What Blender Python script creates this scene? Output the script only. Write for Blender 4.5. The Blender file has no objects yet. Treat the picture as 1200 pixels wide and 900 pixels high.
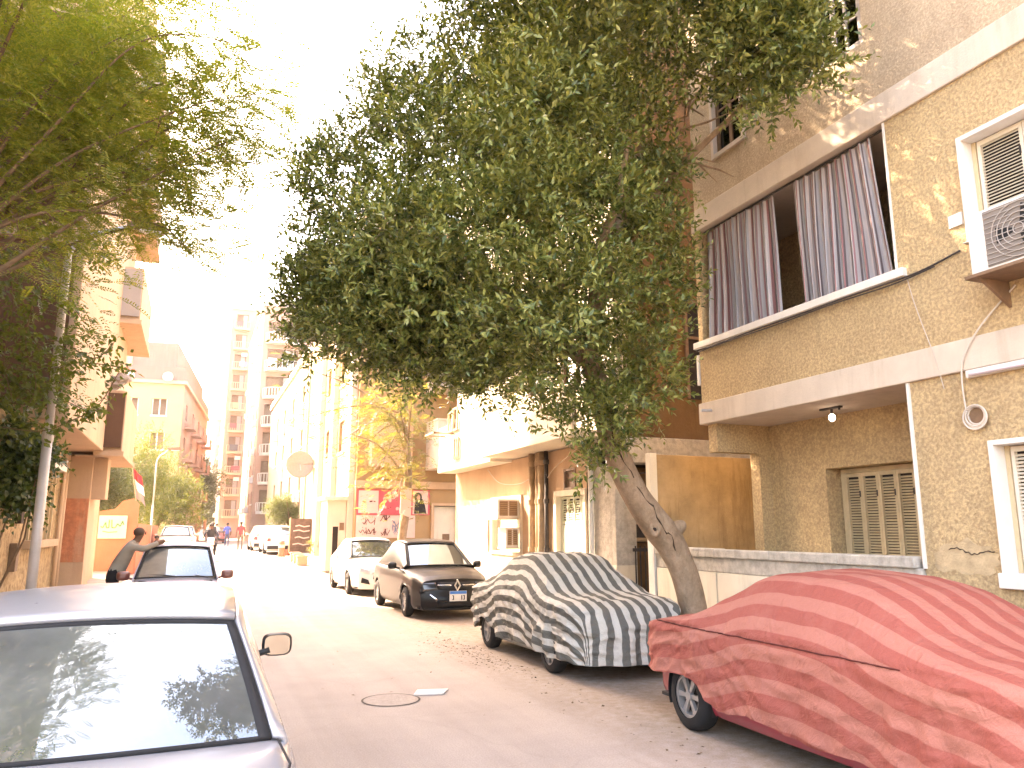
import bpy, bmesh, math, random
import numpy as np
from mathutils import Vector, Matrix, noise as mnoise

# ------------------------------------------------------------ camera, sky, sun, exposure
scene = bpy.context.scene
R = math.radians
PITCH, YAW, FOC, CAMZ = R(10.6965), R(22.2655), 900.0, 1.8
SUN_EL, SUN_AZ = R(37), R(-31)          # azimuth measured from the street direction (+Y) towards +X
cam_data = bpy.data.cameras.new('camera')
cam = bpy.data.objects.new('camera', cam_data)
scene.collection.objects.link(cam)
cam.location = (0, 0, CAMZ)
cam.rotation_euler = (R(90) + PITCH, 0, -YAW)
cam_data.sensor_width = 36.0
cam_data.lens = FOC / 1200 * 36
cam_data.clip_start = 0.05
cam_data.clip_end = 3000
scene.camera = cam

world = bpy.data.worlds.new('World')
scene.world = world
world.use_nodes = True
wn = world.node_tree.nodes
bg = wn['Background']
sky = wn.new('ShaderNodeTexSky')
sky.sky_type = 'NISHITA'
sky.sun_disc = False
sky.sun_elevation = SUN_EL
sky.sun_rotation = SUN_AZ
sky.dust_density = 3.0
sky.air_density = 1.0
sky.ozone_density = 0.6
world.node_tree.links.new(sky.outputs[0], bg.inputs[0])
bg.inputs[1].default_value = 0.15

sd = bpy.data.lights.new('sun', 'SUN')
sd.energy = 2.0
sd.angle = R(0.55)
sd.color = (1.0, 0.91, 0.78)
sun = bpy.data.objects.new('sun', sd)
scene.collection.objects.link(sun)
SUNV = Vector((math.sin(SUN_AZ) * math.cos(SUN_EL), math.cos(SUN_AZ) * math.cos(SUN_EL), math.sin(SUN_EL)))
sun.rotation_euler = SUNV.to_track_quat('Z', 'Y').to_euler()
sun.location = SUNV * 60

vs = scene.view_settings
vs.view_transform = 'Standard'
vs.look = 'None'
vs.gamma = 1.0
vs.use_curve_mapping = False
vs.exposure = 3.92
vs.use_white_balance = True
vs.white_balance_temperature = 8300
vs.white_balance_tint = 20
scene.cycles.max_bounces = 8
scene.cycles.transparent_max_bounces = 12
scene.cycles.volume_bounces = 0
scene.cycles.caustics_reflective = False
scene.cycles.caustics_refractive = False

rnd = random.Random(7)
rng = np.random.default_rng(11)

# ------------------------------------------------------------ measuring helper: a sight line at a depth
_f = np.array([math.sin(YAW) * math.cos(PITCH), math.cos(YAW) * math.cos(PITCH), math.sin(PITCH)])
_r = np.array([math.cos(YAW), -math.sin(YAW), 0.0])
_u = np.cross(_r, _f)
_c = np.array([0, 0, CAMZ])
def survey(x, y, d):
    return _c + d * (_f + (x - 600) / FOC * _r - (y - 450) / FOC * _u)

def gz(y):                                   # the street climbs slightly beyond the parked cars
    t = min(1, max(0, (y - 26) / 22)); t = t * t * (3 - 2 * t)
    return 0.5 * t

# ------------------------------------------------------------ mesh helpers
def link(o):
    scene.collection.objects.link(o); return o

class MB:
    def __init__(s): s.v = []; s.f = []; s.m = []; s.uv = None
    def add(s, vs_, fs, m=0):
        b = len(s.v); s.v.extend([tuple(map(float, p)) for p in vs_])
        for q in fs: s.f.append(tuple(i + b for i in q)); s.m.append(m)
        return b
    def box(s, x0, x1, y0, y1, z0, z1, m=0):
        if x0 > x1: x0, x1 = x1, x0
        if y0 > y1: y0, y1 = y1, y0
        if z0 > z1: z0, z1 = z1, z0
        v = [(x, y, z) for z in (z0, z1) for y in (y0, y1) for x in (x0, x1)]
        s.add(v, [(0, 2, 3, 1), (4, 5, 7, 6), (0, 1, 5, 4), (2, 6, 7, 3), (0, 4, 6, 2), (1, 3, 7, 5)], m); return s
    def hexa(s, p, m=0):                     # 8 points: bottom 4 ccw, top 4 ccw
        s.add(p, [(3, 2, 1, 0), (4, 5, 6, 7), (0, 1, 5, 4), (1, 2, 6, 5), (2, 3, 7, 6), (3, 0, 4, 7)], m); return s
    def poly_prism(s, pts, d, m=0):          # pts: loop of 3d points, extruded by vector d
        n = len(pts); a = [tuple(p) for p in pts]; b = [tuple(np.add(p, d)) for p in pts]
        s.add(a + b, [tuple(range(n - 1, -1, -1)), tuple(range(n, 2 * n))] + [(i, (i + 1) % n, n + (i + 1) % n, n + i) for i in range(n)], m); return s
    def tube(s, pts, rad, n=8, m=0, cap=True, jitter=0.0, seed=0):
        pts = [Vector(p) for p in pts]; k = len(pts)
        if not hasattr(rad, '__len__'): rad = [rad] * k
        t0 = (pts[1] - pts[0]).normalized()
        a = t0.orthogonal().normalized(); rings = []
        rr = random.Random(seed)
        for i, p in enumerate(pts):
            t = (pts[min(i + 1, k - 1)] - pts[max(i - 1, 0)]).normalized()
            a = (a - t * a.dot(t))
            a = a.normalized() if a.length > 1e-6 else t.orthogonal().normalized()
            b = t.cross(a)
            ring = []
            for j in range(n):
                an = 2 * math.pi * j / n
                q = rad[i] * (1 + (rr.uniform(-jitter, jitter) if jitter else 0))
                ring.append(p + (a * math.cos(an) + b * math.sin(an)) * q)
            rings.append(ring)
        v = [q for r_ in rings for q in r_]
        fs = [(i * n + j, i * n + (j + 1) % n, (i + 1) * n + (j + 1) % n, (i + 1) * n + j) for i in range(k - 1) for j in range(n)]
        if cap: fs += [tuple(range(n - 1, -1, -1)), tuple((k - 1) * n + j for j in range(n))]
        s.add(v, fs, m); return s
    def cyl(s, p0, p1, r0, r1=None, n=16, m=0): return s.tube([p0, p1], [r0, r0 if r1 is None else r1], n, m)
    def ring_yz(s, c, r0, r1, x0, x1, n=28, m=0):      # annulus about the X axis
        v = []
        for (x, r) in ((x0, r1), (x1, r1), (x1, r0), (x0, r0)):
            for j in range(n):
                a = 2 * math.pi * j / n; v.append((x, c[1] + r * math.cos(a), c[2] + r * math.sin(a)))
        fs = [(k * n + j, k * n + (j + 1) % n, ((k + 1) % 4) * n + (j + 1) % n, ((k + 1) % 4) * n + j) for k in range(4) for j in range(n)]
        s.add(v, fs, m); return s
    def grid(s, P, m=0, flip=False):          # P[i][j] points
        ni, nj = len(P), len(P[0]); v = [p for r_ in P for p in r_]
        fs = []
        for i in range(ni - 1):
            for j in range(nj - 1):
                q = (i * nj + j, i * nj + j + 1, (i + 1) * nj + j + 1, (i + 1) * nj + j)
                fs.append(q[::-1] if flip else q)
        s.add(v, fs, m); return s
    def sphere(s, c, r, n=12, k=8, m=0, sq=(1, 1, 1)):
        v = [(c[0], c[1], c[2] - r * sq[2])]
        for i in range(1, k):
            a = -math.pi / 2 + math.pi * i / k
            for j in range(n):
                b = 2 * math.pi * j / n
                v.append((c[0] + r * sq[0] * math.cos(a) * math.cos(b), c[1] + r * sq[1] * math.cos(a) * math.sin(b), c[2] + r * sq[2] * math.sin(a)))
        v.append((c[0], c[1], c[2] + r * sq[2])); L = len(v) - 1
        fs = [(0, 1 + (j + 1) % n, 1 + j) for j in range(n)]
        for i in range(k - 2):
            for j in range(n):
                a = 1 + i * n; fs.append((a + j, a + (j + 1) % n, a + n + (j + 1) % n, a + n + j))
        a = 1 + (k - 2) * n
        fs += [(a + j, a + (j + 1) % n, L) for j in range(n)]
        s.add(v, fs, m); return s
    def build(s, name, mats, parent=None, smooth=False, bevel=0, local=False, kind=None, label=None, solid=0, weld=False):
        me = bpy.data.meshes.new(name)
        off = np.zeros(3)
        if parent is not None and not local:
            p_ = parent; off = np.array(p_.location)
            while p_.parent is not None: p_ = p_.parent; off = off + np.array(p_.location)
        v = (np.array(s.v, dtype=float).reshape(-1, 3) - off)
        me.from_pydata(v.tolist(), [], s.f)
        if not isinstance(mats, (list, tuple)): mats = [mats]
        for m_ in mats: me.materials.append(m_)
        if len(mats) > 1: me.polygons.foreach_set('material_index', s.m)
        if weld:
            bm = bmesh.new(); bm.from_mesh(me); bmesh.ops.remove_doubles(bm, verts=bm.verts, dist=1e-4)
            bmesh.ops.recalc_face_normals(bm, faces=bm.faces); bm.to_mesh(me); bm.free()
        if smooth: me.polygons.foreach_set('use_smooth', [True] * len(me.polygons))
        if s.uv is not None:
            ul = me.uv_layers.new(name='stripe')
            li = np.zeros(len(me.loops), dtype=np.int32); me.loops.foreach_get('vertex_index', li)
            ul.data.foreach_set('uv', np.array(s.uv, dtype=np.float32)[li].ravel())
        me.update()
        o = link(bpy.data.objects.new(name, me))
        if parent is not None: o.parent = parent
        if bevel:
            b = o.modifiers.new('bevel', 'BEVEL'); b.width = bevel; b.segments = 2; b.limit_method = 'ANGLE'; b.angle_limit = R(40)
        if solid:
            d = o.modifiers.new('solid', 'SOLIDIFY'); d.thickness = solid; d.offset = -1
        if kind: o['kind'] = kind
        if label: o['label'] = label
        return o

def holewall(mb, plane, t0, t1, u0, u1, v0, v1, holes=(), m=0):
    """a wall slab with rectangular openings; plane X: u=Y, v=Z; plane Y: u=X, v=Z; plane Z: u=X, v=Y"""
    us = sorted({u0, u1, *[min(max(h[0], u0), u1) for h in holes], *[min(max(h[1], u0), u1) for h in holes]})
    vs_ = sorted({v0, v1, *[min(max(h[2], v0), v1) for h in holes], *[min(max(h[3], v0), v1) for h in holes]})
    def P(t, u, v): return {'X': (t, u, v), 'Y': (u, t, v), 'Z': (u, v, t)}[plane]
    nu, nv = len(us) - 1, len(vs_) - 1
    sol = [[not any(h[0] < (us[i] + us[i + 1]) / 2 < h[1] and h[2] < (vs_[j] + vs_[j + 1]) / 2 < h[3] for h in holes) for j in range(nv)] for i in range(nu)]
    def S(i, j): return 0 <= i < nu and 0 <= j < nv and sol[i][j]
    for i in range(nu):
        for j in range(nv):
            if not sol[i][j]: continue
            a, b, c, d = us[i], us[i + 1], vs_[j], vs_[j + 1]
            for t in (t0, t1): mb.add([P(t, a, c), P(t, b, c), P(t, b, d), P(t, a, d)], [(0, 1, 2, 3)], m)
            if not S(i - 1, j): mb.add([P(t0, a, c), P(t1, a, c), P(t1, a, d), P(t0, a, d)], [(0, 1, 2, 3)], m)
            if not S(i + 1, j): mb.add([P(t0, b, c), P(t1, b, c), P(t1, b, d), P(t0, b, d)], [(0, 1, 2, 3)], m)
            if not S(i, j - 1): mb.add([P(t0, a, c), P(t1, a, c), P(t1, b, c), P(t0, b, c)], [(0, 1, 2, 3)], m)
            if not S(i, j + 1): mb.add([P(t0, a, d), P(t1, a, d), P(t1, b, d), P(t0, b, d)], [(0, 1, 2, 3)], m)
    return mb

def thing(name, label, cat, loc=(0, 0, 0), rz=0, group=None):
    o = link(bpy.data.objects.new(name, None)); o.empty_display_size = 0.2
    o.location = loc; o.rotation_euler = (0, 0, rz); o['label'] = label; o['category'] = cat
    if group: o['group'] = group
    return o
def tag(o, label, cat, group=None):
    o['label'] = label; o['category'] = cat
    if group: o['group'] = group
    return o
def struct(o): o['kind'] = 'structure'; return o
def copy_tree(o, parent=None):
    c = o.copy(); link(c); c.parent = parent
    for ch in list(o.children): copy_tree(ch, c)
    return c

# ------------------------------------------------------------ materials
def srgb(r, g, b): return tuple(((c / 255 + 0.055) / 1.055) ** 2.4 if c / 255 > 0.04045 else c / 255 / 12.92 for c in (r, g, b))
def nodes_of(name):
    m = bpy.data.materials.new(name); m.use_nodes = True
    nt = m.node_tree; return m, nt, nt.nodes['Principled BSDF']
def N(nt, t, **k):
    n = nt.nodes.new(t)
    for a, b in k.items():
        if a in ('inp',):
            for x, y in b.items(): n.inputs[x].default_value = y
        else: setattr(n, a, b)
    return n
def ramp(nt, fac, stops):
    r_ = nt.nodes.new('ShaderNodeValToRGB'); e = r_.color_ramp.elements
    while len(e) < len(stops): e.new(0.5)
    for i, (p, c) in enumerate(stops): e[i].position = p; e[i].color = (*c, 1) if len(c) == 3 else c
    nt.links.new(fac, r_.inputs[0]); return r_
def sc(c, k): return tuple(min(1, x * k) for x in c)
def mixc(nt, fac, a, b, mode='MIX'):
    x = nt.nodes.new('ShaderNodeMix'); x.data_type = 'RGBA'; x.blend_type = mode
    for i, val in ((0, fac), (6, a), (7, b)):
        if hasattr(val, 'links') or hasattr(val, 'is_linked'): nt.links.new(val, x.inputs[i])
        elif isinstance(val, (int, float)): x.inputs[i].default_value = val
        else: x.inputs[i].default_value = (*val, 1)
    return x.outputs[2]
def noise_tex(nt, co, scale, detail=4, rough=.6, dist=0, stretch=None):
    n = nt.nodes.new('ShaderNodeTexNoise'); n.inputs['Scale'].default_value = scale
    n.inputs['Detail'].default_value = detail; n.inputs['Roughness'].default_value = rough; n.inputs['Distortion'].default_value = dist
    if stretch:
        mp = nt.nodes.new('ShaderNodeMapping'); mp.inputs['Scale'].default_value = stretch; nt.links.new(co, mp.inputs[0]); co = mp.outputs[0]
    nt.links.new(co, n.inputs['Vector']); return n
def bump(nt, b, h, strength, dist=.02, chain=None):
    n = nt.nodes.new('ShaderNodeBump'); n.inputs['Strength'].default_value = strength; n.inputs['Distance'].default_value = dist
    nt.links.new(h, n.inputs['Height'])
    if chain is not None: nt.links.new(chain.outputs[0], n.inputs['Normal'])
    nt.links.new(n.outputs[0], b.inputs['Normal']); return n
def paint(name, col, rough=.75, var=.12, scale=3, bmp=.0, bscale=60, spec=.3, metal=0, stain=0, stain_col=(.12, .08, .05), coat=0):
    m, nt, b = nodes_of(name)
    co = N(nt, 'ShaderNodeTexCoord').outputs['Object']
    n = noise_tex(nt, co, scale, 6, .65)
    out = ramp(nt, n.outputs[0], [(.3, sc(col, 1 - var)), (.7, sc(col, 1 + var))]).outputs[0]
    if stain:
        s1 = noise_tex(nt, co, 1.3, 8, .7, 0, (3.5, 3.5, .45))
        k = ramp(nt, s1.outputs[0], [(.5, (0, 0, 0)), (.78, (stain,) * 3)]).outputs[0]
        out = mixc(nt, k, out, stain_col)
    nt.links.new(out, b.inputs['Base Color'])
    b.inputs['Roughness'].default_value = rough; b.inputs['Metallic'].default_value = metal
    b.inputs['Specular IOR Level'].default_value = spec; b.inputs['Coat Weight'].default_value = coat
    if bmp: bump(nt, b, noise_tex(nt, co, bscale, 5, .7).outputs[0], bmp)
    return m
def stucco(name, hi, lo, scale=22, strength=.9, stain=.5):
    m, nt, b = nodes_of(name)
    co = N(nt, 'ShaderNodeTexCoord').outputs['Object']
    n = noise_tex(nt, co, scale, 5, .65, .25)
    n2 = noise_tex(nt, co, scale * 3.2, 2, .5)
    big = noise_tex(nt, co, .9, 6, .65)
    base = ramp(nt, n.outputs[0], [(.40, lo), (.52, sc(hi, .9)), (.66, sc(hi, 1.12))]).outputs[0]
    tone = ramp(nt, big.outputs[0], [(.32, (.66, .62, .6)), (.6, (1, 1, 1))]).outputs[0]
    base = mixc(nt, stain, base, tone, 'MULTIPLY')
    st = noise_tex(nt, co, 1.1, 8, .72, 0, (2.8, 2.8, .3))
    k = ramp(nt, st.outputs[0], [(.56, (0, 0, 0)), (.80, (.45,) * 3)]).outputs[0]
    base = mixc(nt, k, base, sc(lo, .45))
    nt.links.new(base, b.inputs['Base Color'])
    b.inputs['Roughness'].default_value = .95; b.inputs['Specular IOR Level'].default_value = .15
    b1 = bump(nt, b, n.outputs[0], strength, .03)
    bump(nt, b, n2.outputs[0], .35, .01, b1)
    return m
def leafmat(name, cols, trans=.35, rough=.45):
    m, nt, b = nodes_of(name)
    nt.nodes.remove(b); out = nt.nodes['Material Output']
    g = N(nt, 'ShaderNodeNewGeometry')
    cr = ramp(nt, g.outputs['Random Per Island'], [(i / max(1, len(cols) - 1), c) for i, c in enumerate(cols)])
    d = N(nt, 'ShaderNodeBsdfPrincipled'); d.inputs['Roughness'].default_value = rough; d.inputs['Specular IOR Level'].default_value = .45
    t = N(nt, 'ShaderNodeBsdfTranslucent')
    tc = mixc(nt, 1.0, cr.outputs[0], (1.25, 1.25, .45), 'MULTIPLY')
    mx = N(nt, 'ShaderNodeMixShader'); mx.inputs[0].default_value = trans
    L = nt.links.new
    L(cr.outputs[0], d.inputs['Base Color']); L(tc, t.inputs[0]); L(d.outputs[0], mx.inputs[1]); L(t.outputs[0], mx.inputs[2]); L(mx.outputs[0], out.inputs[0])
    return m
def glassmat(name, tint=(.35, .42, .42), ior=1.55, rough=.0, refl=(1, 1, 1), dust=0.0):
    m, nt, b = nodes_of(name); nt.nodes.remove(b); out = nt.nodes['Material Output']
    t = N(nt, 'ShaderNodeBsdfTransparent'); t.inputs[0].default_value = (*tint, 1)
    g = N(nt, 'ShaderNodeBsdfGlossy'); g.inputs['Roughness'].default_value = rough; g.inputs[0].default_value = (*refl, 1)
    fr = N(nt, 'ShaderNodeFresnel'); fr.inputs[0].default_value = ior
    mx = N(nt, 'ShaderNodeMixShader')
    nt.links.new(fr.outputs[0], mx.inputs[0]); nt.links.new(t.outputs[0], mx.inputs[1]); nt.links.new(g.outputs[0], mx.inputs[2]); nt.links.new(mx.outputs[0], out.inputs[0])
    if dust:                                   # thin film of road dust on the pane
        df = N(nt, 'ShaderNodeBsdfDiffuse'); df.inputs[0].default_value = (.50, .50, .47, 1)
        co = N(nt, 'ShaderNodeTexCoord').outputs['Object']; k = ramp(nt, noise_tex(nt, co, 3, 6, .6).outputs[0], [(.3, (dust * .7,) * 3), (.7, (dust * 1.3,) * 3)]).outputs[0]
        m2 = N(nt, 'ShaderNodeMixShader'); nt.links.new(k, m2.inputs[0]); nt.links.new(mx.outputs[0], m2.inputs[1]); nt.links.new(df.outputs[0], m2.inputs[2]); nt.links.new(m2.outputs[0], out.inputs[0])
    return m
def carpaint(name, col, dust=.35, dustcol=(.42, .33, .25), rough=.28, metal=0.0, coat=.6):
    m, nt, b = nodes_of(name)
    co = N(nt, 'ShaderNodeTexCoord').outputs['Object']
    n = noise_tex(nt, co, 2.4, 8, .7)
    ge = N(nt, 'ShaderNodeNewGeometry'); sx = N(nt, 'ShaderNodeSeparateXYZ'); nt.links.new(ge.outputs['Normal'], sx.inputs[0])
    up = ramp(nt, sx.outputs[2], [(.15, (.10,) * 3), (.9, (1,) * 3)]).outputs[0]    # dust settles on upward faces
    k = ramp(nt, n.outputs[0], [(.3, (dust * .35,) * 3), (.7, (dust,) * 3)]).outputs[0]
    k = mixc(nt, 1.0, k, up, 'MULTIPLY')
    nt.links.new(mixc(nt, k, col, dustcol), b.inputs['Base Color'])
    rr = mixc(nt, k, (rough,) * 3, (.8,) * 3); nt.links.new(rr, b.inputs['Roughness'])
    b.inputs['Metallic'].default_value = metal; b.inputs['Coat Weight'].default_value = coat * (1 - dust); b.inputs['Coat Roughness'].default_value = .08
    return m

MAT = {}
MAT['stucco'] = stucco('tan_stucco', (.59, .435, .24), (.41, .29, .165), 30)
MAT['stucco_upper'] = stucco('grey_tan_stucco', (.55, .43, .295), (.43, .33, .225), 34, .6)
MAT['band'] = paint('pale_plaster_band', (.56, .475, .385), .9, .10, 2, .25, 50, .2, 0, .45, (.30, .22, .15))
MAT['ceiling'] = paint('pale_loggia_ceiling', (.60, .52, .42), .9, .06, 2, .15, 40, .2)
MAT['yellowwall'] = paint('stained_ochre_plaster', (.37, .26, .14), .92, .25, 1.9, .4, 30, .15, 0, .85, (.15, .095, .045))
MAT['white_plaster'] = paint('white_plaster', (.68, .64, .58), .85, .06, 3, .15, 40, .25, 0, .3, (.40, .33, .26))
MAT['cream_panel'] = paint('cream_wall_panel', (.66, .60, .48), .85, .06, 2, .12, 30, .25, 0, .4, (.38, .30, .2))
MAT['coping'] = paint('weathered_concrete_coping', (.46, .42, .36), .92, .28, 9, .7, 40, .2, 0, .5, (.20, .16, .12))
MAT['dark_gap'] = paint('dark_brown_paint', (.06, .042, .03), .9, .2, 3)
MAT['shutter'] = paint('cream_painted_wood', (.50, .39, .24), .6, .10, 8, .2, 60, .3, 0, .35, (.22, .15, .08))
MAT['shutter_white'] = paint('white_painted_wood', (.62, .55, .44), .6, .06, 8, .15, 60, .3)
MAT['window_brown'] = paint('brown_window_wood', (.20, .12, .07), .6, .2, 10, .2, 60, .3)
MAT['window_grey'] = paint('grey_window_wood', (.30, .26, .23), .6, .1, 10, .2, 60, .3)
MAT['dark_room'] = paint('dark_room_interior', (.03, .022, .018), .9, .1, 2)
MAT['metal_dark'] = paint('dark_iron', (.06, .05, .045), .6, .3, 12, .2, 50, .4, .4)
MAT['metal_grey'] = paint('galvanised_metal', (.42, .42, .42), .5, .1, 6, .1, 50, .5, .5, .25, (.2, .16, .12))
MAT['ac_white'] = paint('white_enamel_casing', (.66, .62, .57), .5, .04, 5, 0, 50, .4, 0, .3, (.38, .3, .22))
MAT['black_rubber'] = paint('black_rubber', (.018, .017, .017), .85, .2, 10)
MAT['black_plastic'] = paint('black_plastic', (.02, .02, .02), .5, .1, 10)
MAT['cable'] = paint('dark_cable', (.05, .04, .035), .7)
MAT['cable_pale'] = paint('pale_cable', (.55, .48, .40), .7)
MAT['pipe'] = paint('old_cast_pipe', (.42, .30, .19), .75, .25, 6, .3, 30, .3, 0, .5, (.16, .10, .06))
MAT['peach'] = paint('peach_plaster', (.52, .36, .235), .9, .08, 1.2, .25, 30, .2, 0, .45, (.40, .26, .16))
MAT['whitewall'] = paint('whitewashed_plaster', (.62, .55, .45), .9, .05, 1.2, .2, 30, .2, 0, .3, (.5, .40, .3))
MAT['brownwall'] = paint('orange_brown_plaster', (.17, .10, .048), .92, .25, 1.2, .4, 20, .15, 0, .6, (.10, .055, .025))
MAT['ochre3'] = paint('sandy_facade_paint', (.38, .25, .13), .9, .08, 1, .2, 20, .2, 0, .35, (.32, .21, .11))
MAT['leftbrown'] = paint('dark_umber', (.125, .07, .042), .9, .15, 1.2, .2, 30, .2, 0, .4, (.06, .035, .02))
MAT['leftpeach'] = paint('dull_peach_plaster', (.50, .345, .225), .9, .08, 1, .25, 25, .2, 0, .4, (.32, .20, .12))
MAT['leftlower'] = stucco('flaking_sand_plaster', (.50, .36, .20), (.30, .20, .11), 9, .5, .8)
MAT['redpaint'] = paint('flaking_red_paint', (.48, .19, .10), .9, .3, 5, .4, 30, .2, 0, .8, (.50, .36, .24))
MAT['glass_dark'] = glassmat('window_glass', (.10, .11, .11), 1.6)
MAT['chrome'] = paint('bright_chrome', (.75, .75, .76), .15, .02, 3, 0, 50, .5, 1.0)
# ------------------------------------------------------------ ground, road, pavements
def sheet(name, x0, x1, ys, dz, mat, nx=2):
    mb = MB(); xs = np.linspace(x0, x1, nx)
    mb.grid([[(x, y, gz(y) + dz) for x in xs] for y in ys])
    return struct(mb.build(name, mat, smooth=True))
def road_mat():
    m, nt, b = nodes_of('dusty_asphalt')
    co = N(nt, 'ShaderNodeTexCoord').outputs['Object']
    n = noise_tex(nt, co, 1.1, 9, .62); f = noise_tex(nt, co, 70, 3, .6); g = noise_tex(nt, co, 9, 6, .7)
    base = ramp(nt, n.outputs[0], [(.3, (.36, .295, .25)), (.5, (.395, .325, .275)), (.72, (.43, .355, .30))]).outputs[0]
    # sandy drift under and along the parked cars
    sx = N(nt, 'ShaderNodeSeparateXYZ'); nt.links.new(co, sx.inputs[0])
    d = N(nt, 'ShaderNodeMapRange', interpolation_type='SMOOTHSTEP'); d.inputs[1].default_value = 2.9; d.inputs[2].default_value = 4.6; nt.links.new(sx.outputs[0], d.inputs[0])
    mu = N(nt, 'ShaderNodeMath', operation='MULTIPLY'); nt.links.new(d.outputs[0], mu.inputs[0])
    gr = ramp(nt, g.outputs[0], [(.35, (0, 0, 0)), (.62, (1, 1, 1))]); nt.links.new(gr.outputs[0], mu.inputs[1])
    base = mixc(nt, mu.outputs[0], base, (.30, .225, .16))
    tk = noise_tex(nt, co, 1.6, 4, .6, 0, (1, .045, 1)); base = mixc(nt, .9, base, ramp(nt, tk.outputs[0], [(.35, (.88, .87, .86)), (.6, (1.03,) * 3)]).outputs[0], 'MULTIPLY')   # wheel tracks
    sp = ramp(nt, f.outputs[0], [(.42, (.86,) * 3), (.58, (1.08,) * 3)]).outputs[0]
    base = mixc(nt, .8, base, sp, 'MULTIPLY')
    # old patches and cracks
    v = N(nt, 'ShaderNodeTexVoronoi', feature='DISTANCE_TO_EDGE'); v.inputs['Scale'].default_value = .55
    w = noise_tex(nt, co, 2.2, 5, .6)
    mp = mixc(nt, .16, co, w.outputs['Color']); nt.links.new(mp, v.inputs['Vector'])
    ck = ramp(nt, v.outputs['Distance'], [(.0, (.55,) * 3), (.006, (1,) * 3)]).outputs[0]
    base = mixc(nt, .15, base, ck, 'MULTIPLY')
    nt.links.new(base, b.inputs['Base Color']); b.inputs['Roughness'].default_value = .85; b.inputs['Specular IOR Level'].default_value = .2
    b1 = bump(nt, b, f.outputs[0], .25, .006); bump(nt, b, g.outputs[0], .2, .02, b1)
    return m
MAT['road'] = road_mat()
MAT['ground'] = paint('bare_dusty_earth', (.24, .185, .13), .95, .2, 1, .4, 12)
MAT['pavement'] = paint('dusty_concrete_pavement', (.36, .30, .235), .92, .15, 3, .4, 25, .2)
MAT['kerb'] = paint('worn_kerb_stone', (.40, .35, .29), .9, .2, 6, .5, 30)
YS = [-60, -20, -6, 0, 6, 12, 18, 24, 26] + list(np.arange(28, 50, 2)) + [52, 60, 80, 120, 200, 290]
sheet('ground', -150, 150, YS, -.06, MAT['ground'], 9)
sheet('road', -2.15, 6.15, YS[1:], 0, MAT['road'], 9)
def pavement(name, x0, x1, y0, y1, kx, h=.13):
    mb = MB(); ys = [y for y in np.arange(y0, y1 + .01, 2.0)]
    prof = [(x0, -.05), (x0, h), (x1, h), (x1, -.05)]
    mb.grid([[(px, y, gz(y) + pz) for px, pz in prof] for y in ys])
    o = struct(mb.build(name, MAT['pavement']))
    k = MB(); kb = (kx - .075, kx + .075)
    L = 1.0; y = y0
    i = 0
    while y < y1 - .1 and i < 60:                 # single kerb stones
        s = MB(); s.box(kb[0], kb[1], y + .008, min(y + L, y1) - .008, gz(y) - .05, gz(y) + h + .012 + rnd.uniform(-.008, .008))
        s.build('kerb_stone', MAT['kerb'], o, bevel=.015); y += L; i += 1
    return o
pavement('pavement_right', 6.2, 7.4, -6, 30, 6.17)
pavement('pavement_right_far', 5.3, 9.5, 30.9, 74, 5.22)
pavement('pavement_left', -3.4, -2.25, -6, 74, -2.17)

mh = thing('manhole_cover', 'round iron manhole cover sunk flush in the dusty road', 'manhole', (2.1, 8.55, 0))
m_ = MB(); m_.cyl((2.1, 8.55, -.02), (2.1, 8.55, .006), .29, n=40)
m_.build('lid', paint('dust_filled_iron', (.37, .30, .25), .8, .15, 14, .8, 30, .3), mh)
m_ = MB()
for j in range(48):
    a, b = 2 * math.pi * j / 48, 2 * math.pi * (j + 1) / 48
    q = [(2.1 + r_ * math.cos(t), 8.55 + r_ * math.sin(t), z) for (r_, t, z) in ((.292, a, .005), (.315, a, .005), (.315, b, .005), (.292, b, .005))]
    m_.add(q, [(0, 1, 2, 3)])
m_.build('rim', paint('dark_joint', (.09, .07, .055), .9), mh)
m_ = MB(); m_.poly_prism([(2.38, 8.66, .004), (2.48, 8.88, .004), (2.82, 8.80, .004), (2.70, 8.60, .004)], (0, 0, .018))
tag(m_.build('flat_stone', MAT['white_plaster'], bevel=.004), 'flat pale slab of broken tile lying by the manhole cover', 'tile')

# ------------------------------------------------------------ shutters and windows (facade plane X = const, looking towards -X)
def louvre_leaf(par, x, y0, y1, z0, z1, mat, gap=.035, name='shutter_leaf'):
    fr = MB(); w = .035
    fr.box(x, x + .04, y0, y0 + w, z0, z1).box(x, x + .04, y1 - w, y1, z0, z1)
    fr.box(x + .002, x + .038, y0 + w, y1 - w, z0, z0 + .05).box(x + .002, x + .038, y0 + w, y1 - w, z1 - .05, z1)
    o = fr.build(name, mat, par)
    sl = MB(); z = z0 + .055
    while z < z1 - .07:
        sl.hexa([(x + .006, y0 + w, z), (x + .012, y0 + w, z - .004), (x + .012, y1 - w, z - .004), (x + .006, y1 - w, z),
                 (x + .034, y0 + w, z + gap * .62), (x + .04, y0 + w, z + gap * .62 - .004), (x + .04, y1 - w, z + gap * .62 - .004), (x + .034, y1 - w, z + gap * .62)])
        z += gap
    sl.build('louvre_slats', mat, o, kind='stuff')
    bk = MB(); bk.box(x + .05, x + .055, y0, y1, z0, z1)
    bk.build('shutter_back', MAT['dark_room'], o)
    h = MB(); h.box(x - .012, x, (y0 + y1) / 2 - .008 - (y1 - y0) * .42, (y0 + y1) / 2 + .008 - (y1 - y0) * .42, z1 - .32, z1 - .24)
    h.build('hinge', MAT['metal_dark'], o)
    return o
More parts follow.
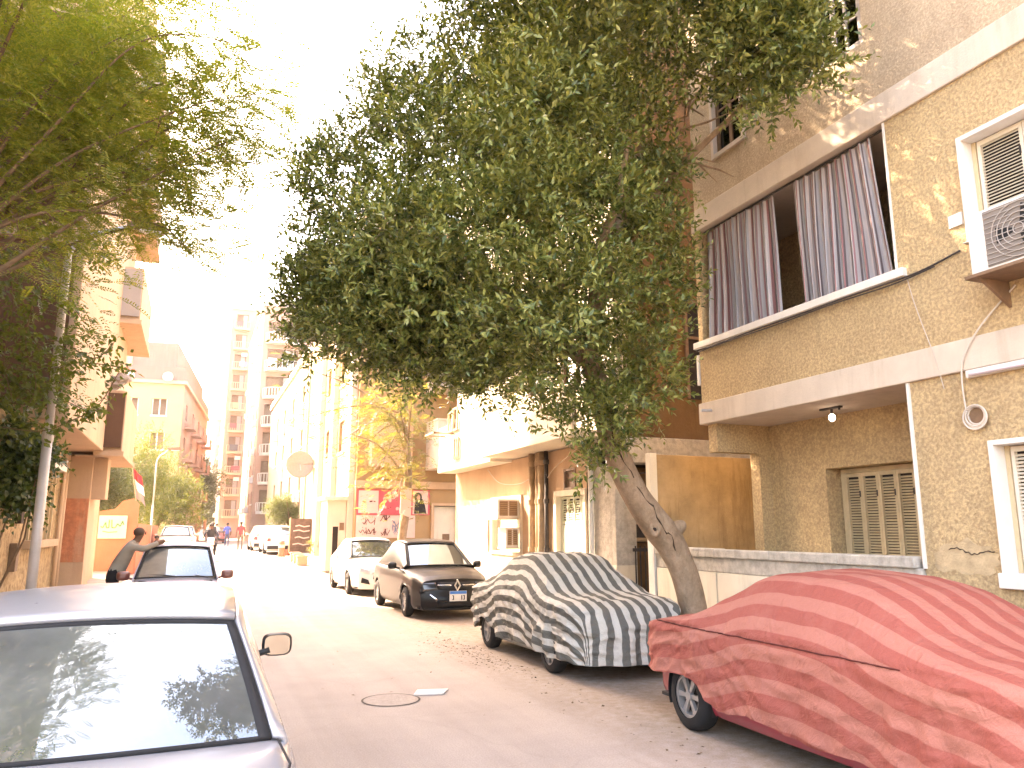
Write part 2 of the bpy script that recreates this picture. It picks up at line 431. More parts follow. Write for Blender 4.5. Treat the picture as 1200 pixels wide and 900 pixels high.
def lattice_window(par, x, y0, y1, z0, z1, mat, ny, nz, name='window'):
    fr = MB(); w = .055
    fr.box(x, x + .06, y0, y0 + w, z0, z1).box(x, x + .06, y1 - w, y1, z0, z1)
    fr.box(x + .002, x + .058, y0 + w, y1 - w, z0, z0 + w).box(x + .002, x + .058, y0 + w, y1 - w, z1 - w, z1)
    ys = np.linspace(y0 + w, y1 - w, ny + 1); zs = np.linspace(z0 + w, z1 - w, nz + 1)
    for i in range(1, ny): fr.box(x + .005, x + .05, ys[i] - .018 - (.015 if i == ny // 2 else 0), ys[i] + .018 + (.015 if i == ny // 2 else 0), z0 + w, z1 - w)
    for j in range(1, nz): fr.box(x + .009, x + .046, y0 + w, y1 - w, zs[j] - .016, zs[j] + .016)
    o = fr.build(name, mat, par)
    for i in range(ny):
        for j in range(nz):
            g = MB(); g.box(x + .026, x + .032, ys[i] + .01, ys[i + 1] - .01, zs[j] + .01, zs[j + 1] - .01)
            g.build('pane', MAT['glass_dark'], o)
    d = MB(); d.box(x + .25, x + .26, y0, y1, z0, z1); d.build('dark_room', MAT['dark_room'], o)
    return o

# ------------------------------------------------------------ the tan apartment block with the curtained loggia
bd = thing('apartment_block', 'rough tan stucco apartment block with a loggia screened by striped curtains', 'building', (8.0, 4.0, 0))
XF = 7.0
w = MB(); holewall(w, 'X', XF, XF + .22, -4, 9.52, 3.66, 6.37, [(5.88, 9.42, 4.52, 6.37), (3.45, 5.02, 4.62, 5.74)])
w.build('wall', MAT['stucco'], bd)
w = MB(); holewall(w, 'X', XF + .003, XF + .22, -4, 9.50, 6.72, 13.2, [(8.22, 8.92, 7.38, 8.86), (6.05, 6.98, 7.52, 9.1), (3.0, 4.2, 7.52, 9.1)])
w.build('wall', MAT['stucco_upper'], bd, label='greyer smoother stucco of the top storeys')
w = MB(); holewall(w, 'X', XF + .01, XF + .22, -4, 5.89, 0, 3.34, [(3.45, 5.05, 1.36, 2.63)])
w.build('wall', MAT['stucco'], bd)
w = MB(); w.box(XF - .012, XF + .02, 5.87, 5.905, 1.4, 3.34); w.build('corner_bead', MAT['white_plaster'], bd)
w = MB(); w.box(XF - .012, XF + .02, 5.865, 5.892, 4.6, 6.37); w.build('corner_bead', MAT['white_plaster'], bd)
w = MB(); w.box(XF - .035, 8.45, -4, 9.56, 3.34, 3.66); w.build('slab_band', MAT['band'], bd, bevel=.012)
w = MB(); w.box(XF - .035, 8.45, -4, 9.545, 6.37, 6.72); w.build('slab_band', MAT['band'], bd, bevel=.012)
w = MB(); w.box(XF - .07, XF + .24, 5.76, 9.58, 4.50, 4.60); w.build('loggia_sill', MAT['white_plaster'], bd, bevel=.01)
w = MB(); w.box(8.45, 16, -4, 9.45, 0, 13.0); w.build('core_wall', MAT['stucco'], bd)
w = MB(); w.box(XF + .22, 8.45, 9.30, 9.47, 3.66, 6.37); w.build('end_wall', MAT['stucco'], bd)
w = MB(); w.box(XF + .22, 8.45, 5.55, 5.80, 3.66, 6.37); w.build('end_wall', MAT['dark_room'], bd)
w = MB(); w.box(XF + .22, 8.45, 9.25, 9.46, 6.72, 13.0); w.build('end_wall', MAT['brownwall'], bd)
w = MB(); w.box(XF - .01, 16, -4, 9.5, 13.2, 13.5); w.build('roof_parapet', MAT['band'], bd)
# ground floor loggia
w = MB(); holewall(w, 'X', 8.05, 8.44, 5.5, 9.3, 0.9, 3.34, [(6.35, 8.22, 1.2, 2.62)]); w.build('loggia_wall', MAT['stucco'], bd)
w = MB(); holewall(w, 'Y', 9.3, 9.5, 7.08, 8.45, 0.2, 3.34, [(7.0, 7.83, 0.1, 2.92)]); w.build('end_wall', MAT['stucco'], bd)
w = MB(); w.box(7.12, 8.05, 5.55, 9.3, .2, .9); w.build('loggia_floor', MAT['white_plaster'], bd)  # hidden floor, made white to bounce light onto the loggia wall
w = MB(); w.box(7.22, 8.05, 5.55, 5.72, .9, 3.34); w.build('end_wall', MAT['stucco'], bd)
# ground floor shutter, four leaves
wn_ = MB(); wn_.box(8.28, 8.34, 6.36, 6.41, 1.2, 2.61).box(8.28, 8.34, 8.12, 8.18, 1.2, 2.61).box(8.282, 8.34, 6.41, 8.12, 2.55, 2.61)
win = wn_.build('window', MAT['shutter'], bd, label='closed cream louvred shutters inside the loggia')
ye = np.linspace(6.42, 8.11, 7)
for i in range(6): louvre_leaf(win, 8.27, ye[i] + .003, ye[i + 1] - .003, 1.2, 2.545, MAT['shutter'], .036)
d = MB(); d.box(8.40, 8.42, 6.36, 8.2, 1.2, 2.6); d.build('dark_room', MAT['dark_room'], win)
# white framed window of the upper storey
def white_window(y0, y1, z0, z1, sill, xin=.14):
    f = MB(); t = .05
    f.box(XF - .03, XF + .19, y0 - t, y0, z0 - t, z1 + t).box(XF - .03, XF + .19, y1, y1 + t, z0 - t, z1 + t)
    f.box(XF - .028, XF + .19, y0, y1, z1, z1 + t)
    o = f.build('window', MAT['white_plaster'], bd, bevel=.006, label='shuttered window in a deep white surround')
    s = MB(); s.box(XF - .05, XF + .19, y0 - .08, y1 + .08, z0 - .06 - sill, z0 - t + .001 if sill == 0 else z0 - .002); s.build('sill', MAT['white_plaster'], o, bevel=.008)
    ys = np.linspace(y0 + .01, y1 - .05, 4)
    fr = MB(); fr.box(XF + xin - .01, XF + xin + .05, y1 - .045, y1 - .002, z0, z1 - .002); fr.build('frame', MAT['shutter'], o)
    for i in range(3): louvre_leaf(o, XF + xin, ys[i] + .003, ys[i + 1] - .003, z0, z1 - .01, MAT['shutter_white'], .034)
    return o
white_window(3.5, 4.97, 4.67, 5.69, 0)
white_window(3.5, 5.0, 1.40, 2.58, .08)
lattice_window(bd, XF + .04, 8.25, 8.89, 7.42, 8.82, MAT['window_brown'], 2, 4)
f = MB(); f.box(XF - .04, XF + .05, 8.19, 8.25, 7.34, 8.9).box(XF - .04, XF + .05, 8.89, 8.95, 7.34, 8.9).box(XF - .038, XF + .05, 8.25, 8.89, 7.34, 7.41).box(XF - .038, XF + .05, 8.25, 8.89, 8.83, 8.9)
f.build('window_surround', MAT['band'], bd, bevel=.006)
lattice_window(bd, XF + .04, 6.08, 6.95, 7.55, 9.07, MAT['window_grey'], 4, 4)
f = MB(); f.box(XF + .02, XF + .09, 6.02, 6.08, 7.5, 9.1); f.build('window_surround', MAT['window_grey'], bd)
# spout and small fittings
w = MB(); w.tube([(6.97, 9.25, 3.52), (6.80, 9.28, 3.51)], .022, 10); w.build('drain_spout', MAT['metal_grey'], bd)
w = MB(); w.box(6.98, 7.0, 5.05, 5.2, 4.83, 4.96); w.build('junction_box', MAT['ac_white'], bd)
# a flake of missing plaster by the ground floor window
MAT['plaster_patch'] = paint('bare_pale_plaster', (.50, .375, .225), .95, .22, 7, .8, 24, .15)
def blob_patch(par, x, yc, zc, ry, rz, mat, seed, name='plaster_patch', th=.012):
    rr = random.Random(seed); n = 26
    pts = []
    for j in range(n):
        a = 2 * math.pi * j / n; k = 1 + rr.uniform(-.22, .22) + .12 * math.sin(3 * a + seed)
        pts.append((x, yc + ry * k * math.cos(a), zc + rz * k * math.sin(a)))
    mb = MB(); mb.poly_prism(pts, (th, 0, 0)); return mb.build(name, mat, par)
blob_patch(bd, XF + .006, 5.45, 1.52, .36, .16, MAT['plaster_patch'], 3, th=.02)
cr = MB(); pts = [(XF + .003, 5.60 - .03 * i, 1.60 + .022 * math.sin(i * .55) + .010 * math.sin(i * 2.9) - .002 * i) for i in range(17)]
cr.tube(pts, [.003 + .004 * abs(math.sin(i * 1.9)) for i in range(17)], 5); cr.build('crack', MAT['dark_gap'], bd)

# cables along the facade
def cable(name, pts, r, mat, label, cat='cable', par=None):
    mb = MB(); P = [Vector(p) for p in pts]; out = []
    for i in range(len(P) - 1):
        for k in range(6):
            t = k / 6; p0, p1, p2, p3 = P[max(i - 1, 0)], P[i], P[i + 1], P[min(i + 2, len(P) - 1)]
            out.append(.5 * (2 * p1 + (p2 - p0) * t + (2 * p0 - 5 * p1 + 4 * p2 - p3) * t * t + (3 * p1 - p0 - 3 * p2 + p3) * t ** 3))
    out.append(P[-1]); mb.tube(out, r, 6)
    o = mb.build(name, mat, par, smooth=True)
    if par is None: tag(o, label, cat)
    return o
cable('cable', [(6.92, 9.5, 4.47), (6.92, 9.0, 4.46), (6.925, 8.2, 4.475), (6.92, 7.4, 4.47), (6.92, 6.6, 4.475), (6.93, 5.8, 4.47), (6.97, 5.5, 4.50), (6.97, 5.1, 4.56)], .011, MAT['cable'], 'black cable run along under the loggia sill')
cable('cable', [(6.92, 9.45, 4.44), (6.915, 8.6, 4.445), (6.92, 7.7, 4.44), (6.915, 6.8, 4.45), (6.93, 5.9, 4.44), (6.97, 5.4, 4.49)], .008, MAT['cable'], 'thin second cable clipped just below the loggia sill cable')
cable('cable', [(6.985, 4.6, 4.05), (6.95, 4.95, 3.75), (6.94, 5.15, 3.5), (6.955, 5.22, 3.3), (6.985, 5.24, 3.0), (6.98, 5.2, 2.82)], .009, MAT['cable_pale'], 'pale wire dropping from the air conditioner to the wire coil')
cable('cable', [(6.985, 5.75, 4.45), (6.985, 5.70, 4.2), (6.985, 5.62, 3.9), (6.955, 5.5, 3.55), (6.985, 5.45, 3.2)], .005, MAT['cable_pale'], 'thin loose thread hanging across the stucco parapet')
coil = thing('wire_coil', 'coil of pale wire hung round a round wall hole', 'wire coil', (7.0, 5.13, 2.88))
c_ = MB()
for k in range(4):
    a0 = k * .7; rr = .085 + .011 * k
    c_.tube([(6.975 - .012 * (k % 2) - .004 * k, 5.13 + rr * math.cos(a0 + t) * (1 + .05 * k % .1), 2.885 + rr * math.sin(a0 + t) - .006 * k) for t in np.linspace(0, 2 * math.pi, 30)], .009, 6)
c_.build('wire', MAT['cable_pale'], coil, smooth=True)
c_ = MB(); c_.cyl((6.990, 5.13, 2.885), (7.0, 5.13, 2.885), .078, n=24); c_.build('hole_plug', MAT['window_brown'], coil)
tb = thing('tube_lamp', 'unlit fluorescent tube lamp fixed under the slab band', 'lamp', (6.97, 4.4, 3.30))
t_ = MB(); t_.box(6.95, 7.008, 3.7, 5.18, 3.26, 3.335); t_.build('housing', MAT['ac_white'], tb, bevel=.01)
t_ = MB(); t_.cyl((6.93, 3.75, 3.285), (6.93, 5.12, 3.285), .018, n=12); t_.build('tube', paint('milky_tube', (.72, .68, .78), .3), tb, smooth=True)
# bulb in the loggia ceiling
lb = thing('bulb_lamp', 'bare white bulb hanging from a rusty bar under the loggia ceiling', 'lamp', (7.5, 7.48, 3.34))
b_ = MB(); b_.box(7.47, 7.53, 7.32, 7.66, 3.315, 3.338); b_.box(7.49, 7.51, 7.34, 7.36, 3.29, 3.315); b_.build('bracket', MAT['metal_dark'], lb)
b_ = MB(); b_.cyl((7.5, 7.48, 3.315), (7.5, 7.48, 3.245), .017, n=12); b_.build('socket', MAT['metal_dark'], lb)
b_ = MB(); b_.sphere((7.5, 7.48, 3.205), .042, 14, 10, sq=(1, 1, 1.2)); ob = b_.build('bulb', None, lb, smooth=True)
bm_, nt_, bb_ = nodes_of('lit_bulb'); bb_.inputs['Base Color'].default_value = (.9, .88, .85, 1); bb_.inputs['Emission Color'].default_value = (1, .95, .88, 1); bb_.inputs['Emission Strength'].default_value = 1.2
ob.data.materials.clear(); ob.data.materials.append(bm_)

# outdoor air conditioner on a shelf
def outdoor_unit(name, label, x0, x1, y0, y1, z0, z1, group=None, shelf=True):
    """casing whose fan grille looks towards -X"""
    t = thing(name, label, 'air conditioner', ((x0 + x1) / 2, (y0 + y1) / 2, z0), group=group)
    c = MB(); c.box(x0, x1, y0, y1, z0, z1); c.build('casing', MAT['ac_white'], t, bevel=.012)
    cy, cz, r_ = y0 + (y1 - y0) * .40, (z0 + z1) / 2, (z1 - z0) * .43
    d = MB(); d.box(x0 - .006, x0 - .001, y0 + .03, y1 - .21 * (y1 - y0), z0 + .03, z1 - .03); d.build('grille_plate', paint('grey_grille', (.21, .18, .155), .7), t)
    g = MB()
    for k in range(1, 6): g.ring_yz((0, cy, cz), r_ * k / 5 - .006, r_ * k / 5, x0 - .02, x0 - .012, 26)
    for z in np.linspace(z0 + .05, z1 - .05, 11): g.box(x0 - .016, x0 - .010, y0 + .03, y1 - .21 * (y1 - y0), z - .003, z + .003)
    g.build('fan_guard', paint('pale_grille_wire', (.40, .36, .32), .6), t)
    fb = MB()
    for k in range(3):
        a = k * 2.1; p = [(x0 - .008, cy + q * r_ * math.cos(a + s), cz + q * r_ * math.sin(a + s)) for q, s in ((.15, -.3), (.9, -.35), (.9, .35), (.15, .4))]
        fb.add(p, [(0, 1, 2, 3)])
    fb.build('fan_blades', MAT['black_plastic'], t)
    if shelf:
        s = MB(); s.box(x0 - .05, x1 + .02, y0 - .04, y1 + .04, z0 - .035, z0 - .005)
        s.poly_prism([(x0, y0 + .05, z0 - .035), (x1 + .03, y0 + .05, z0 - .035), (x1 + .03, y0 + .05, z0 - .28)], (0, .03, 0))
        s.poly_prism([(x0, y1 - .08, z0 - .035), (x1 + .03, y1 - .08, z0 - .035), (x1 + .03, y1 - .08, z0 - .28)], (0, .03, 0))
        s.build('shelf_bracket', MAT['window_brown'], t)
    return t
outdoor_unit('air_conditioner', 'white outdoor air conditioner unit on a shelf below the white framed window', 6.60, 6.96, 3.92, 4.74, 4.13, 4.72)

# striped curtains of the loggia
def curtain_mat():
    m, nt, b = nodes_of('striped_curtain_cloth')
    uv = N(nt, 'ShaderNodeUVMap', uv_map='stripe'); s = N(nt, 'ShaderNodeSeparateXYZ'); nt.links.new(uv.outputs[0], s.inputs[0])
    w = N(nt, 'ShaderNodeMath', operation='MULTIPLY'); nt.links.new(s.outputs[0], w.inputs[0]); w.inputs[1].default_value = 2.05
    f = N(nt, 'ShaderNodeMath', operation='FRACT'); nt.links.new(w.outputs[0], f.inputs[0])
    r_ = nt.nodes.new('ShaderNodeValToRGB'); r_.color_ramp.interpolation = 'CONSTANT'; e = r_.color_ramp.elements
    cols = [(0, (.36, .335, .33)), (.10, (.13, .10, .10)), (.16, (.28, .14, .14)), (.24, (.45, .40, .39)), (.36, (.32, .315, .33)), (.48, (.12, .10, .105)), (.54, (.39, .36, .355)), (.63, (.30, .16, .16)), (.70, (.37, .355, .36)), (.82, (.23, .145, .145)), (.88, (.22, .20, .205)), (.95, (.43, .375, .36))]
    while len(e) < len(cols): e.new(.5)
    for i, (p, c) in enumerate(cols): e[i].position = p; e[i].color = (*c, 1)
    nt.links.new(f.outputs[0], r_.inputs[0]); nt.links.new(r_.outputs[0], b.inputs['Base Color'])
    b.inputs['Roughness'].default_value = .9; b.inputs['Specular IOR Level'].default_value = .1
    return m
MAT['curtain'] = curtain_mat()
def curtain(label, yl0, yl1, yt0, yt1, z0, z1, seed):
    """hangs from y yt0..yt1 at the top to yl0..yl1 at the bottom"""
    rr = random.Random(seed); n, k = 150, 18; ph = rr.uniform(0, 6); P = []; uv = []
    for i in range(k):
        t = i / (k - 1); row = []
        for j in range(n):
            s = j / (n - 1); a = s * 62 + ph + .8 * math.sin(s * 9 + ph)
            amp = .020 + .035 * t
            y = yt0 + (yt1 - yt0) * s + t * ((yl0 + (yl1 - yl0) * s) - (yt0 + (yt1 - yt0) * s)) + amp * .5 * math.sin(a * 1.0 + 1.3)
            x = 7.09 + amp * math.cos(a) + .02 * math.sin(7 * s + 3 * t + seed) - .05 * t * (1 - abs(2 * s - 1))
            row.append((x, y, z1 - (z1 - z0) * t - (.012 if i == 0 else 0) * math.sin(a) ** 2)); uv.append((s * 2.4 + seed * .37, t))
        P.append(row)
    mb = MB(); mb.grid(P); mb.uv = uv
    return tag(mb.build('curtain', MAT['curtain'], smooth=True), label, 'curtain')
curtain('grey and plum striped curtain at the far end of the loggia against its corner post', 7.76, 9.38, 7.84, 9.36, 4.61, 6.33, 1)
curtain('grey and plum striped curtain hanging before the middle of the loggia', 6.0, 7.42, 6.14, 7.42, 4.61, 6.33, 4)
w = MB(); w.cyl((7.08, 5.9, 6.345), (7.08, 9.40, 6.345), .014, n=10); tag(w.build('curtain_rail', MAT['metal_dark']), 'thin rail carrying the loggia curtains under the slab band', 'curtain rail')
# small white box at the slab's corner
w = MB(); w.box(6.99, 7.2, 9.53, 9.60, 3.95, 4.42); tag(w.build('meter_box', MAT['ac_white'], bevel=.008), 'narrow white box fixed to the corner of the tan block', 'box')

# ------------------------------------------------------------ front garden wall with panels and coping
gw = thing('garden_wall', 'low cream panelled wall with a weathered concrete coping before the loggia', 'wall', (7.0, 8.4, 0))
w = MB(); w.box(6.985, 7.10, 5.9, 10.95, 0, 1.2); w.build('wall_core', MAT['coping'], gw)
ye = [5.95, 7.0, 8.15, 9.30, 10.85]
for i in range(4):
    w = MB(); w.box(6.95, 6.985, ye[i] + .012, ye[i + 1] - .012, .1, 1.19); w.build('panel', MAT['cream_panel'], gw, bevel=.006)
w = MB(); w.box(6.965, 7.11, 5.91, 10.93, 1.2, 1.40); w.build('concrete_course', MAT['coping'], gw, bevel=.01)
for i in range(4):
    w = MB(); w.box(6.92, 7.14, ye[i] + .004, ye[i + 1] - .004, 1.40, 1.52 + rnd.uniform(-.006, .006)); w.build('coping_slab', MAT['coping'], gw, bevel=.015)
w = MB(); w.box(6.93, 7.16, 10.88, 11.06, 0, 2.0); w.build('end_post', MAT['white_plaster'], gw, bevel=.008)
sw = thing('screen_wall', 'tall stained ochre wall standing between the loggia and the alley gate', 'wall', (8, 11, 0))
w = MB(); w.box(7.17, 9.6, 11.08, 11.2, 0, 3.04); w.build('wall', MAT['yellowwall'], sw, bevel=.01)
w = MB(); w.box(7.03, 7.17, 11.07, 11.21, 0, 3.06); w.build('edge_pilaster', MAT['cream_panel'], sw, bevel=.01)

# ------------------------------------------------------------ peach and white block beyond the alley
b2 = thing('peach_block', 'peach and white plastered block with rusty pipes and window air conditioners', 'building', (9, 17, 0))
X2 = 7.2
w = MB(); holewall(w, 'X', X2, X2 + .25, 13.6, 22.0, 0, 3.48, [(17.0, 18.9, 1.25, 2.55), (13.75, 15.1, 1.0, 2.52), (14.16, 14.62, 2.64, 3.0)]); w.build('wall', MAT['peach'], b2)
w = MB(); holewall(w, 'X', X2 + .01, X2 + .25, 12.42, 22.0, 3.62, 16, [(13.6, 14.8, 4.6, 6.0), (15.4, 16.6, 4.6, 6.0)]); w.build('wall', MAT['whitewall'], b2)
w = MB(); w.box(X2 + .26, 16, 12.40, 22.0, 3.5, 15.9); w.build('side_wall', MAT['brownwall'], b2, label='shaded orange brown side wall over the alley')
w = MB(); w.box(X2 + .26, 16, 13.9, 21.9, 0, 3.45); w.build('core_wall', MAT['dark_gap'], b2)
w = MB(); w.box(X2 - .006, 12.5, 12.2, 12.62, 3.0, 3.48); w.build('alley_lintel', MAT['coping'], b2, bevel=.01)
w = MB(); w.box(X2 - .02, X2 + .42, 12.52, 13.58, 0, 2.98); w.build('corner_pillar', MAT['coping'], b2, bevel=.012)
w = MB(); w.box(X2 - .035, X2 + .40, 12.50, 13.60, 0, 1.15); w.build('pillar_base', MAT['cream_panel'], b2, bevel=.01)
w = MB(); w.box(X2 - .03, X2, 19.2, 21.6, 0.0, 2.45); w.build('whitewash_panel', MAT['whitewall'], b2)  # white sheet stands in for sunlight on the lower peach wall
w = MB(); w.box(X2 - .03, X2, 12.9 + .72, 19.2 - .02, 0.0, 1.2); w.build('dado', MAT['cream_panel'], b2)
w = MB(); w.box(6.62, X2 + .2, 17.6, 22.0, 3.42, 3.62); w.build('balcony_slab', MAT['whitewall'], b2, bevel=.01)
w = MB(); holewall(w, 'X', 6.64, 6.76, 17.62, 21.98, 3.62, 4.75, []); w.box(6.76, 7.2, 17.62, 17.74, 3.62, 4.75); w.build('balcony_parapet', MAT['whitewall'], b2, bevel=.01)
w = MB(); w.box(6.35, X2 + .2, 12.6, 17.55, 3.50, 3.62); w.build('canopy_slab', MAT['whitewall'], b2, bevel=.01)
w = MB(); w.box(6.36, 6.46, 12.62, 17.53, 3.62, 4.5); w.build('balcony_parapet', MAT['whitewall'], b2)
for (y0, y1) in ((13.6, 14.8), (15.4, 16.6)): lattice_window(b2, X2 + .08, y0 + .01, y1 - .01, 4.61, 5.99, MAT['window_brown'], 2, 2)
# window with surround, partly filled by the air conditioners
f = MB(); f.box(X2 - .05, X2 + .2, 18.82, 18.95, 1.15, 2.6).box(X2 - .05, X2 + .2, 16.92, 17.0, 1.15, 2.6).box(X2 - .048, X2 + .2, 17.0, 18.82, 2.5, 2.6).box(X2 - .07, X2 + .2, 16.9, 18.97, 1.18, 1.26)
wd = f.build('window', MAT['whitewall'], b2)
f = MB(); f.box(X2 + .1, X2 + .14, 17.0, 18.82, 1.26, 2.5); f.build('board', MAT['cream_panel'], wd)
# green-white shuttered door window
f = MB(); f.box(X2 - .04, X2 + .2, 15.02, 15.14, .95, 2.6).box(X2 - .04, X2 + .2, 13.68, 13.78, .95, 2.6).box(X2 - .038, X2 + .2, 13.78, 15.02, 2.48, 2.6)
wd = f.build('window', MAT['cream_panel'], b2, label='window with pale green louvred shutters')
MAT['shutter_green'] = paint('pale_green_wood', (.60, .62, .48), .6, .06, 8, .15, 60, .3)
ye = np.linspace(13.8, 15.0, 5)
for i in range(4):
    louvre_leaf(wd, X2 + .08, ye[i] + .004, ye[i + 1] - .004, 1.9, 2.47, MAT['shutter_green'], .05)
    q = MB(); q.box(X2 + .08, X2 + .115, ye[i] + .004, ye[i + 1] - .004, .98, 1.89).box(X2 + .072, X2 + .08, ye[i] + .06, ye[i + 1] - .06, 1.05, 1.82); q.build('shutter_panel', MAT['shutter_green'], wd)
f = MB(); f.box(X2 - .03, X2 + .1, 14.12, 14.17, 2.6, 3.04).box(X2 - .03, X2 + .1, 14.61, 14.66, 2.6, 3.04).box(X2 - .028, X2 + .1, 14.17, 14.61, 2.6, 2.65).box(X2 - .028, X2 + .1, 14.17, 14.61, 2.99, 3.04)
vt = f.build('window', MAT['window_brown'], b2, label='small brown vent window above the green shutters')
f = MB(); f.box(X2 + .03, X2 + .05, 14.17, 14.61, 2.65, 2.99); f.build('pane', MAT['window_brown'], vt)
# window air conditioners
def window_ac(label, x0, x1, y0, y1, z0, z1):
    t = thing('window_air_conditioner', label, 'air conditioner', ((x0 + x1) / 2, (y0 + y1) / 2, z0))
    c = MB(); c.box(x0, x1, y0, y1, z0, z1); c.build('casing', MAT['ac_white'], t, bevel=.01)
    s = MB()
    for (a, b) in ((x0 + .05, (x0 + x1) / 2 - .02), ((x0 + x1) / 2 + .02, x1 - .05)):
        s.box(a, b, y0 - .012, y0 - .001, z0 + .05, z1 - .05)
    s.build('grille', MAT['window_brown'], t)
    l = MB()
    for z in np.linspace(z0 + .07, z1 - .07, 8): l.box(x0 + .04, x1 - .04, y0 - .02, y0 - .013, z - .006, z + .006)
    l.build('grille_slats', MAT['pipe'], t, kind='stuff')
    k = MB(); k.box(x0 - .02, x1, y0 - .02, y1, z0 - .04, z0 - .002); k.build('shelf', MAT['whitewall'], t)
    return t
window_ac('pale window air conditioner with brown grille, upper of two on the peach wall', 6.62, 7.16, 17.05, 17.75, 2.06, 2.5)
window_ac('smaller brown grilled window air conditioner, lower of two on the peach wall', 6.82, 7.16, 17.05, 17.55, 1.38, 1.84)
# pipes
for i, (y, r_, m0) in enumerate(((16.15, .075, 'pipe'), (15.85, .04, 'pipe'), (15.62, .085, 'pipe'), (15.36, .045, 'metal_dark'))):
    p = thing('drain_pipe', ['thick rusty drain pipe, farthest of four from the green shutters', 'slim rusty pipe between the two thick drain pipes', 'thick rusty drain pipe with collars next to a slim dark pipe', 'slim dark pipe, closest of four to the green shutters'][i], 'pipe', (7.1, y, 0))
    q = MB(); q.cyl((7.10, y, 0.05), (7.10, y, 3.49), r_, n=14); q.build('pipe', MAT[m0], p, smooth=True)
    for z in (1.3, 2.35, 3.2):
        q = MB(); q.cyl((7.10, y, z), (7.10, y, z + .10), r_ + .018, n=14); q.build('collar', MAT[m0], p)
# bracket frame on the white balcony
fr = thing('bracket_frame', 'thin metal bracket with an empty frame fixed on the white balcony', 'bracket', (6.6, 20.6, 3.9))
q = MB(); q.box(6.05, 6.63, 20.5, 20.56, 4.42, 4.46).box(6.05, 6.63, 21.3, 21.36, 4.42, 4.46).box(6.03, 6.09, 20.5, 21.36, 4.42, 4.47); q.build('shelf_arm', MAT['pipe'], fr)
for (y0, y1, z0, z1) in ((20.55, 20.95, 4.5, 5.1), (20.1, 20.5, 4.5, 5.15), (20.0, 20.4, 3.7, 4.3)):
    q = MB(); q.box(6.58, 6.62, y0, y0 + .05, z0, z1).box(6.58, 6.62, y1 - .05, y1, z0, z1).box(6.582, 6.618, y0 + .05, y1 - .05, z0, z0 + .05).box(6.582, 6.618, y0 + .05, y1 - .05, z1 - .05, z1); q.build('frame', MAT['peach'], fr)
# the alley: iron gate with bars, shelf pipes, dark back
ga = thing('alley_gate', 'dark iron bar gate closing the alley beside the leaning tree', 'gate', (7.7, 11.8, 0))
for i in range(9):
    q = MB(); x = 7.45 + i * .1; q.cyl((x, 12.30, .05), (x, 12.30, 1.5), .014, n=6); q.build('bar', MAT['metal_dark'], ga)
q = MB(); q.box(7.40, 8.4, 12.285, 12.315, .2, .25).box(7.40, 8.4, 12.285, 12.315, 1.4, 1.46); q.build('rail', MAT['metal_dark'], ga)
pr = thing('pipe_rack', 'three rusty horizontal pipes crossing the dark alley above its gate', 'pipes', (7.8, 12.6, 1.6))
for z, r_ in ((1.62, .035), (1.95, .05), (2.28, .03)):
    q = MB(); q.tube([(7.2, 12.66, z), (8.0, 12.67, z - .02), (9.4, 12.66, z)], r_, 8); q.build('pipe', MAT['pipe'], pr, smooth=True)
q = MB(); q.box(7.4, 7.9, 12.7, 12.8, 1.55, 2.3); q.build('valve_box', MAT['metal_dark'], pr)
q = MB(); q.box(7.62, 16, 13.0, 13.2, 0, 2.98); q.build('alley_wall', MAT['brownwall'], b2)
# window and pipes on the shaded side wall
sw2 = MB(); sw2.box(8.75, 8.82, 12.34, 12.41, 4.3, 6.3).box(9.75, 9.82, 12.34, 12.41, 4.3, 6.3).box(8.82, 9.75, 12.345, 12.41, 6.22, 6.3).box(8.82, 9.75, 12.345, 12.41, 5.5, 5.56)
o_ = sw2.build('window', MAT['window_brown'], b2); q = MB(); q.box(8.82, 9.75, 12.37, 12.39, 4.3, 6.22); q.build('pane', MAT['dark_room'], o_)
cable('cable', [(7.3, 12.18, 2.75), (7.7, 12.1, 2.82), (8.2, 12.0, 2.72), (8.7, 11.7, 2.6)], .012, MAT['cable'], 'loose dark cable sagging in front of the alley lintel')
cable('cable', [(7.16, 19.2, 3.35), (7.1, 18.2, 2.95), (7.12, 17.0, 2.85), (7.1, 16.2, 2.95)], .01, MAT['cable_pale'], 'thin wire sagging across the peach wall above the air conditioners')
cable('cable', [(7.1, 15.3, 2.9), (7.1, 14.9, 3.1), (7.15, 14.0, 3.4)], .008, MAT['cable_pale'], 'thin wire rising from the pipes past the vent window')
cable('cable', [(7.15, 13.55, 2.9), (7.14, 13.52, 2.0), (7.15, 13.56, 1.0)], .012, MAT['cable'], 'dark wire running down beside the alley pillar')
q = MB(); q.cyl((7.12, 13.35, 0), (7.12, 13.35, 3.0), .05, n=12); tag(q.build('drain_pipe', MAT['white_plaster'], smooth=True), 'white drain pipe on the concrete alley pillar', 'pipe')
# ------------------------------------------------------------ sandy block with the poster wall
b3 = thing('sandy_block', 'sandy yellow block whose side wall carries pink posters', 'building', (9, 36, gz(36)))
w = MB(); holewall(w, 'Y', 31.0, 31.3, 5.95, 13, 0.2, 4.0, [(9.2, 10.3, 0.1, 2.75)]); w.build('side_wall', MAT['ochre3'], b3)
w = MB(); w.box(5.97, 13, 31.02, 31.3, 4.0, 15.5); w.build('side_wall', MAT['ochre3'], b3)
w = MB(); w.box(5.9, 13, 30.85, 31.0, 3.42, 3.72); w.build('ledge', MAT['peach'], b3, bevel=.01)
hol = [(y, y + 1.3, z, z + 1.4) for y in (34.2, 38, 41.5) for z in (5.2, 8.3, 11.4)]
w = MB(); holewall(w, 'X', 5.95, 6.2, 31.31, 46, 0.2, 15.5, hol + [(33.4, 35.2, .1, 2.9), (37, 38.6, .1, 2.9)]); w.build('street_wall', MAT['ochre3'], b3)
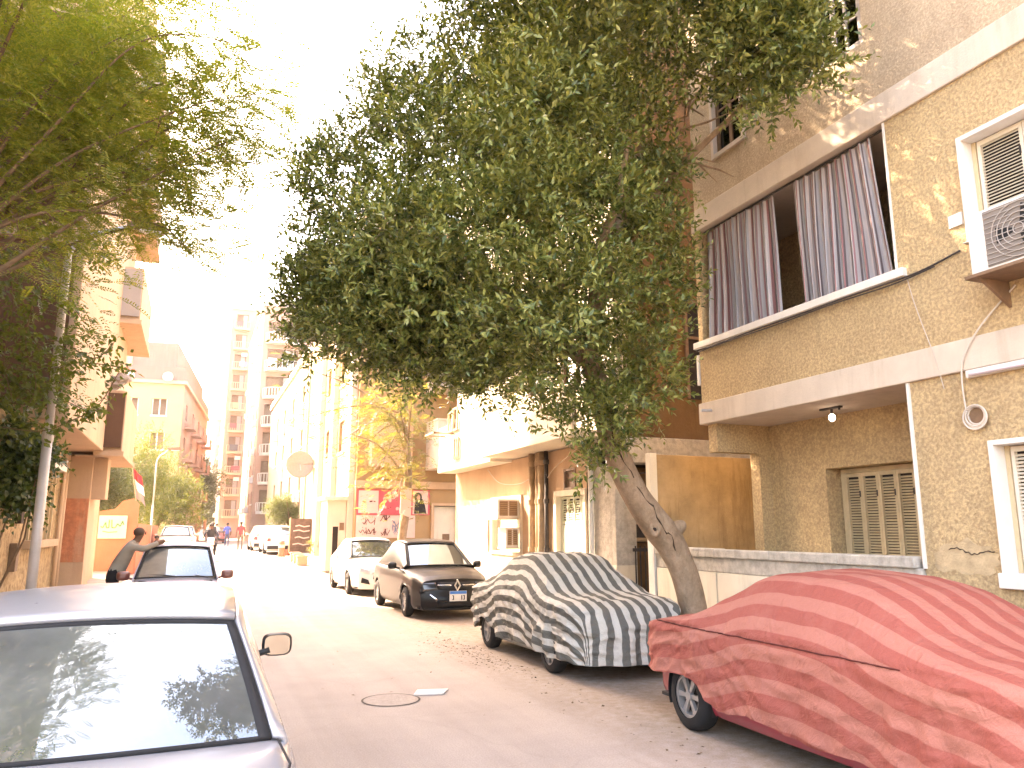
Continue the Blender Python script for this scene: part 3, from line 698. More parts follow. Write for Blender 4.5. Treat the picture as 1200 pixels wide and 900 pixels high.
for h in hol:
    q = MB(); q.box(6.06, 6.12, h[0], h[1], h[2], h[3]); o_ = q.build('window', MAT['window_brown'], b3)
    q = MB(); q.box(5.90, 5.98, h[0] - .08, h[1] + .08, h[2] - .12, h[2]); q.build('sill', MAT['whitewall'], o_)
w = MB(); w.box(6.25, 13, 31.35, 46, .2, 15.3); w.build('core_wall', MAT['dark_gap'], b3)
for y in (31.4, 36.0, 40.2):
    w = MB(); w.box(5.72, 5.95, y, y + .8, gz(y), 15.4); w.build('pilaster', MAT['whitewall'], b3)
def balcony_box(par, x0, x1, y0, y1, z0, z1, mat, t=.1):
    q = MB(); q.box(x0, x1, y0, y1, z0 - .16, z0); o = q.build('balcony_slab', mat, par, bevel=.01)
    q = MB(); q.box(x0 + .01, x0 + t, y0 + .01, y1, z0, z1); q.box(x0 + t, x1 - t, y0 + .012, y0 + t, z0, z1); q.box(x1 - t, x1 - .01, y0 + .01, y1, z0, z1); q.build('parapet', mat, o)
    q = MB(); q.box(x0 - .03, x0 + t + .03, y0 - .03, y1, z1, z1 + .06); q.box(x0 + t + .03, x1 + .02, y0 - .03, y0 + t + .03, z1 + .001, z1 + .058); q.build('coping', mat, o)
    return o
balcony_box(b3, 8.8, 11.2, 29.3, 31.0, 4.35, 6.1, MAT['whitewall'])
balcony_box(b3, 6.4, 8.1, 30.4, 31.0, 4.45, 6.0, MAT['peach'])
balcony_box(b3, 8.8, 11.2, 29.3, 31.0, 7.6, 8.8, MAT['whitewall'])
# doorway with a pale board
q = MB(); q.box(9.08, 9.2, 30.93, 31.05, .2, 2.86).box(10.3, 10.42, 30.93, 31.05, .2, 2.86).box(9.2, 10.3, 30.935, 31.05, 2.75, 2.86); d_ = q.build('door', MAT['peach'], b3)
q = MB(); q.box(9.24, 10.3, 31.12, 31.16, .2, 2.72); q.build('door_leaf', MAT['cream_panel'], d_)
q = MB(); q.box(9.62, 9.92, 31.1, 31.12, 1.35, 1.6); q.build('notice', MAT['window_brown'], d_)
# posters
MAT['pink'] = paint('faded_pink_board', (.52, .10, .13), .8, .1, 4)
MAT['pale_poster'] = paint('pale_pink_paper', (.62, .47, .42), .85, .06, 8)
MAT['ink'] = paint('dark_red_ink', (.13, .03, .03), .8)
MAT['ink_blue'] = paint('blue_ink', (.16, .20, .34), .8)
MAT['skin_print'] = paint('printed_skin_tone', (.50, .30, .22), .8)
pb = thing('poster_board', 'long pink poster board fixed to the sandy side wall', 'poster board', (7.5, 30.98, 2.4))
q = MB(); q.box(6.0, 9.0, 30.94, 30.985, 2.36, 3.38); q.build('board', MAT['pink'], pb)
q = MB(); q.box(6.0, 8.4, 30.94, 30.985, 1.45, 2.34); q.build('lower_board', MAT['pale_poster'], pb)
def poster(label, x0, x1, z0, z1, mat): 
    t = thing('poster', label, 'poster', ((x0 + x1) / 2, 30.94, z0)); q = MB(); q.box(x0, x1, 30.93, 30.938, z0, z1); q.build('sheet', mat, t); return t
def stroke(mb, pts, r_=.018, y=30.926):
    for a, b in zip(pts[:-1], pts[1:]):
        dx, dz = b[0] - a[0], b[1] - a[1]; L = math.hypot(dx, dz) or 1; nx, nz = -dz / L * r_, dx / L * r_
        mb.add([(a[0] - nx, y, a[1] - nz), (b[0] - nx, y, b[1] - nz), (b[0] + nx, y, b[1] + nz), (a[0] + nx, y, a[1] + nz)], [(0, 1, 2, 3)])
p = poster('pale poster with two small dark marks on the pink board', 6.06, 6.86, 2.43, 3.32, MAT['pale_poster'])
q = MB(); stroke(q, [(6.22, 2.88), (6.34, 2.86)], .03); stroke(q, [(6.5, 2.88), (6.62, 2.9)], .03); stroke(q, [(6.66, 2.9), (6.74, 2.88)], .02); q.build('print', MAT['ink'], p)
p = poster('poster of pale scattered figures beside the leaning street tree', 6.98, 7.85, 2.40, 3.34, MAT['pink'])
rr = random.Random(5)
for k in range(11):
    x, z = rr.uniform(7.04, 7.66), rr.uniform(2.46, 3.18); q = MB(); n = 7
    q.poly_prism([(x + .075 + .08 * rr.uniform(.7, 1.2) * math.cos(a), 30.924, z + .06 + .07 * rr.uniform(.7, 1.2) * math.sin(a)) for a in np.linspace(0, 2 * math.pi, n + 1)[:-1]], (0, .004, 0)); q.build('figure', MAT['pale_poster'], p)
q = MB()
for k in range(9): x, z = rr.uniform(7.05, 7.75), rr.uniform(2.5, 3.25); stroke(q, [(x, z), (x + rr.uniform(-.05, .08), z + rr.uniform(-.03, .05))], .018, 30.918)
q.build('print', MAT['ink'], p)
p = poster('poster with a long dark haired figure at the end of the pink board', 8.28, 8.92, 2.40, 3.34, MAT['pale_poster'])
q = MB(); q.poly_prism([(8.50 + .16 * math.cos(a), 30.922, 3.08 + .2 * math.sin(a)) for a in np.linspace(0, 2 * math.pi, 15)[:-1]], (0, .005, 0)); q.poly_prism([(8.34, 30.9221, 2.42), (8.86, 30.9221, 2.42), (8.80, 30.9221, 2.75), (8.68, 30.9221, 3.02), (8.40, 30.9221, 3.02), (8.36, 30.9221, 2.75)], (0, .005, 0)); q.build('hair_and_dress', MAT['black_plastic'], p)
q = MB(); q.poly_prism([(8.51 + .075 * math.cos(a), 30.915, 3.08 + .11 * math.sin(a)) for a in np.linspace(0, 2 * math.pi, 13)[:-1]], (0, .004, 0)); q.build('face', MAT['skin_print'], p)
gf = thing('graffiti', 'dark red and blue handwriting on the lower pale board', 'graffiti', (7.0, 30.93, 1.6))
q = MB()
def scrawl(mb, x, z, w_, seed):
    r2 = random.Random(seed); pts = []; n = 16
    for i in range(n): t = i / (n - 1); pts.append((x + w_ * (1 - t), z + .05 * math.sin(t * 11 + seed) * (1 if r2.random() > .3 else 2.2)))
    stroke(mb, pts, .013)
    for i in range(4): a = x + w_ * r2.random(); stroke(mb, [(a, z + r2.choice((.14, -.12))), (a + .03, z + r2.choice((.15, -.11)))], .013)
scrawl(q, 6.25, 2.08, .5, 1); scrawl(q, 6.12, 1.72, .3, 2); scrawl(q, 6.5, 1.70, .3, 3); scrawl(q, 6.95, 2.22, .4, 7); scrawl(q, 7.0, 1.66, .35, 8)
stroke(q, [(6.42, 1.62), (6.5, 1.8), (6.6, 1.62), (6.44, 1.64)], .013); q.build('writing', MAT['ink'], gf)
q = MB(); scrawl(q, 7.5, 2.0, .35, 4); scrawl(q, 7.45, 1.85, .4, 5); scrawl(q, 7.5, 1.7, .35, 6); stroke(q, [(7.45, 2.15), (7.9, 1.6)], .012); q.build('writing', MAT['ink_blue'], gf)

# kiosk / guard booth and shop fronts along that block
kb = thing('kiosk', 'white boxed kiosk with a dark window before the sandy block', 'kiosk', (5.35, 31.4, gz(31.4)))
z0 = gz(31.4) + .1
q = MB(); holewall(q, 'Y', 31.6, 31.66, 4.95, 5.7, z0, 2.95, [(5.2, 5.42, .6, 1.9)]); q.box(4.95, 5.01, 31.66, 33.2, z0, 2.95); q.box(5.64, 5.7, 31.66, 33.2, z0, 2.95); q.build('wall', MAT['whitewall'], kb)
q = MB(); q.box(4.8, 5.72, 31.35, 33.4, 2.95, 3.1); q.build('roof', MAT['whitewall'], kb, bevel=.02)
q = MB(); q.box(5.2, 5.42, 31.64, 31.67, .6, 1.9); q.build('window', MAT['dark_room'], kb)
q = MB(); q.box(5.46, 5.64, 31.57, 31.6, 1.75, 2.05); q.build('notice', MAT['window_brown'], kb)
# dark notice panel, dish, planters by the far pavement
nb = thing('billboard', 'tall dark weathered panel standing by the far pavement', 'panel', (5.0, 43, gz(43)))
q = MB(); q.box(4.86, 6.0, 43.0, 43.08, gz(43) + .13, 2.35); q.build('panel', paint('weathered_dark_board', (.13, .085, .065), .85, .35, 4, .3, 20), nb)
q = MB(); q.box(4.80, 4.86, 42.98, 43.1, gz(43) + .1, 2.4).box(6.0, 6.06, 42.98, 43.1, gz(43) + .1, 2.4); q.build('post', MAT['peach'], nb)
q = MB()
for k, z in enumerate((1.0, 1.35, 1.7, 1.95)): stroke(q, [(5.0 + .1 * (k % 2), z), (5.3, z + .05), (5.55, z - .03), (5.85, z + .02)], .03, 42.99)
q.build('writing', MAT['pale_poster'], nb)
ds = thing('satellite_dish', 'large pale satellite dish on the corner of the sandy block', 'dish', (5.6, 44, 5))
P = []
for i in range(7):
    r_ = .75 * i / 6; P.append([(5.25 + r_ * math.cos(a), 43.6 + .5 * (r_ / .75) ** 2 * -.35 + .2, 5.3 + r_ * math.sin(a)) for a in np.linspace(0, 2 * math.pi, 22)])
q = MB(); q.grid(P); q.build('reflector', MAT['window_grey'], ds, smooth=True, solid=.02)
q = MB(); q.tube([(5.25, 43.62, 5.3), (5.25, 43.1, 4.95)], .02, 6); q.tube([(5.25, 43.8, 5.3), (5.9, 44.1, 5.2)], .04, 6); q.build('arm', MAT['metal_grey'], ds)
for i in range(3):
    y = 36 + 1.2 * i
    t = thing('planter', 'small square concrete planter on the far pavement edge', 'planter', (4.62, y, gz(y)), group='planters on the far pavement')
    q = MB(); q.box(-.22, .22, -.2, .2, 0, .36); q.box(-.25, .25, -.23, .23, .36, .42); q.build('pot', MAT['peach'], t, local=True, bevel=.015)
    q = MB(); q.box(-.2, .2, -.18, .18, .40, .44); q.build('soil', MAT['ground'], t, local=True)

# ------------------------------------------------------------ far towers along the right-hand side
LAUNDRY = [paint('hung_cloth', c, .9, .05) for c in ((.30, .08, .08), (.16, .18, .30), (.55, .50, .46), (.10, .09, .09), (.45, .30, .16))]
def tower(name, label, x0, x1, y0, y1, h, walls, trim, balconies, wins_x, first=1, curved=False, rz=0, pink=None, group=None, fh=3.0):
    z0 = gz(y0); t = thing(name, label, 'building', ((x0 + x1) / 2, y0, z0), 0, group)
    nf = int(h // fh)
    hy = []; hx = []
    for k in range(first, nf):
        for (a, b) in balconies: hy.append((a + .25, b - .25, z0 + k * fh + .1, z0 + k * fh + 2.3))
        for (a, b) in wins_x: hx.append((a, b, z0 + k * fh + .9, z0 + k * fh + 2.2))
    q = MB(); holewall(q, 'Y', y0, y0 + .4, x0, x1, z0 - .3, z0 + h, hy); q.build('front_wall', walls, t)
    q = MB(); holewall(q, 'X', x0 + .003, x0 + .4, y0 + .41, y1, z0 - .3, z0 + h, hx); q.build('street_wall', walls, t)
    q = MB(); q.box(x0 + .45, x1, y0 + .55, y1, z0 - .3, z0 + h - .1); q.build('core_wall', MAT['window_brown'], t)
    q = MB(); q.box(x0 - .15, x1 + .1, y0 - .15, y1 + .1, z0 + h, z0 + h + .5); q.build('roof_edge', trim, t)
    for k in range(first, nf):
        z = z0 + k * fh
        for i, (a, b) in enumerate(balconies):
            n = 14; pts = []; rad = 1.25
            if curved: pts = [(a + (b - a) * s, y0 - rad * math.sin(math.pi * s) ** .5, z - .2) for s in np.linspace(0, 1, n)]
            else: pts = [(a, y0, z - .2), (a, y0 - 1.1, z - .2), (b, y0 - 1.1, z - .2), (b, y0, z - .2)]
            q = MB(); q.poly_prism(pts, (0, 0, .3)); o = q.build('balcony', trim, t)
            rl = MB()
            for s in range(len(pts) - 1):
                p0, p1 = np.array(pts[s]), np.array(pts[s + 1])
                rl.tube([p0 + (0, 0, 1.15), p1 + (0, 0, 1.15)], .05, 5)
                m_ = max(1, int(np.linalg.norm(p1 - p0) / .28))
                for j in range(m_): c = p0 + (p1 - p0) * (j / m_); rl.box(c[0] - .04, c[0] + .04, c[1] - .04, c[1] + .04, c[2] + .3, c[2] + 1.12)
            rl.build('railing', trim, o, kind='stuff')
            if not (pink and k == pink) and rnd.random() < .55:
                lx = a + rnd.uniform(.2, (b - a) * .5); ly = y0 - (1.18 if not curved else 1.30); col = rnd.choice(LAUNDRY)
                q = MB(); q.box(lx, lx + rnd.uniform(.5, 1.3), ly - .03, ly, z + rnd.uniform(.1, .4), z + 1.02); q.build('laundry', col, o)
            if rnd.random() < .4: q = MB(); q.box(b - .9, b - .15, y0 - .33, y0 - .02, z + 2.0, z + 2.5); q.build('air_conditioner', MAT['ac_white'], t)
            if pink and k == pink:
                P = [[(a + .2 + (b - a) * .9 * s, y0 - .95 - .05 * math.sin(s * 40) - (rad * math.sin(math.pi * max(.02, min(.98, s))) ** .5 - .95 if curved else 0) * .92, z + 2.45 - 2.2 * u) for s in np.linspace(.22, 1, 40)] for u in (0, .5, 1)]
                c_ = MB(); c_.grid(P); tag(c_.build('balcony_curtain', paint('mauve_sheet', (.42, .20, .28), .9, .1, 5), smooth=True), 'mauve sheet curtain hung across a far curved balcony', 'curtain')
            d = MB(); d.box(a + (b - a) * .55, a + (b - a) * .82, y0 + .18, y0 + .24, z + .12, z + 2.25); d.build('door', MAT['window_grey'], t)
        for i, (a, b) in enumerate(wins_x):
            q = MB(); q.box(x0 + .12, x0 + .18, a, b, z + .9, z + 2.2); o = q.build('window', MAT['window_brown'], t)
            q = MB(); q.box(x0 - .1, x0 + .05, a - .1, b + .1, z + .75, z + .9); q.build('sill', trim, o)
            if rnd.random() < .45: q = MB(); q.box(x0 - .42, x0 - .02, a + .1, a + .9, z + .1, z + .7); q.build('air_conditioner', MAT['ac_white'], t)
    q = MB(); q.box(x0 - .05, x0, y0 + .5, y0 + .62, z0, z0 + h); q.build('drain_pipe', MAT['pipe'], t)
    return t
MAT['pinkish'] = paint('pinkish_render', (.40, .235, .165), .9, .08, .6, .1, 10, .2, 0, .3, (.34, .22, .15))
MAT['creamfar'] = paint('cream_render', (.46, .335, .215), .9, .06, .6, .1, 10, .2, 0, .3, (.42, .31, .2))
MAT['greyfar'] = paint('grey_render', (.36, .31, .27), .9, .1, .5, .1, 10, .2)
tower('balcony_tower', 'pale tower with curved railed balconies behind the clipped round bush', 5.6, 13, 84, 108, 25, MAT['pinkish'], MAT['whitewall'], [(5.9, 9.6)], [(86, 87.4), (91, 92.4), (96, 97.4), (102, 103.4)], 1, True, pink=4)
tower('stepped_tower', 'tall narrow pinkish tower rising highest along the street', 3.3, 12, 116, 140, 33, MAT['pinkish'], MAT['creamfar'], [(3.7, 5.8)], [(118, 119.4), (124, 125.4), (130, 131.4), (136, 137.4)], 1, False)
tower('grey_tower', 'hazy grey tower farthest along the right side of the street', 2.9, 12, 152, 185, 21, MAT['greyfar'], MAT['creamfar'], [(3.2, 5.2)], [(155, 157), (163, 165), (172, 174)], 1, False)
tower('end_block', 'hazy low block closing the far end of the street', -4, 10, 232, 245, 23, MAT['greyfar'], MAT['creamfar'], [(-3, -.5), (1.5, 4)], [], 1, False)
tower('shop_row', 'low cream row with a ledge between the sandy block and the balcony tower', 6.6, 13, 52, 80, 13, MAT['creamfar'], MAT['whitewall'], [(7.0, 9.4)], [(54, 55.4), (60, 61.4), (66, 67.4), (72, 73.4)], 1, False)

# ------------------------------------------------------------ yellow block with pink roof storeys on the left
yb = thing('yellow_block', 'pale yellow block with two stepped pink roof storeys', 'building', (-1.6, 76, gz(76)), R(-5.5))
MAT['palepink'] = paint('pink_roof_paint', (.55, .17, .13), .9, .06, .6, 0, 10, .2, 0, .2, (.5, .3, .25))
MAT['yellowfar'] = paint('pale_yellow_render', (.50, .34, .17), .9, .06, .5, 0, 10, .2)
holes = [(x, x + 1.3, z, z + 1.5) for x in (-7.6, -5.0, -2.6) for z in (2.2, 5.3, 8.4, 11.5)]
q = MB(); holewall(q, 'Y', 0, .4, -9, 0, 0, 14.4, holes); q.build('front_wall', MAT['yellowfar'], yb, local=True)
q = MB(); holewall(q, 'X', -.02, -.4, .41, 26, 0, 14.4, [(y, y + 1.4, z, z + 1.5) for y in (3, 9, 15, 21) for z in (2.2, 5.3, 8.4, 11.5)]); q.build('street_wall', MAT['pinkish'], yb, local=True)
q = MB(); q.box(-9, -.45, .5, 26, 0, 14.2); q.build('core_wall', MAT['window_brown'], yb, local=True)
for h in holes:
    q = MB(); q.box(h[0] - .06, h[1] + .06, -.08, .06, h[2] - .16, h[2]); q.box((h[0] + h[1]) / 2 - .05, (h[0] + h[1]) / 2 + .05, .12, .2, h[2], h[3]); q.box(h[0] + .01, h[0] + .1, .12, .2, h[2], h[3]); q.box(h[1] - .1, h[1] - .01, .12, .2, h[2], h[3])
    q.build('window', MAT['whitewall'], yb, local=True)
for y in (3, 9, 15, 21):
    for z in (2.2, 5.3, 8.4, 11.5):
        q = MB(); q.box(-.02, .9, y - .6, y + 2, z - .9, z - .7); q.box(.8, .9, y - .6, y + 2, z - .7, z + .2); q.build('balcony', MAT['pinkish'], yb, local=True)
q = MB(); q.box(-9.2, .25, -.25, 26, 14.4, 14.7); q.build('cornice', MAT['creamfar'], yb, local=True)
q = MB(); q.box(-9, .02, 0, 26, 14.7, 16.0); q.build('roof_storey', MAT['palepink'], yb, local=True)
q = MB(); q.box(-9, -.8, .6, 26, 16.0, 18.4); q.build('roof_storey', MAT['palepink'], yb, local=True)
q = MB(); q.box(-5.4, -4.6, .2, .6, 16.0, 19.0); q.build('roof_pier', MAT['creamfar'], yb, local=True)
for x in (-4.6, -1.4, -6.8):
    P = [[(x + .45 * i / 4 * math.cos(a), -.3 - .12 * (1 - (i / 4) ** 2), 15.0 + .45 * i / 4 * math.sin(a)) for a in np.linspace(0, 2 * math.pi, 14)] for i in range(5)]
    q = MB(); q.grid(P); q.build('dish', MAT['whitewall'], yb, local=True, smooth=True, solid=.03)

# ------------------------------------------------------------ umber block on the left
lbk = thing('umber_block', 'brown and dull peach block with boxed balconies beside the lamp post', 'building', (-4.5, 20, 0))
w = MB(); holewall(w, 'X', -3.25, -3.0, 6, 25.6, 0, 3.72, [(17.8, 20.6, 1.58, 3.1)]); w.build('lower_wall', MAT['leftlower'], lbk)
w = MB(); w.box(-8.4, -2.2, 15.6, 25.5, 3.72, 18.0); w.build('upper_wall', MAT['leftpeach'], lbk, bevel=.02)
w = MB(); w.box(-8.4, -3.02, 25.62, 30.3, 0, 18.0); w.build('rear_wall', MAT['leftpeach'], lbk)
w = MB(); w.box(-8.4, -3.6, 6, 15.58, 3.9, 17.5); w.build('upper_wall', MAT['leftpeach'], lbk)
w = MB(); w.box(-8.2, -3.3, 6.1, 25.5, 0, 3.7); w.build('core_wall', MAT['dark_gap'], lbk)
for z0, z1 in ((3.95, 6.95), (7.4, 8.65), (10.0, 11.6), (13.0, 14.6)):
    w = MB(); w.box(-8.3, -2.34, 15.53, 15.6, z0, z1); w.build('brown_panel', MAT['leftbrown'], lbk)  # dark brown on this end face only; the street side stays peach
for z in (6.97, 9.9, 12.8):
    w = MB(); w.box(-8.35, -2.15, 15.46, 15.6, z, z + .38); w.build('slab_band', MAT['leftpeach'], lbk)
for (y0, y1, z0, z1, xo) in ((21.6, 25.6, 3.72, 5.28, -1.78), (22.6, 27.0, 7.4, 8.9, -1.72), (21.6, 27.0, 10.6, 12.0, -1.66), (22, 27, 13.8, 15.2, -1.66)):
    w = MB(); w.box(-2.2, xo, y0 + .07, y1, z0, z1); o_ = w.build('box_balcony', MAT['leftpeach'], lbk, bevel=.01)
    w = MB(); w.box(-2.36, xo - .03, y0, y0 + .07, z0 + .1, z1 - .08); w.build('brown_panel', MAT['leftbrown'] if z0 < 6 else MAT['greyfar'], o_)
    w = MB(); w.box(-2.4, xo + .05, y0 - .05, y1 + .03, z0 - .12, z0 - .002); w.build('slab', MAT['leftpeach'], o_)
# barred window of the lower wall
f = MB(); f.box(-3.02, -2.86, 17.5, 20.9, 1.42, 1.58); wd = f.build('window', MAT['leftpeach'], lbk, bevel=.01)
f = MB(); f.box(-3.12, -3.08, 17.8, 20.6, 1.58, 3.1); f.build('shutter_board', MAT['yellowwall'], wd)
for y in (17.95, 18.45, 18.95, 19.5, 20.05, 20.5):
    f = MB(); f.box(-3.04, -2.98, y - .03, y + .03, 1.58, 3.1); f.build('bar', MAT['shutter'], wd)
f = MB(); f.box(-3.02, -2.84, 17.5, 20.9, 3.12, 3.26); f.build('lintel', MAT['white_plaster'], wd)
pl = thing('painted_pillar', 'pillar with flaking red paint under the boxed balcony', 'pillar', (-2.7, 22.6, 0))
w = MB(); w.box(-3.0, -2.42, 22.0, 23.2, 0, 3.6); w.build('shaft', MAT['leftpeach'], pl, bevel=.015)
w = MB(); w.box(-2.98, -2.44, 21.985, 22.0, 1.0, 2.55); w.build('red_paint', MAT['redpaint'], pl)
w = MB(); w.box(-2.42, -2.1, 22.1, 22.8, 2.55, 3.58); w.build('bracket', MAT['leftpeach'], pl)
for (y, z, h_, d_) in ((16.6, 1.9, .35, .1), (16.4, 1.05, .5, .12)):
    w = MB(); w.box(-3.0, -3.0 + d_, y, y + .25, z, z + h_); tag(w.build('meter_box', MAT['window_brown'] if h_ > .4 else MAT['dark_gap'], bevel=.01), 'rusty brown metal box low on the flaking wall' if h_ > .4 else 'small dark meter box on the flaking wall', 'box')
for y in (21.2, 21.6):
    w = MB(); w.cyl((-2.93, y, 0), (-2.93, y, 3.6), .05, n=10); tag(w.build('drain_pipe', MAT['leftpeach'], smooth=True), 'peach drain pipe closest to the pillar with red paint' if y > 21.4 else 'peach drain pipe between the barred window and another drain pipe', 'pipe')
# bundle on the balcony
rr = random.Random(3); bu = thing('cloth_bundle', 'crumpled bundle of old sacks on the box balcony', 'bundle', (-2.05, 21.9, 5.28))
for k in range(7):
    q = MB(); q.sphere((-2.05 + rr.uniform(-.2, .2), 21.95 + rr.uniform(-.1, .3), 5.38 + rr.uniform(0, .28)), rr.uniform(.12, .2), 8, 6, sq=(1, 1, .7))
    q.v = [tuple(np.array(p) + np.array([rr.uniform(-1, 1) for _ in range(3)]) * .05) for p in q.v]
    q.build('sack', MAT['leftpeach'] if k % 2 else MAT['greyfar'], bu)

# ------------------------------------------------------------ lamp posts
def lamp_post(label, x, y, H, arm, mat, r_=.075, dirx=1.0):
    z0 = gz(y) + .12
    t = thing('street_lamp', label, 'lamp post', (x, y, z0))
    q = MB(); q.tube([(0, 0, 0), (0, 0, H * .45)], [r_ * 1.05, r_], 16); q.build('pole', mat, t, local=True, smooth=True)
    q = MB(); pts = [(0, 0, H * .45), (0, 0, H * .88)] + [(.45 * (1 - math.cos(a)) * dirx, 0, H * .88 + .55 * math.sin(a)) for a in np.linspace(.15, 1.25, 7)] + [(arm * dirx, 0, H * .88 + .78)]
    q.tube(pts, [r_ * .85] * 2 + [r_ * .6] * 8, 12); q.build('arm', mat, t, local=True, smooth=True)
    q = MB(); q.tube([(0, 0, H * .44), (0, 0, H * .47)], r_ * 1.15, 16); q.build('collar', mat, t, local=True)
    q = MB(); q.box(-r_ * 1.8, r_ * 1.8, -r_ * 1.8, r_ * 1.8, 0, .03); q.build('base_plate', mat, t, local=True)
    zt = H * .88 + .80
    hd = MB(); x0, x1 = (arm - .1) * dirx, (arm + .55) * dirx
    hd.hexa([(x0, -.08, zt - .06), (x1, -.12, zt - .08), (x1, .12, zt - .08), (x0, .08, zt - .06), (x0, -.06, zt + .05), (x1 * .97, -.08, zt + .09), (x1 * .97, .08, zt + .09), (x0, .06, zt + .05)])
    o = hd.build('lamp_head', MAT['window_brown'], t, local=True, bevel=.02)
    g = MB(); g.box((arm + .1) * dirx, (arm + .5) * dirx, -.09, .09, zt - .105, zt - .082); g.build('lens', MAT['white_plaster'], o, local=True)
    return t
MAT['pole'] = paint('white_grey_pole_paint', (.50, .46, .44), .5, .08, 5, .1, 30, .35, .2, .4, (.25, .18, .13))
lamp_post('grey white street lamp post rising beside the brown block', -2.28, 14.4, 7.0, .95, MAT['pole'])
lamp_post('slim street lamp post in front of the garden trees', -1.95, 44, 5.2, .55, MAT['pole'], .05)

# ------------------------------------------------------------ garden wall, sign and flag on the left
pw = thing('salmon_wall', 'salmon painted gate wall with a raised shoulder left of the street', 'wall', (-2.6, 33, 0))
MAT['salmon'] = paint('salmon_wall_paint', (.46, .18, .11), .9, .1, 1.5, .2, 20, .2, 0, .3, (.4, .22, .14))
q = MB(); prof = [(-4.6, .05), (-1.95, .05), (-1.95, 2.75), (-2.15, 2.95), (-2.5, 2.85), (-2.75, 2.55), (-3.3, 2.45), (-4.6, 2.45)]
q.poly_prism([(a, 33.0, b) for a, b in prof], (0, .25, 0)); q.build('wall', MAT['salmon'], pw)
q = MB(); q.box(-2.12, -1.92, 33.25, 52, .1, 2.0); q.build('street_wall', MAT['salmon'], pw)
sg = thing('wall_sign', 'white sign with green handwriting on the salmon gate wall', 'sign', (-2.9, 32.98, 1.5))
q = MB(); q.box(-3.25, -2.3, 32.95, 32.995, 1.45, 2.3); q.build('board', MAT['whitewall'], sg)
q = MB(); MAT['green_ink'] = paint('green_sign_ink', (.10, .30, .12), .8)
stroke(q, [(-2.4, 1.95), (-2.45, 2.1), (-2.52, 1.9), (-2.62, 2.0), (-2.68, 1.85), (-2.8, 1.85), (-2.82, 2.15)], .022, 32.94)
stroke(q, [(-2.9, 2.15), (-2.9, 1.85), (-2.98, 1.85), (-3.02, 2.05), (-3.1, 1.85), (-3.18, 1.9)], .022, 32.94); stroke(q, [(-2.6, 1.7), (-2.9, 1.68), (-3.1, 1.72)], .018, 32.94)
q.build('writing', MAT['green_ink'], sg)
fl = thing('flag', 'drooping red white and black flag on the salmon gate wall', 'flag', (-2.05, 33.05, 2.8))
q = MB(); q.cyl((-2.02, 33.1, 2.6), (-2.3, 33.1, 4.15), .018, n=6); q.build('staff', MAT['pipe'], fl)
for k, (m_, a, b) in enumerate((('red', 0, .36), ('white', .36, .68), ('blk', .68, 1.0))):
    col = {'red': (.55, .05, .06), 'white': (.75, .70, .66), 'blk': (.35, .25, .24)}[m_]
    P = [[(-2.29 + .27 * (u * .9) + .45 * s + .02 * math.sin(9 * s + 2 * k), 33.1 + .05 * math.sin(s * 11), 4.12 - u * 1.15 - .42 * s) for s in np.linspace(0, .75, 12)] for u in np.linspace(a, b, 4)]
    q = MB(); q.grid(P); q.build('stripe', paint('flag_' + m_, col, .9), fl, smooth=True)
# ------------------------------------------------------------ vehicles
MAT['glass_car'] = glassmat('car_glass', (.42, .48, .47), 1.5, 0, (.17, .20, .22), .06)
MAT['glass_rear'] = glassmat('rear_window_glass', (.45, .53, .53), 1.5, 0, (.17, .205, .225), .15)
MAT['light_clear'] = paint('headlamp_plastic', (.55, .55, .55), .12, .05, 20, 0, 50, .6, .3, coat=1)
MAT['light_smoke'] = paint('smoked_headlamp', (.012, .012, .014), .3, .1, 20, 0, 50, .6, 0, coat=1)
MAT['light_red'] = paint('red_tail_lamp', (.40, .03, .03), .2, .1, 20, 0, 50, .6, 0, coat=1)
MAT['plate_white'] = paint('white_number_plate', (.70, .68, .64), .5, .03)
MAT['plate_blue'] = paint('blue_plate_band', (.05, .20, .55), .5, .03)
MAT['hub'] = paint('dusty_alloy', (.40, .38, .36), .45, .1, 10, 0, 50, .5, .6)
MAT['seat'] = paint('grey_seat_cloth', (.16, .16, .16), .9, .1, 20)
MAT['mirror_glass'] = paint('mirror_glass', (.55, .47, .36), .04, .01, 2, 0, 50, .8, 1.0)
MAT['liner'] = MAT['black_plastic']

def crom(ctrl, n):
    c = np.array(ctrl, float); k = len(c); t = np.linspace(0, k - 1, n); out = []
    for s in t:
        i = min(int(s), k - 2); u = s - i
        p0, p1, p2, p3 = c[max(i - 1, 0)], c[i], c[i + 1], c[min(i + 2, k - 1)]
        out.append(.5 * (2 * p1 + (p2 - p0) * u + (2 * p0 - 5 * p1 + 4 * p2 - p3) * u * u + (3 * p1 - p0 - 3 * p2 + p3) * u ** 3))
    return np.array(out)

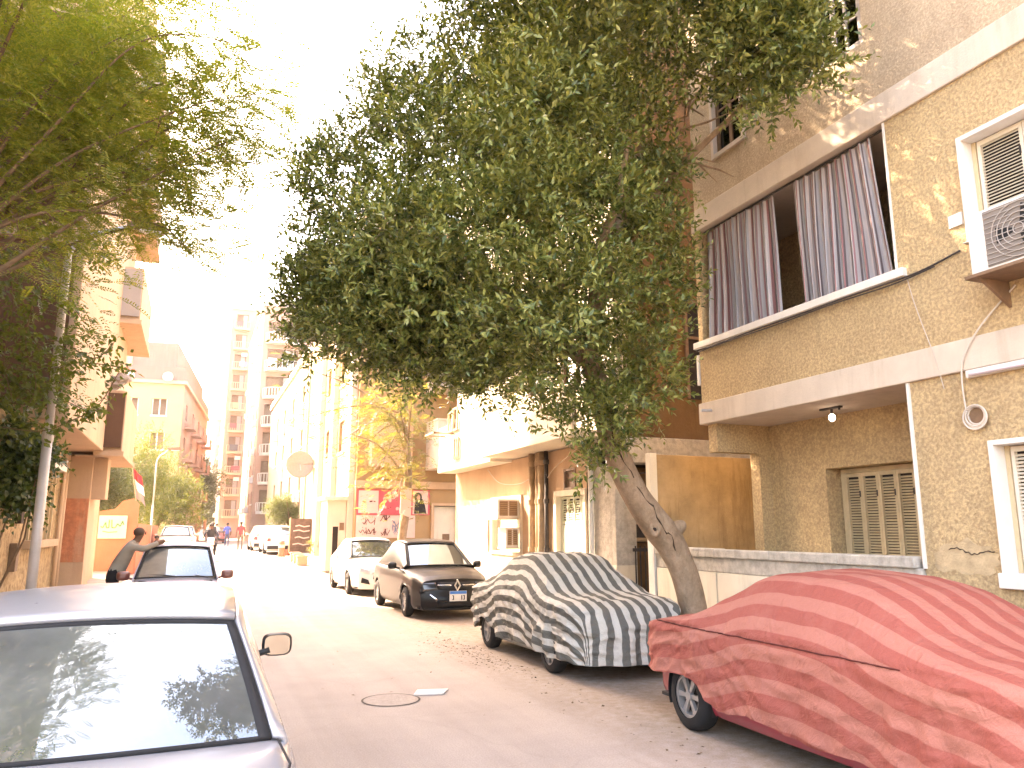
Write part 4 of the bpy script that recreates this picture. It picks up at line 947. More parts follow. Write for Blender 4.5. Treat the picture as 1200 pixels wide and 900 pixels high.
class Car:
    """local frame: +y is the nose, origin on the ground under the middle"""
    def __init__(s, L, W, zb, zs, zc, wy, fr=.14, rb=.08, R_=.30, axles=(1.3, -1.25), nose=.0):
        s.L, s.W, s.zb, s.zs, s.zc, s.wy, s.fr, s.rb, s.R, s.axles = L, W, zb, zs, zc, wy, fr, rb, R_, axles
    def f(s, tab, y): return float(np.interp(y, [p[0] for p in tab], [p[1] for p in tab]))
    def hw(s, y): return s.W / 2 * s.f(s.wy, y)
    def ring(s, y, n=45):
        w, a, c, b = s.hw(y), s.f(s.zs, y), s.f(s.zc, y), s.zb
        ctl = [(0, c), (.40 * w, c - (c - a) * .12), (.72 * w, c - (c - a) * .42), (.90 * w, a + .004), (.965 * w, a - .05), (.995 * w, a - .17), (w, (a + b) / 2 + .05), (.985 * w, b + .22), (.97 * w, b + .09), (.90 * w, b)]
        return crom(ctl, n)
    def prof(s, z):                            # bumper bulge along the height
        a = s.f(s.zs, s.L / 2)
        t = (z - s.zb) / max(.05, a - s.zb); return .06 * math.exp(-((t - .35) / .3) ** 2) - .05 * max(0, t - .75) / .25
    def front_y(s, x, z, sg=1):
        y = sg * s.L / 2; w = s.hw(y); k = max(0, 1 - (x / w) ** 4)
        return y + sg * ((s.fr if sg > 0 else s.rb) * (1 - (x / w) ** 2) + s.prof(z)) * k
    def build(s, par, paintm, bodylabel=None):
        ys = sorted(set(list(np.linspace(-s.L / 2, s.L / 2, 76))))
        n = 45; half = [s.ring(y, n) for y in ys]; mb = MB(); idx = {}
        P = []
        for y, h in zip(ys, half):
            row = [(-x, y, z) for x, z in h[::-1]] + [(x, y, z) for x, z in h[1:]]
            P.append(row)
        P = np.array(P); ni, nj = P.shape[:2]
        RA = s.R + .055
        wm = P.copy()
        for ax in s.axles:
            d = np.hypot(P[..., 1] - ax, P[..., 2] - s.R)
            side = np.abs(P[..., 0]) > .75 * s.W / 2
            sel = side & (d < RA + .045) & (d > RA - .06)
            k = RA / np.maximum(d, 1e-6)
            P[..., 1] = np.where(sel, ax + (P[..., 1] - ax) * k, P[..., 1]); P[..., 2] = np.where(sel, s.R + (P[..., 2] - s.R) * k, P[..., 2])
        base = mb.add(P.reshape(-1, 3), [])
        for i in range(ni - 1):
            for j in range(nj - 1):
                c = (P[i, j] + P[i + 1, j] + P[i, j + 1] + P[i + 1, j + 1]) / 4
                if abs(c[0]) > .70 * s.W / 2 and any(math.hypot(c[1] - ax, c[2] - s.R) < RA - .012 for ax in s.axles): continue
                mb.f.append((i * nj + j, i * nj + j + 1, (i + 1) * nj + j + 1, (i + 1) * nj + j)); mb.m.append(0)
        for sg, i in ((1, ni - 1), (-1, 0)):
            y = sg * s.L / 2; h = half[-1 if sg > 0 else 0]
            rows = []
            for (x, z) in h:
                rows.append([(t * x, s.front_y(t * x, z, sg), z) for t in np.linspace(-1, 1, 13)])
            mb.grid(rows, 0, sg < 0)
        body = mb.build('body', paintm, par, smooth=True, local=True, label=bodylabel, weld=True)
        fl = MB(); fl.box(-s.W * .44, s.W * .44, -s.L / 2 + .1, s.L / 2 - .1, s.zb + .02, s.zb + .05); fl.build('underside', MAT['liner'], par, local=True)
        for ax in s.axles:
            n = 22
            for sg in (-1, 1):
                lin = MB()
                w = s.hw(ax)
                P2 = [[(sg * q * w, ax + RA * math.cos(a), s.R + RA * math.sin(a)) for a in np.linspace(-.35, math.pi + .35, n)] for q in (.97, .62)]
                lin.grid(P2)
                lin.add([(sg * .62 * w, ax + RA * math.cos(a), s.R + RA * math.sin(a)) for a in np.linspace(-.35, math.pi + .35, n)], [tuple(range(n))])
                lin.build('wheel_arch', MAT['liner'], body, local=True)
        s.body = body
        return body
    def wheels(s, par, style=7, tyre=.36, hubm=None):
        for ax in s.axles:
            for sg in (-1, 1):
                x = sg * (s.hw(ax) - .085); o = link(bpy.data.objects.new('wheel', None)); o.parent = par; o.location = (x, ax, s.R); o.empty_display_size = .1
                t = MB(); R0, wd = s.R, .09
                prof = [(R0 * .62, -wd), (R0 * .86, -wd), (R0 * .97, -wd * .75), (R0, -wd * .3), (R0, wd * .3), (R0 * .97, wd * .75), (R0 * .86, wd), (R0 * .62, wd)]
                n = 32; P = [[(q[1], q[0] * math.cos(a), q[0] * math.sin(a)) for q in prof] for a in np.linspace(0, 2 * math.pi, n + 1)]
                t.grid(P); t.build('tyre', MAT['black_rubber'], o, smooth=True, local=True)
                r_ = MB(); xo = sg * wd * .72
                r_.ring_yz((0, 0, 0), R0 * .55, R0 * .64, xo - sg * .1, xo + sg * .012, 30)
                for k in range(style):
                    a = 2 * math.pi * k / style; da = .16
                    pts = [(xo, q * R0 * math.cos(a + e), q * R0 * math.sin(a + e)) for q, e in ((.10, -.5), (.57, -da), (.57, da), (.10, .5))]
                    r_.poly_prism(pts if sg > 0 else pts[::-1], (-sg * .03, 0, 0))
                r_.cyl((xo - sg * .03, 0, 0), (xo + sg * .012, 0, 0), R0 * .14, n=16)
                r_.build('rim', hubm or MAT['hub'], o, local=True)
                d = MB(); d.cyl((xo - sg * .075, 0, 0), (xo - sg * .06, 0, 0), R0 * .6, n=24); d.build('brake_disc', MAT['metal_dark'], o, local=True)
    def patch(s, par, name, corners, off, mat, sg=1, n=(9, 5), solid=.02, label=None):
        """a fitting that follows the nose or tail; corners (x, z): four, in order round the patch"""
        c = [np.array(q, float) for q in corners]; rows = []
        for v in np.linspace(0, 1, n[1]):
            row = []
            for u in np.linspace(0, 1, n[0]):
                x, z = (1 - u) * (1 - v) * c[0] + u * (1 - v) * c[1] + u * v * c[2] + (1 - u) * v * c[3]
                row.append((x, s.front_y(x, z, sg) + sg * off, z))
            rows.append(row)
        mb = MB(); mb.grid(rows); o = mb.build(name, mat, par, smooth=True, local=True, label=label)
        m = o.modifiers.new('solid', 'SOLIDIFY'); m.thickness = solid; m.offset = 0
        return o
    def greenhouse(s, par, paintm, g, glass=None, rear_glass=None, rows=12):
        """g: yA zA windscreen foot, yB zB its head, yC zC rear head, yD zD rear foot, wA wB wC wD half widths, crown, bulge"""
        glass = glass or MAT['glass_car']; rear_glass = rear_glass or glass
        cr = g.get('crown', .05); bu = g.get('bulge', .10)
        def edge(y, z, w, b, n=15, up=0): return [(w * t, y + b * (1 - t * t), z + up * (1 - t * t)) for t in np.linspace(-1, 1, n)]
        def lerp(e0, e1, k, sag=0): return [[tuple(np.array(p) * (1 - t) + np.array(q) * t + np.array((0, 0, sag * 4 * t * (1 - t)))) for p, q in zip(e0, e1)] for t in np.linspace(0, 1, k)]
        eA = edge(g['yA'], g['zA'], g['wA'], bu, up=.02); eB = edge(g['yB'], g['zB'], g['wB'], bu * .6, up=cr * .8)
        eC = edge(g['yC'], g['zC'], g['wC'], -bu * .45, up=cr * .8); eD = edge(g['yD'], g['zD'], g['wD'], -bu * .9, up=.015)
        mid = edge((g['yB'] * .5 + g['yC'] * .5), g['zM'], (g['wB'] + g['wC']) / 2 + .015, 0, up=cr)
        # roof through three lines
        P = []
        for t in np.linspace(0, 1, 17):
            a, b, c = (1 - t) * (1 - 2 * t), 4 * t * (1 - t), t * (2 * t - 1)
            P.append([tuple(a * np.array(p) + b * np.array(q) + c * np.array(r_)) for p, q, r_ in zip(eB, mid, eC)])
        q = MB(); q.grid(P); roof = q.build('roof', paintm, par, smooth=True, local=True, solid=.03)
        roofL, roofR = [r_[0] for r_ in P], [r_[-1] for r_ in P]
        def inset(e0, e1, k0, k1, kx):
            G = lerp(e0, e1, 11, .015); G = np.array(G); u0, u1 = k0, k1
            out = []
            for t in np.linspace(u0, u1, 11):
                i = min(int(t * 10), 9); f_ = t * 10 - i; row = G[i] * (1 - f_) + G[i + 1] * f_
                n = row.shape[0]; rr_ = []
                for x in np.linspace(kx, 1 - kx, 15):
                    j = min(int(x * (n - 1)), n - 2); h = x * (n - 1) - j; rr_.append(tuple(row[j] * (1 - h) + row[j + 1] * h))
                out.append(rr_)
            return out
        for nm, e0, e1, gm, fl in (('windscreen', eA, eB, glass, False), ('rear_window', eD, eC, rear_glass, True)):
            sgn = -1 if fl else 1
            I = inset(e0, e1, .0, 1.0, 0.0); J = inset(e0, e1, .018, .965, .034)
            I2 = np.array(I); J2 = np.array(J)
            w_ = MB(); w_.grid(J, 0, fl); wo = w_.build(nm, gm, par, smooth=True, local=True)
            def loop(A): return [tuple(A[0][j]) for j in range(15)] + [tuple(A[i][14]) for i in range(1, 11)] + [tuple(A[10][j]) for j in range(13, -1, -1)] + [tuple(A[i][0]) for i in range(9, 0, -1)]
            lo, li = loop(I), loop(J); n = len(lo)
            sl = MB(); nv = np.array((0, .004 * sgn, .004))
            sl.add([tuple(np.array(p) + nv) for p in lo] + [tuple(np.array(p) + nv) for p in li], [(i, (i + 1) % n, n + (i + 1) % n, n + i) for i in range(n)])
            sl.build('window_seal', MAT['black_rubber'], wo, smooth=True, local=True, solid=.02)
        # sides: pillars, side glass
        for sg in (-1, 1):
            zA, zD = g['zA'], g['zD']
            def belt(y): return (sg * (s.hw(y) * .93 - g.get('tuck', .03)), y, s.f(s.zs, y) - .01)
            rl = roofL if sg < 0 else roofR
            k = 30; top = []
            tA, tD = np.array((sg * g['wA'], g['yA'], g['zA'])), np.array((sg * g['wD'], g['yD'], g['zD']))
            path = [tA + (np.array(rl[0]) - tA) * t for t in np.linspace(0, 1, 8)][:-1] + [np.array(p) for p in rl] + [np.array(rl[-1]) + (tD - np.array(rl[-1])) * t for t in np.linspace(0, 1, 8)][1:]
            path = np.array(path); yb = np.linspace(g['yA'] - .0, g['yD'] + .0, len(path))
            low = np.array([belt(y) for y in yb])
            rows = [[tuple(low[i] * (1 - t) + path[i] * t + np.array((sg * .03 * math.sin(math.pi * t), 0, 0))) for t in np.linspace(0, 1, 7)] for i in range(len(path))]
            G = np.array(rows); q = MB()
            def onside(y_, t_, off):              # point on the side at belt y and height fraction
                f_ = np.interp(y_, yb[::-1], np.arange(len(yb))[::-1]); i = int(min(f_, len(yb) - 2)); h = f_ - i; j = min(int(t_ * 6), 5); e = t_ * 6 - j
                p = (G[i, j] * (1 - h) + G[i + 1, j] * h) * (1 - e) + (G[i, j + 1] * (1 - h) + G[i + 1, j + 1] * h) * e
                return (p[0] + sg * off, p[1], p[2])
            q.grid(rows, 0, sg > 0); side = q.build('side_frame', paintm, par, smooth=True, local=True, solid=.02)
            for (y0, y1) in g['windows']:
                Pw = [[onside(y0 + (y1 - y0) * u, .06 + .80 * t, .006) for t in np.linspace(0, 1, 6)] for u in np.linspace(0, 1, 9)]
                w_ = MB(); w_.grid(Pw, 0, sg > 0); w_.build('side_window', MAT['glass_side'], side, smooth=True, local=True)
                n0 = MB(); lp = [onside(y0 + (y1 - y0) * u, .05, .01) for u in np.linspace(-.02, 1.02, 8)]; n0.tube(lp, .012, 5); n0.build('window_trim', MAT['black_rubber'], side, local=True)
        return roof
    def mirrors(s, par, y, z, mat, sides=(-1, 1), size=1.0, face=-1):
        for sg in sides:
            x = sg * (s.hw(y) + .01)
            q = MB(); c = (x + sg * .11, y, z)
            q.tube([(x - sg * .06, y + .02, z - .07), (x + sg * .06, y, z - .03)], .022, 8)
            k = []
            for t, (a, b) in ((0, (.085, .065)), (.03, (.098, .075)), (.07, (.085, .065)), (.10, (.04, .03))):
                k.append([(c[0] + size * a * math.copysign(abs(math.cos(u)) ** .55, math.cos(u)), c[1] + t, c[2] + size * b * math.copysign(abs(math.sin(u)) ** .55, math.sin(u))) for u in np.linspace(0, 2 * math.pi, 21)])
            q.grid(k); q.add(k[0][:-1], [tuple(range(20))]); q.add(k[-1][:-1], [tuple(range(20))])
            o = q.build('mirror', mat, par, smooth=True, local=True)
            g_ = MB(); g_.add([(c[0] + size * .082 * math.copysign(abs(math.cos(u)) ** .55, math.cos(u)), c[1] - .004, c[2] + size * .062 * math.copysign(abs(math.sin(u)) ** .55, math.sin(u))) for u in np.linspace(0, 2 * math.pi, 21)[:-1]], [tuple(range(20))])
            g_.build('mirror_face', MAT['mirror_glass'], o, local=True)
    def seats(s, par, ys=((.15,), (-.75,)), z=.95):
        q = MB(); q.box(-s.W * .40, s.W * .40, -1.1, 1.1, .35, .40); q.build('cabin_floor', MAT['liner'], par, local=True)
        for y in (ys[0][0], ys[1][0]):
            for x in (-.36, .36):
                q = MB(); q.hexa([(x - .23, y - .08, .4), (x + .23, y - .08, .4), (x + .23, y + .08, .4), (x - .23, y + .08, .4), (x - .2, y - .26, z), (x + .2, y - .26, z), (x + .2, y - .14, z), (x - .2, y - .14, z)])
                o = q.build('seat', MAT['seat'], par, local=True, bevel=.04)
                q = MB(); q.hexa([(x - .13, y - .29, z + .04), (x + .13, y - .29, z + .04), (x + .13, y - .19, z + .04), (x - .13, y - .19, z + .04), (x - .11, y - .31, z + .22), (x + .11, y - .31, z + .22), (x + .11, y - .23, z + .22), (x - .11, y - .23, z + .22)])
                q.build('headrest', MAT['seat'], o, local=True, bevel=.03)
        q = MB(); q.box(-s.W * .41, s.W * .41, .78, 1.0, .6, .92); q.build('dashboard', MAT['liner'], par, local=True, bevel=.03)
        q = MB(); P = [(-.36 + .18 * math.cos(a), .66 + .08 * math.sin(a), .90 + .16 * math.sin(a)) for a in np.linspace(0, 2 * math.pi, 22)]; q.tube(P, .014, 6, cap=False); q.build('steering_wheel', MAT['black_plastic'], par, local=True)
    def plate(s, par, z, sg, w=.44, blue=True):
        y = s.front_y(0, z, sg) + sg * .015
        q = MB(); q.box(-w / 2, w / 2, y, y + sg * .012, z - .10, z + .10); o = q.build('number_plate', MAT['plate_white'], par, local=True)
        q = MB(); q.box(-w / 2 + .005, w / 2 - .005, y + sg * .013, y + sg * .016, z + .04, z + .096); q.build('plate_band', MAT['plate_blue'], o, local=True)
        q = MB(); rr = random.Random(int(abs(s.L) * 100)); x = -w / 2 + .04
        while x < w / 2 - .06:
            if abs(x) > .03:
                st = rr.choice((0, 1, 2, 3)); yy = (y + sg * .013, y + sg * .016)
                q.box(x, x + .02, *yy, z - .075, z + .015)
                if st > 0: q.box(x + .0121, x + .038, *yy, z + .003, z + .015)
                if st > 1: q.box(x + .0121, x + .038, *yy, z - .075, z - .062)
                if st > 2: q.box(x + .0381, x + .05, *yy, z - .05, z + .015)
            x += rr.choice((.055, .065))
        q.build('plate_digits', MAT['black_plastic'], o, local=True)
MAT['glass_side'] = glassmat('side_glass', (.12, .14, .14), 1.6)

def cartag(label, cat, x, y, rz, name='parked_car', group=None):
    return thing(name, label, cat, (x, y, gz(y)), rz, group)

# --- the silver saloon close to us, seen from behind
silver = carpaint('silver_lavender_paint', (.33, .325, .34), .25, (.40, .35, .31), .22, .25, .7)
c1 = Car(4.3, 1.70, .20, [(-2.15, .86), (-1.75, .93), (-1.3, .94), (0, .93), (1.2, .94), (1.6, .88), (2.15, .70)],
         [(-2.15, .93), (-1.9, .965), (-1.5, .965), (0, .95), (1.2, .98), (1.7, .92), (2.15, .76)],
         [(-2.15, .84), (-1.9, .93), (-1.5, .985), (-.6, 1), (1.2, .99), (1.8, .94), (2.15, .84)], .12, .10, .29, (1.33, -1.25))
t1 = cartag('dusty silver saloon parked with its rear window reflecting the trees', 'car', -.35, 5.06, 0)
c1.build(t1, silver); c1.wheels(t1)
c1.greenhouse(t1, silver, dict(yA=1.25, zA=.97, yB=.52, zB=1.385, yC=-.88, zC=1.355, yD=-1.56, zD=.955, wA=.70, wB=.58, wC=.575, wD=.715, zM=1.43, crown=.035, bulge=.12, windows=[(1.0, .1), (.02, -.80), (-.86, -1.12)]), rear_glass=MAT['glass_rear'])
c1.mirrors(t1, .80, 1.0, MAT['black_plastic'], (-1, 1), 1.05)
c1.seats(t1, ((.2,), (-.62,)), .98)
q = MB(); q.box(-.62, .62, -1.42, -.95, .80, .86); q.build('parcel_shelf', MAT['seat'], t1, local=True)
for sg in (-1, 1):                                   # dark drip channel along the roof edge
    q = MB(); pts = [(sg * .55, .48, 1.415), (sg * .565, .1, 1.438), (sg * .57, -.3, 1.438), (sg * .565, -.7, 1.405), (sg * .556, -.86, 1.377)]
    q.tube(pts, .007, 6); q.build('drip_channel', MAT['black_rubber'], t1, local=True)
for x in (-.60, .60):
    q = MB(); q.tube([(x * 1.22, -1.62, .962), (x * 1.24, -1.95, .955), (x * 1.16, -2.17, .93)], .005, 5); q.build('boot_seam', MAT['black_rubber'], t1, local=True)
for sg in (-1, 1): c1.patch(t1, 'tail_lamp', [(sg * .42, .62), (sg * .68, .62), (sg * .68, .82), (sg * .45, .84)], .01, MAT['light_red'], -1)
c1.plate(t1, .62, -1)
c1.patch(t1, 'bumper', [(-.7, .28), (.7, .28), (.7, .52), (-.7, .52)], .035, silver, -1, (15, 5), .06)

# --- the small lavender white hatchback facing us
lav = carpaint('pale_lavender_paint', (.62, .56, .64), .25, (.55, .45, .42), .25, 0, .6)
c2 = Car(3.5, 1.48, .2, [(-1.75, .86), (-.9, .92), (.7, .92), (1.2, .84), (1.75, .62)], [(-1.75, .92), (-.9, .95), (.7, .97), (1.25, .90), (1.75, .68)],
         [(-1.75, .88), (-1.3, .97), (0, 1), (1.1, .98), (1.75, .84)], .12, .06, .27, (1.15, -1.2))
t2 = cartag('small lavender white hatchback a man is leaning on', 'car', -.2, 15.9, R(180))
c2.build(t2, lav); c2.wheels(t2)
c2.greenhouse(t2, lav, dict(yA=.86, zA=.95, yB=.18, zB=1.45, yC=-1.25, zC=1.43, yD=-1.62, zD=.96, wA=.66, wB=.53, wC=.53, wD=.62, zM=1.495, crown=.04, bulge=.10, windows=[(.6, -.1), (-.18, -.95)]), glass=MAT['glass_rear'])
dark_red = carpaint('maroon_mirror_shell', (.16, .05, .04), .3)
c2.mirrors(t2, .58, 1.0, dark_red, (-1, 1), 1.1, -1)
c2.seats(t2, ((-.1,), (-.9,)), .98)
for (a, b) in (((-.52, .93, .965), (-.05, .80, 1.02)), ((-.05, .95, .985), (.46, .82, 1.02))):
    q = MB(); q.tube([a, ((a[0] + b[0]) / 2, (a[1] + b[1]) / 2 + .012, (a[2] + b[2]) / 2 + .012), b], .011, 5); q.build('wiper', MAT['black_plastic'], t2, local=True)
for sg in (-1, 1): c2.patch(t2, 'headlight', [(sg * .35, .52), (sg * .58, .54), (sg * .58, .68), (sg * .35, .66)], .012, MAT['light_clear'])
c2.plate(t2, .38, 1, .4)

# --- black saloon with a diamond badge
blk = carpaint('dusty_black_paint', (.007, .007, .008), .22, (.20, .145, .105), .34, 0, .15)
blk.node_tree.nodes['Principled BSDF'].inputs['Specular IOR Level'].default_value = .15
c3 = Car(4.3, 1.72, .19, [(-2.15, .92), (-1.7, .98), (0, .96), (1.1, .95), (1.7, .86), (2.15, .74)], [(-2.15, .97), (-1.7, 1.02), (0, .98), (1.1, 1.0), (1.7, .945), (2.02, .87), (2.15, .80)],
         [(-2.15, .86), (-1.8, .95), (-1, 1), (1.2, 1), (1.8, .95), (2.15, .85)], .16, .10, .30, (1.33, -1.30))
t3 = cartag('dusty black saloon with a chrome diamond badge facing down the street', 'car', 5.08, 17.66, R(180))
c3.build(t3, blk); c3.wheels(t3, 7)
c3.greenhouse(t3, blk, dict(yA=1.10, zA=1.0, yB=.32, zB=1.46, yC=-.95, zC=1.44, yD=-1.6, zD=1.03, wA=.72, wB=.575, wC=.57, wD=.68, zM=1.51, crown=.04, bulge=.14, windows=[(.84, .02), (-.06, -.85), (-.9, -1.15)]))
c3.mirrors(t3, .72, 1.02, MAT['black_plastic'])
c3.seats(t3, ((.1,), (-.75,)), 1.02)
for sg in (-1, 1):
    c3.patch(t3, 'headlight', [(sg * .40, .60), (sg * .69, .56), (sg * .70, .72), (sg * .43, .73)], .014, MAT['light_smoke'])
    c3.patch(t3, 'grille_bar', [(sg * .12, .665), (sg * .40, .672), (sg * .40, .69), (sg * .12, .69)], .02, MAT['chrome'])
    c3.patch(t3, 'fog_trim', [(sg * .40, .40), (sg * .44, .40), (sg * .56, .50), (sg * .53, .50)], .016, MAT['chrome'])
c3.patch(t3, 'grille', [(-.39, .60), (.39, .60), (.39, .735), (-.39, .735)], .006, MAT['black_plastic'])
c3.patch(t3, 'lower_intake', [(-.42, .26), (.42, .26), (.42, .36), (-.42, .36)], .012, MAT['black_rubber'])
c3.patch(t3, 'bumper_lip', [(-.66, .205), (.66, .205), (.66, .235), (-.66, .235)], .03, MAT['liner'])
yb_ = c3.front_y(0, .67) + .02
q = MB(); o1 = [(0, .80), (.075, .675), (0, .55), (-.075, .675)]; i1 = [(0, .745), (.036, .675), (0, .605), (-.036, .675)]
for k in range(4):
    a, b, c, d = o1[k], o1[(k + 1) % 4], i1[(k + 1) % 4], i1[k]
    q.poly_prism([(p[0], yb_, p[1]) for p in (a, b, c, d)], (0, .025, 0))
q.build('badge', MAT['chrome'], t3, local=True)
c3.plate(t3, .47, 1, .36)
for (a, b) in (((-.50, 1.17, 1.015), (.0, 1.08, 1.08)), ((0.02, 1.20, 1.03), (.50, 1.05, 1.07))):
    q = MB(); q.tube([a, b], .01, 5); q.build('wiper', MAT['black_plastic'], t3, local=True)

# --- white saloon behind it
wht = carpaint('dusty_white_paint', (.72, .68, .62), .3, (.55, .43, .32), .3, 0, .5)
c4 = Car(4.4, 1.74, .19, [(-2.2, .94), (-1.7, 1.0), (0, .97), (1.1, .95), (1.7, .84), (2.2, .70)], [(-2.2, .98), (-1.7, 1.03), (0, .98), (1.1, 1.0), (1.7, .92), (2.06, .82), (2.2, .75)],
         [(-2.2, .86), (-1.8, .95), (-1, 1), (1.2, 1), (1.8, .94), (2.2, .82)], .18, .10, .31, (1.33, -1.32))
t4 = cartag('dusty white saloon parked nose to tail with the black saloon', 'car', 5.0, 23.75, R(180))
c4.build(t4, wht); c4.wheels(t4, 5)
c4.greenhouse(t4, wht, dict(yA=1.12, zA=1.0, yB=.30, zB=1.43, yC=-1.0, zC=1.42, yD=-1.7, zD=1.03, wA=.72, wB=.58, wC=.57, wD=.68, zM=1.48, crown=.04, bulge=.14, windows=[(.86, .02), (-.06, -.9), (-.95, -1.2)]))
c4.mirrors(t4, .74, 1.02, wht)
c4.seats(t4, ((.1,), (-.75,)), 1.0)
for sg in (-1, 1):
    c4.patch(t4, 'headlight', [(sg * .42, .60), (sg * .70, .64), (sg * .68, .78), (sg * .40, .68)], .014, MAT['light_clear'])
    c4.patch(t4, 'fog_recess', [(sg * .42, .32), (sg * .64, .36), (sg * .62, .50), (sg * .46, .44)], .008, MAT['black_plastic'])
c4.patch(t4, 'grille', [(-.34, .46), (.34, .46), (.30, .62), (-.30, .62)], .008, MAT['black_plastic'])
c4.patch(t4, 'grille_bar', [(-.36, .60), (.36, .60), (.34, .635), (-.34, .635)], .018, MAT['chrome'])
c4.plate(t4, .42, 1, .4)

# --- far cars, simpler
def far_car(label, x, y, rz, col, rear=True, W=1.7, L=4.2, H=1.45, dust=.25):
    pm = carpaint('far_car_paint', col, dust)
    c = Car(L, W, .2, [(-L / 2, .88), (-1.6, .95), (0, .94), (1.1, .93), (L / 2, .68)], [(-L / 2, .93), (-1.6, 1.0), (0, .96), (1.1, .98), (1.7, .9), (L / 2, .74)],
            [(-L / 2, .86), (-1.7, .96), (-1, 1), (1.2, 1), (1.7, .95), (L / 2, .84)], .14, .10, .30, (1.3, -1.3))
    t = cartag(label, 'car', x, y, rz); c.build(t, pm); c.wheels(t, 5)
    c.greenhouse(t, pm, dict(yA=1.1, zA=.98, yB=.35, zB=H - .04, yC=-.95, zC=H - .06, yD=-1.6, zD=1.0, wA=.7, wB=.57, wC=.56, wD=.68, zM=H, crown=.04, bulge=.12, windows=[(.84, .02), (-.06, -.85), (-.9, -1.15)]))
    c.mirrors(t, .72, 1.0, pm)
    for sg in (-1, 1):
        c.patch(t, 'tail_lamp', [(sg * .52, .66), (sg * .72, .68), (sg * .71, .84), (sg * .52, .82)], .012, MAT['light_red'], -1)
        c.patch(t, 'headlight', [(sg * .40, .56), (sg * .70, .58), (sg * .68, .70), (sg * .40, .68)], .012, MAT['light_clear'], 1)
    c.patch(t, 'bumper', [(-.7, .26), (.7, .26), (.7, .45), (-.7, .45)], .03, MAT['black_plastic'] if rear else pm, -1)
    c.plate(t, .62, -1); c.plate(t, .4, 1)
    return t
far_car('white saloon parked tail towards us before the round bush', 4.45, 45.6, 0, (.72, .68, .62))
far_car('cream saloon parked ahead of the white saloon by the round bush', 4.2, 51.5, 0, (.60, .50, .40))
far_car('salmon red car driving off between the pedestrians', 2.1, 78, R(2), (.45, .11, .10))
far_car('white car parked along the salmon wall behind a peach car', -.55, 52.5, R(180), (.72, .70, .67))
far_car('peach coloured car parked along the salmon wall', -.75, 45.5, R(180), (.55, .36, .26))

# ------------------------------------------------------------ covered cars
def stripe_mat(name, ca, cb, period, duty, wob=.012, grime=.3, grimecol=(.2, .16, .1), sheen=0, folds=.5):
    m, nt, b = nodes_of(name)
    co = N(nt, 'ShaderNodeTexCoord').outputs['Object']
    uv = N(nt, 'ShaderNodeUVMap', uv_map='stripe'); s = N(nt, 'ShaderNodeSeparateXYZ'); nt.links.new(uv.outputs[0], s.inputs[0])
    nz = noise_tex(nt, co, 2.2, 3, .5); a = N(nt, 'ShaderNodeMath', operation='MULTIPLY_ADD'); nt.links.new(nz.outputs[0], a.inputs[0]); a.inputs[1].default_value = wob; nt.links.new(s.outputs[0], a.inputs[2])
    d = N(nt, 'ShaderNodeMath', operation='DIVIDE'); nt.links.new(a.outputs[0], d.inputs[0]); d.inputs[1].default_value = period
    f = N(nt, 'ShaderNodeMath', operation='FRACT'); nt.links.new(d.outputs[0], f.inputs[0])
    r_ = ramp(nt, f.outputs[0], [(0, ca), (duty - .02, ca), (duty + .02, cb), (.98, cb)])
    e = r_.color_ramp.elements.new(1.0); e.color = (*ca, 1)
    g = noise_tex(nt, co, 3.5, 8, .7); k = ramp(nt, g.outputs[0], [(.48, (0, 0, 0)), (.75, (grime,) * 3)]).outputs[0]
    base = mixc(nt, k, r_.outputs[0], grimecol)
    wv = noise_tex(nt, co, 160, 2, .5); base = mixc(nt, .35, base, ramp(nt, wv.outputs[0], [(.35, (.75,) * 3), (.65, (1.15,) * 3)]).outputs[0], 'MULTIPLY')
    nt.links.new(base, b.inputs['Base Color']); b.inputs['Roughness'].default_value = .85; b.inputs['Specular IOR Level'].default_value = .15
    b1 = bump(nt, b, noise_tex(nt, co, 4.5, 4, .55, 1.8, (1, 1.6, 1)).outputs[0], folds, .05)
    mp = N(nt, 'ShaderNodeMapping'); mp.inputs['Rotation'].default_value = (.6, 0, 0); nt.links.new(co, mp.inputs[0])
    rn = noise_tex(nt, mp.outputs[0], 3.4, 3, .5, 1.2, (1.6, 1.0, 2.6)); ab = N(nt, 'ShaderNodeMath', operation='SUBTRACT'); nt.links.new(rn.outputs[0], ab.inputs[0]); ab.inputs[1].default_value = .5
    a2 = N(nt, 'ShaderNodeMath', operation='ABSOLUTE'); nt.links.new(ab.outputs[0], a2.inputs[0]); cre = ramp(nt, a2.outputs[0], [(.0, (1,) * 3), (.07, (0,) * 3)])
    b1 = bump(nt, b, cre.outputs[0], folds * .5, .018, b1)                 # sharp creases
    bump(nt, b, wv.outputs[0], .15, .004, b1)
    return m

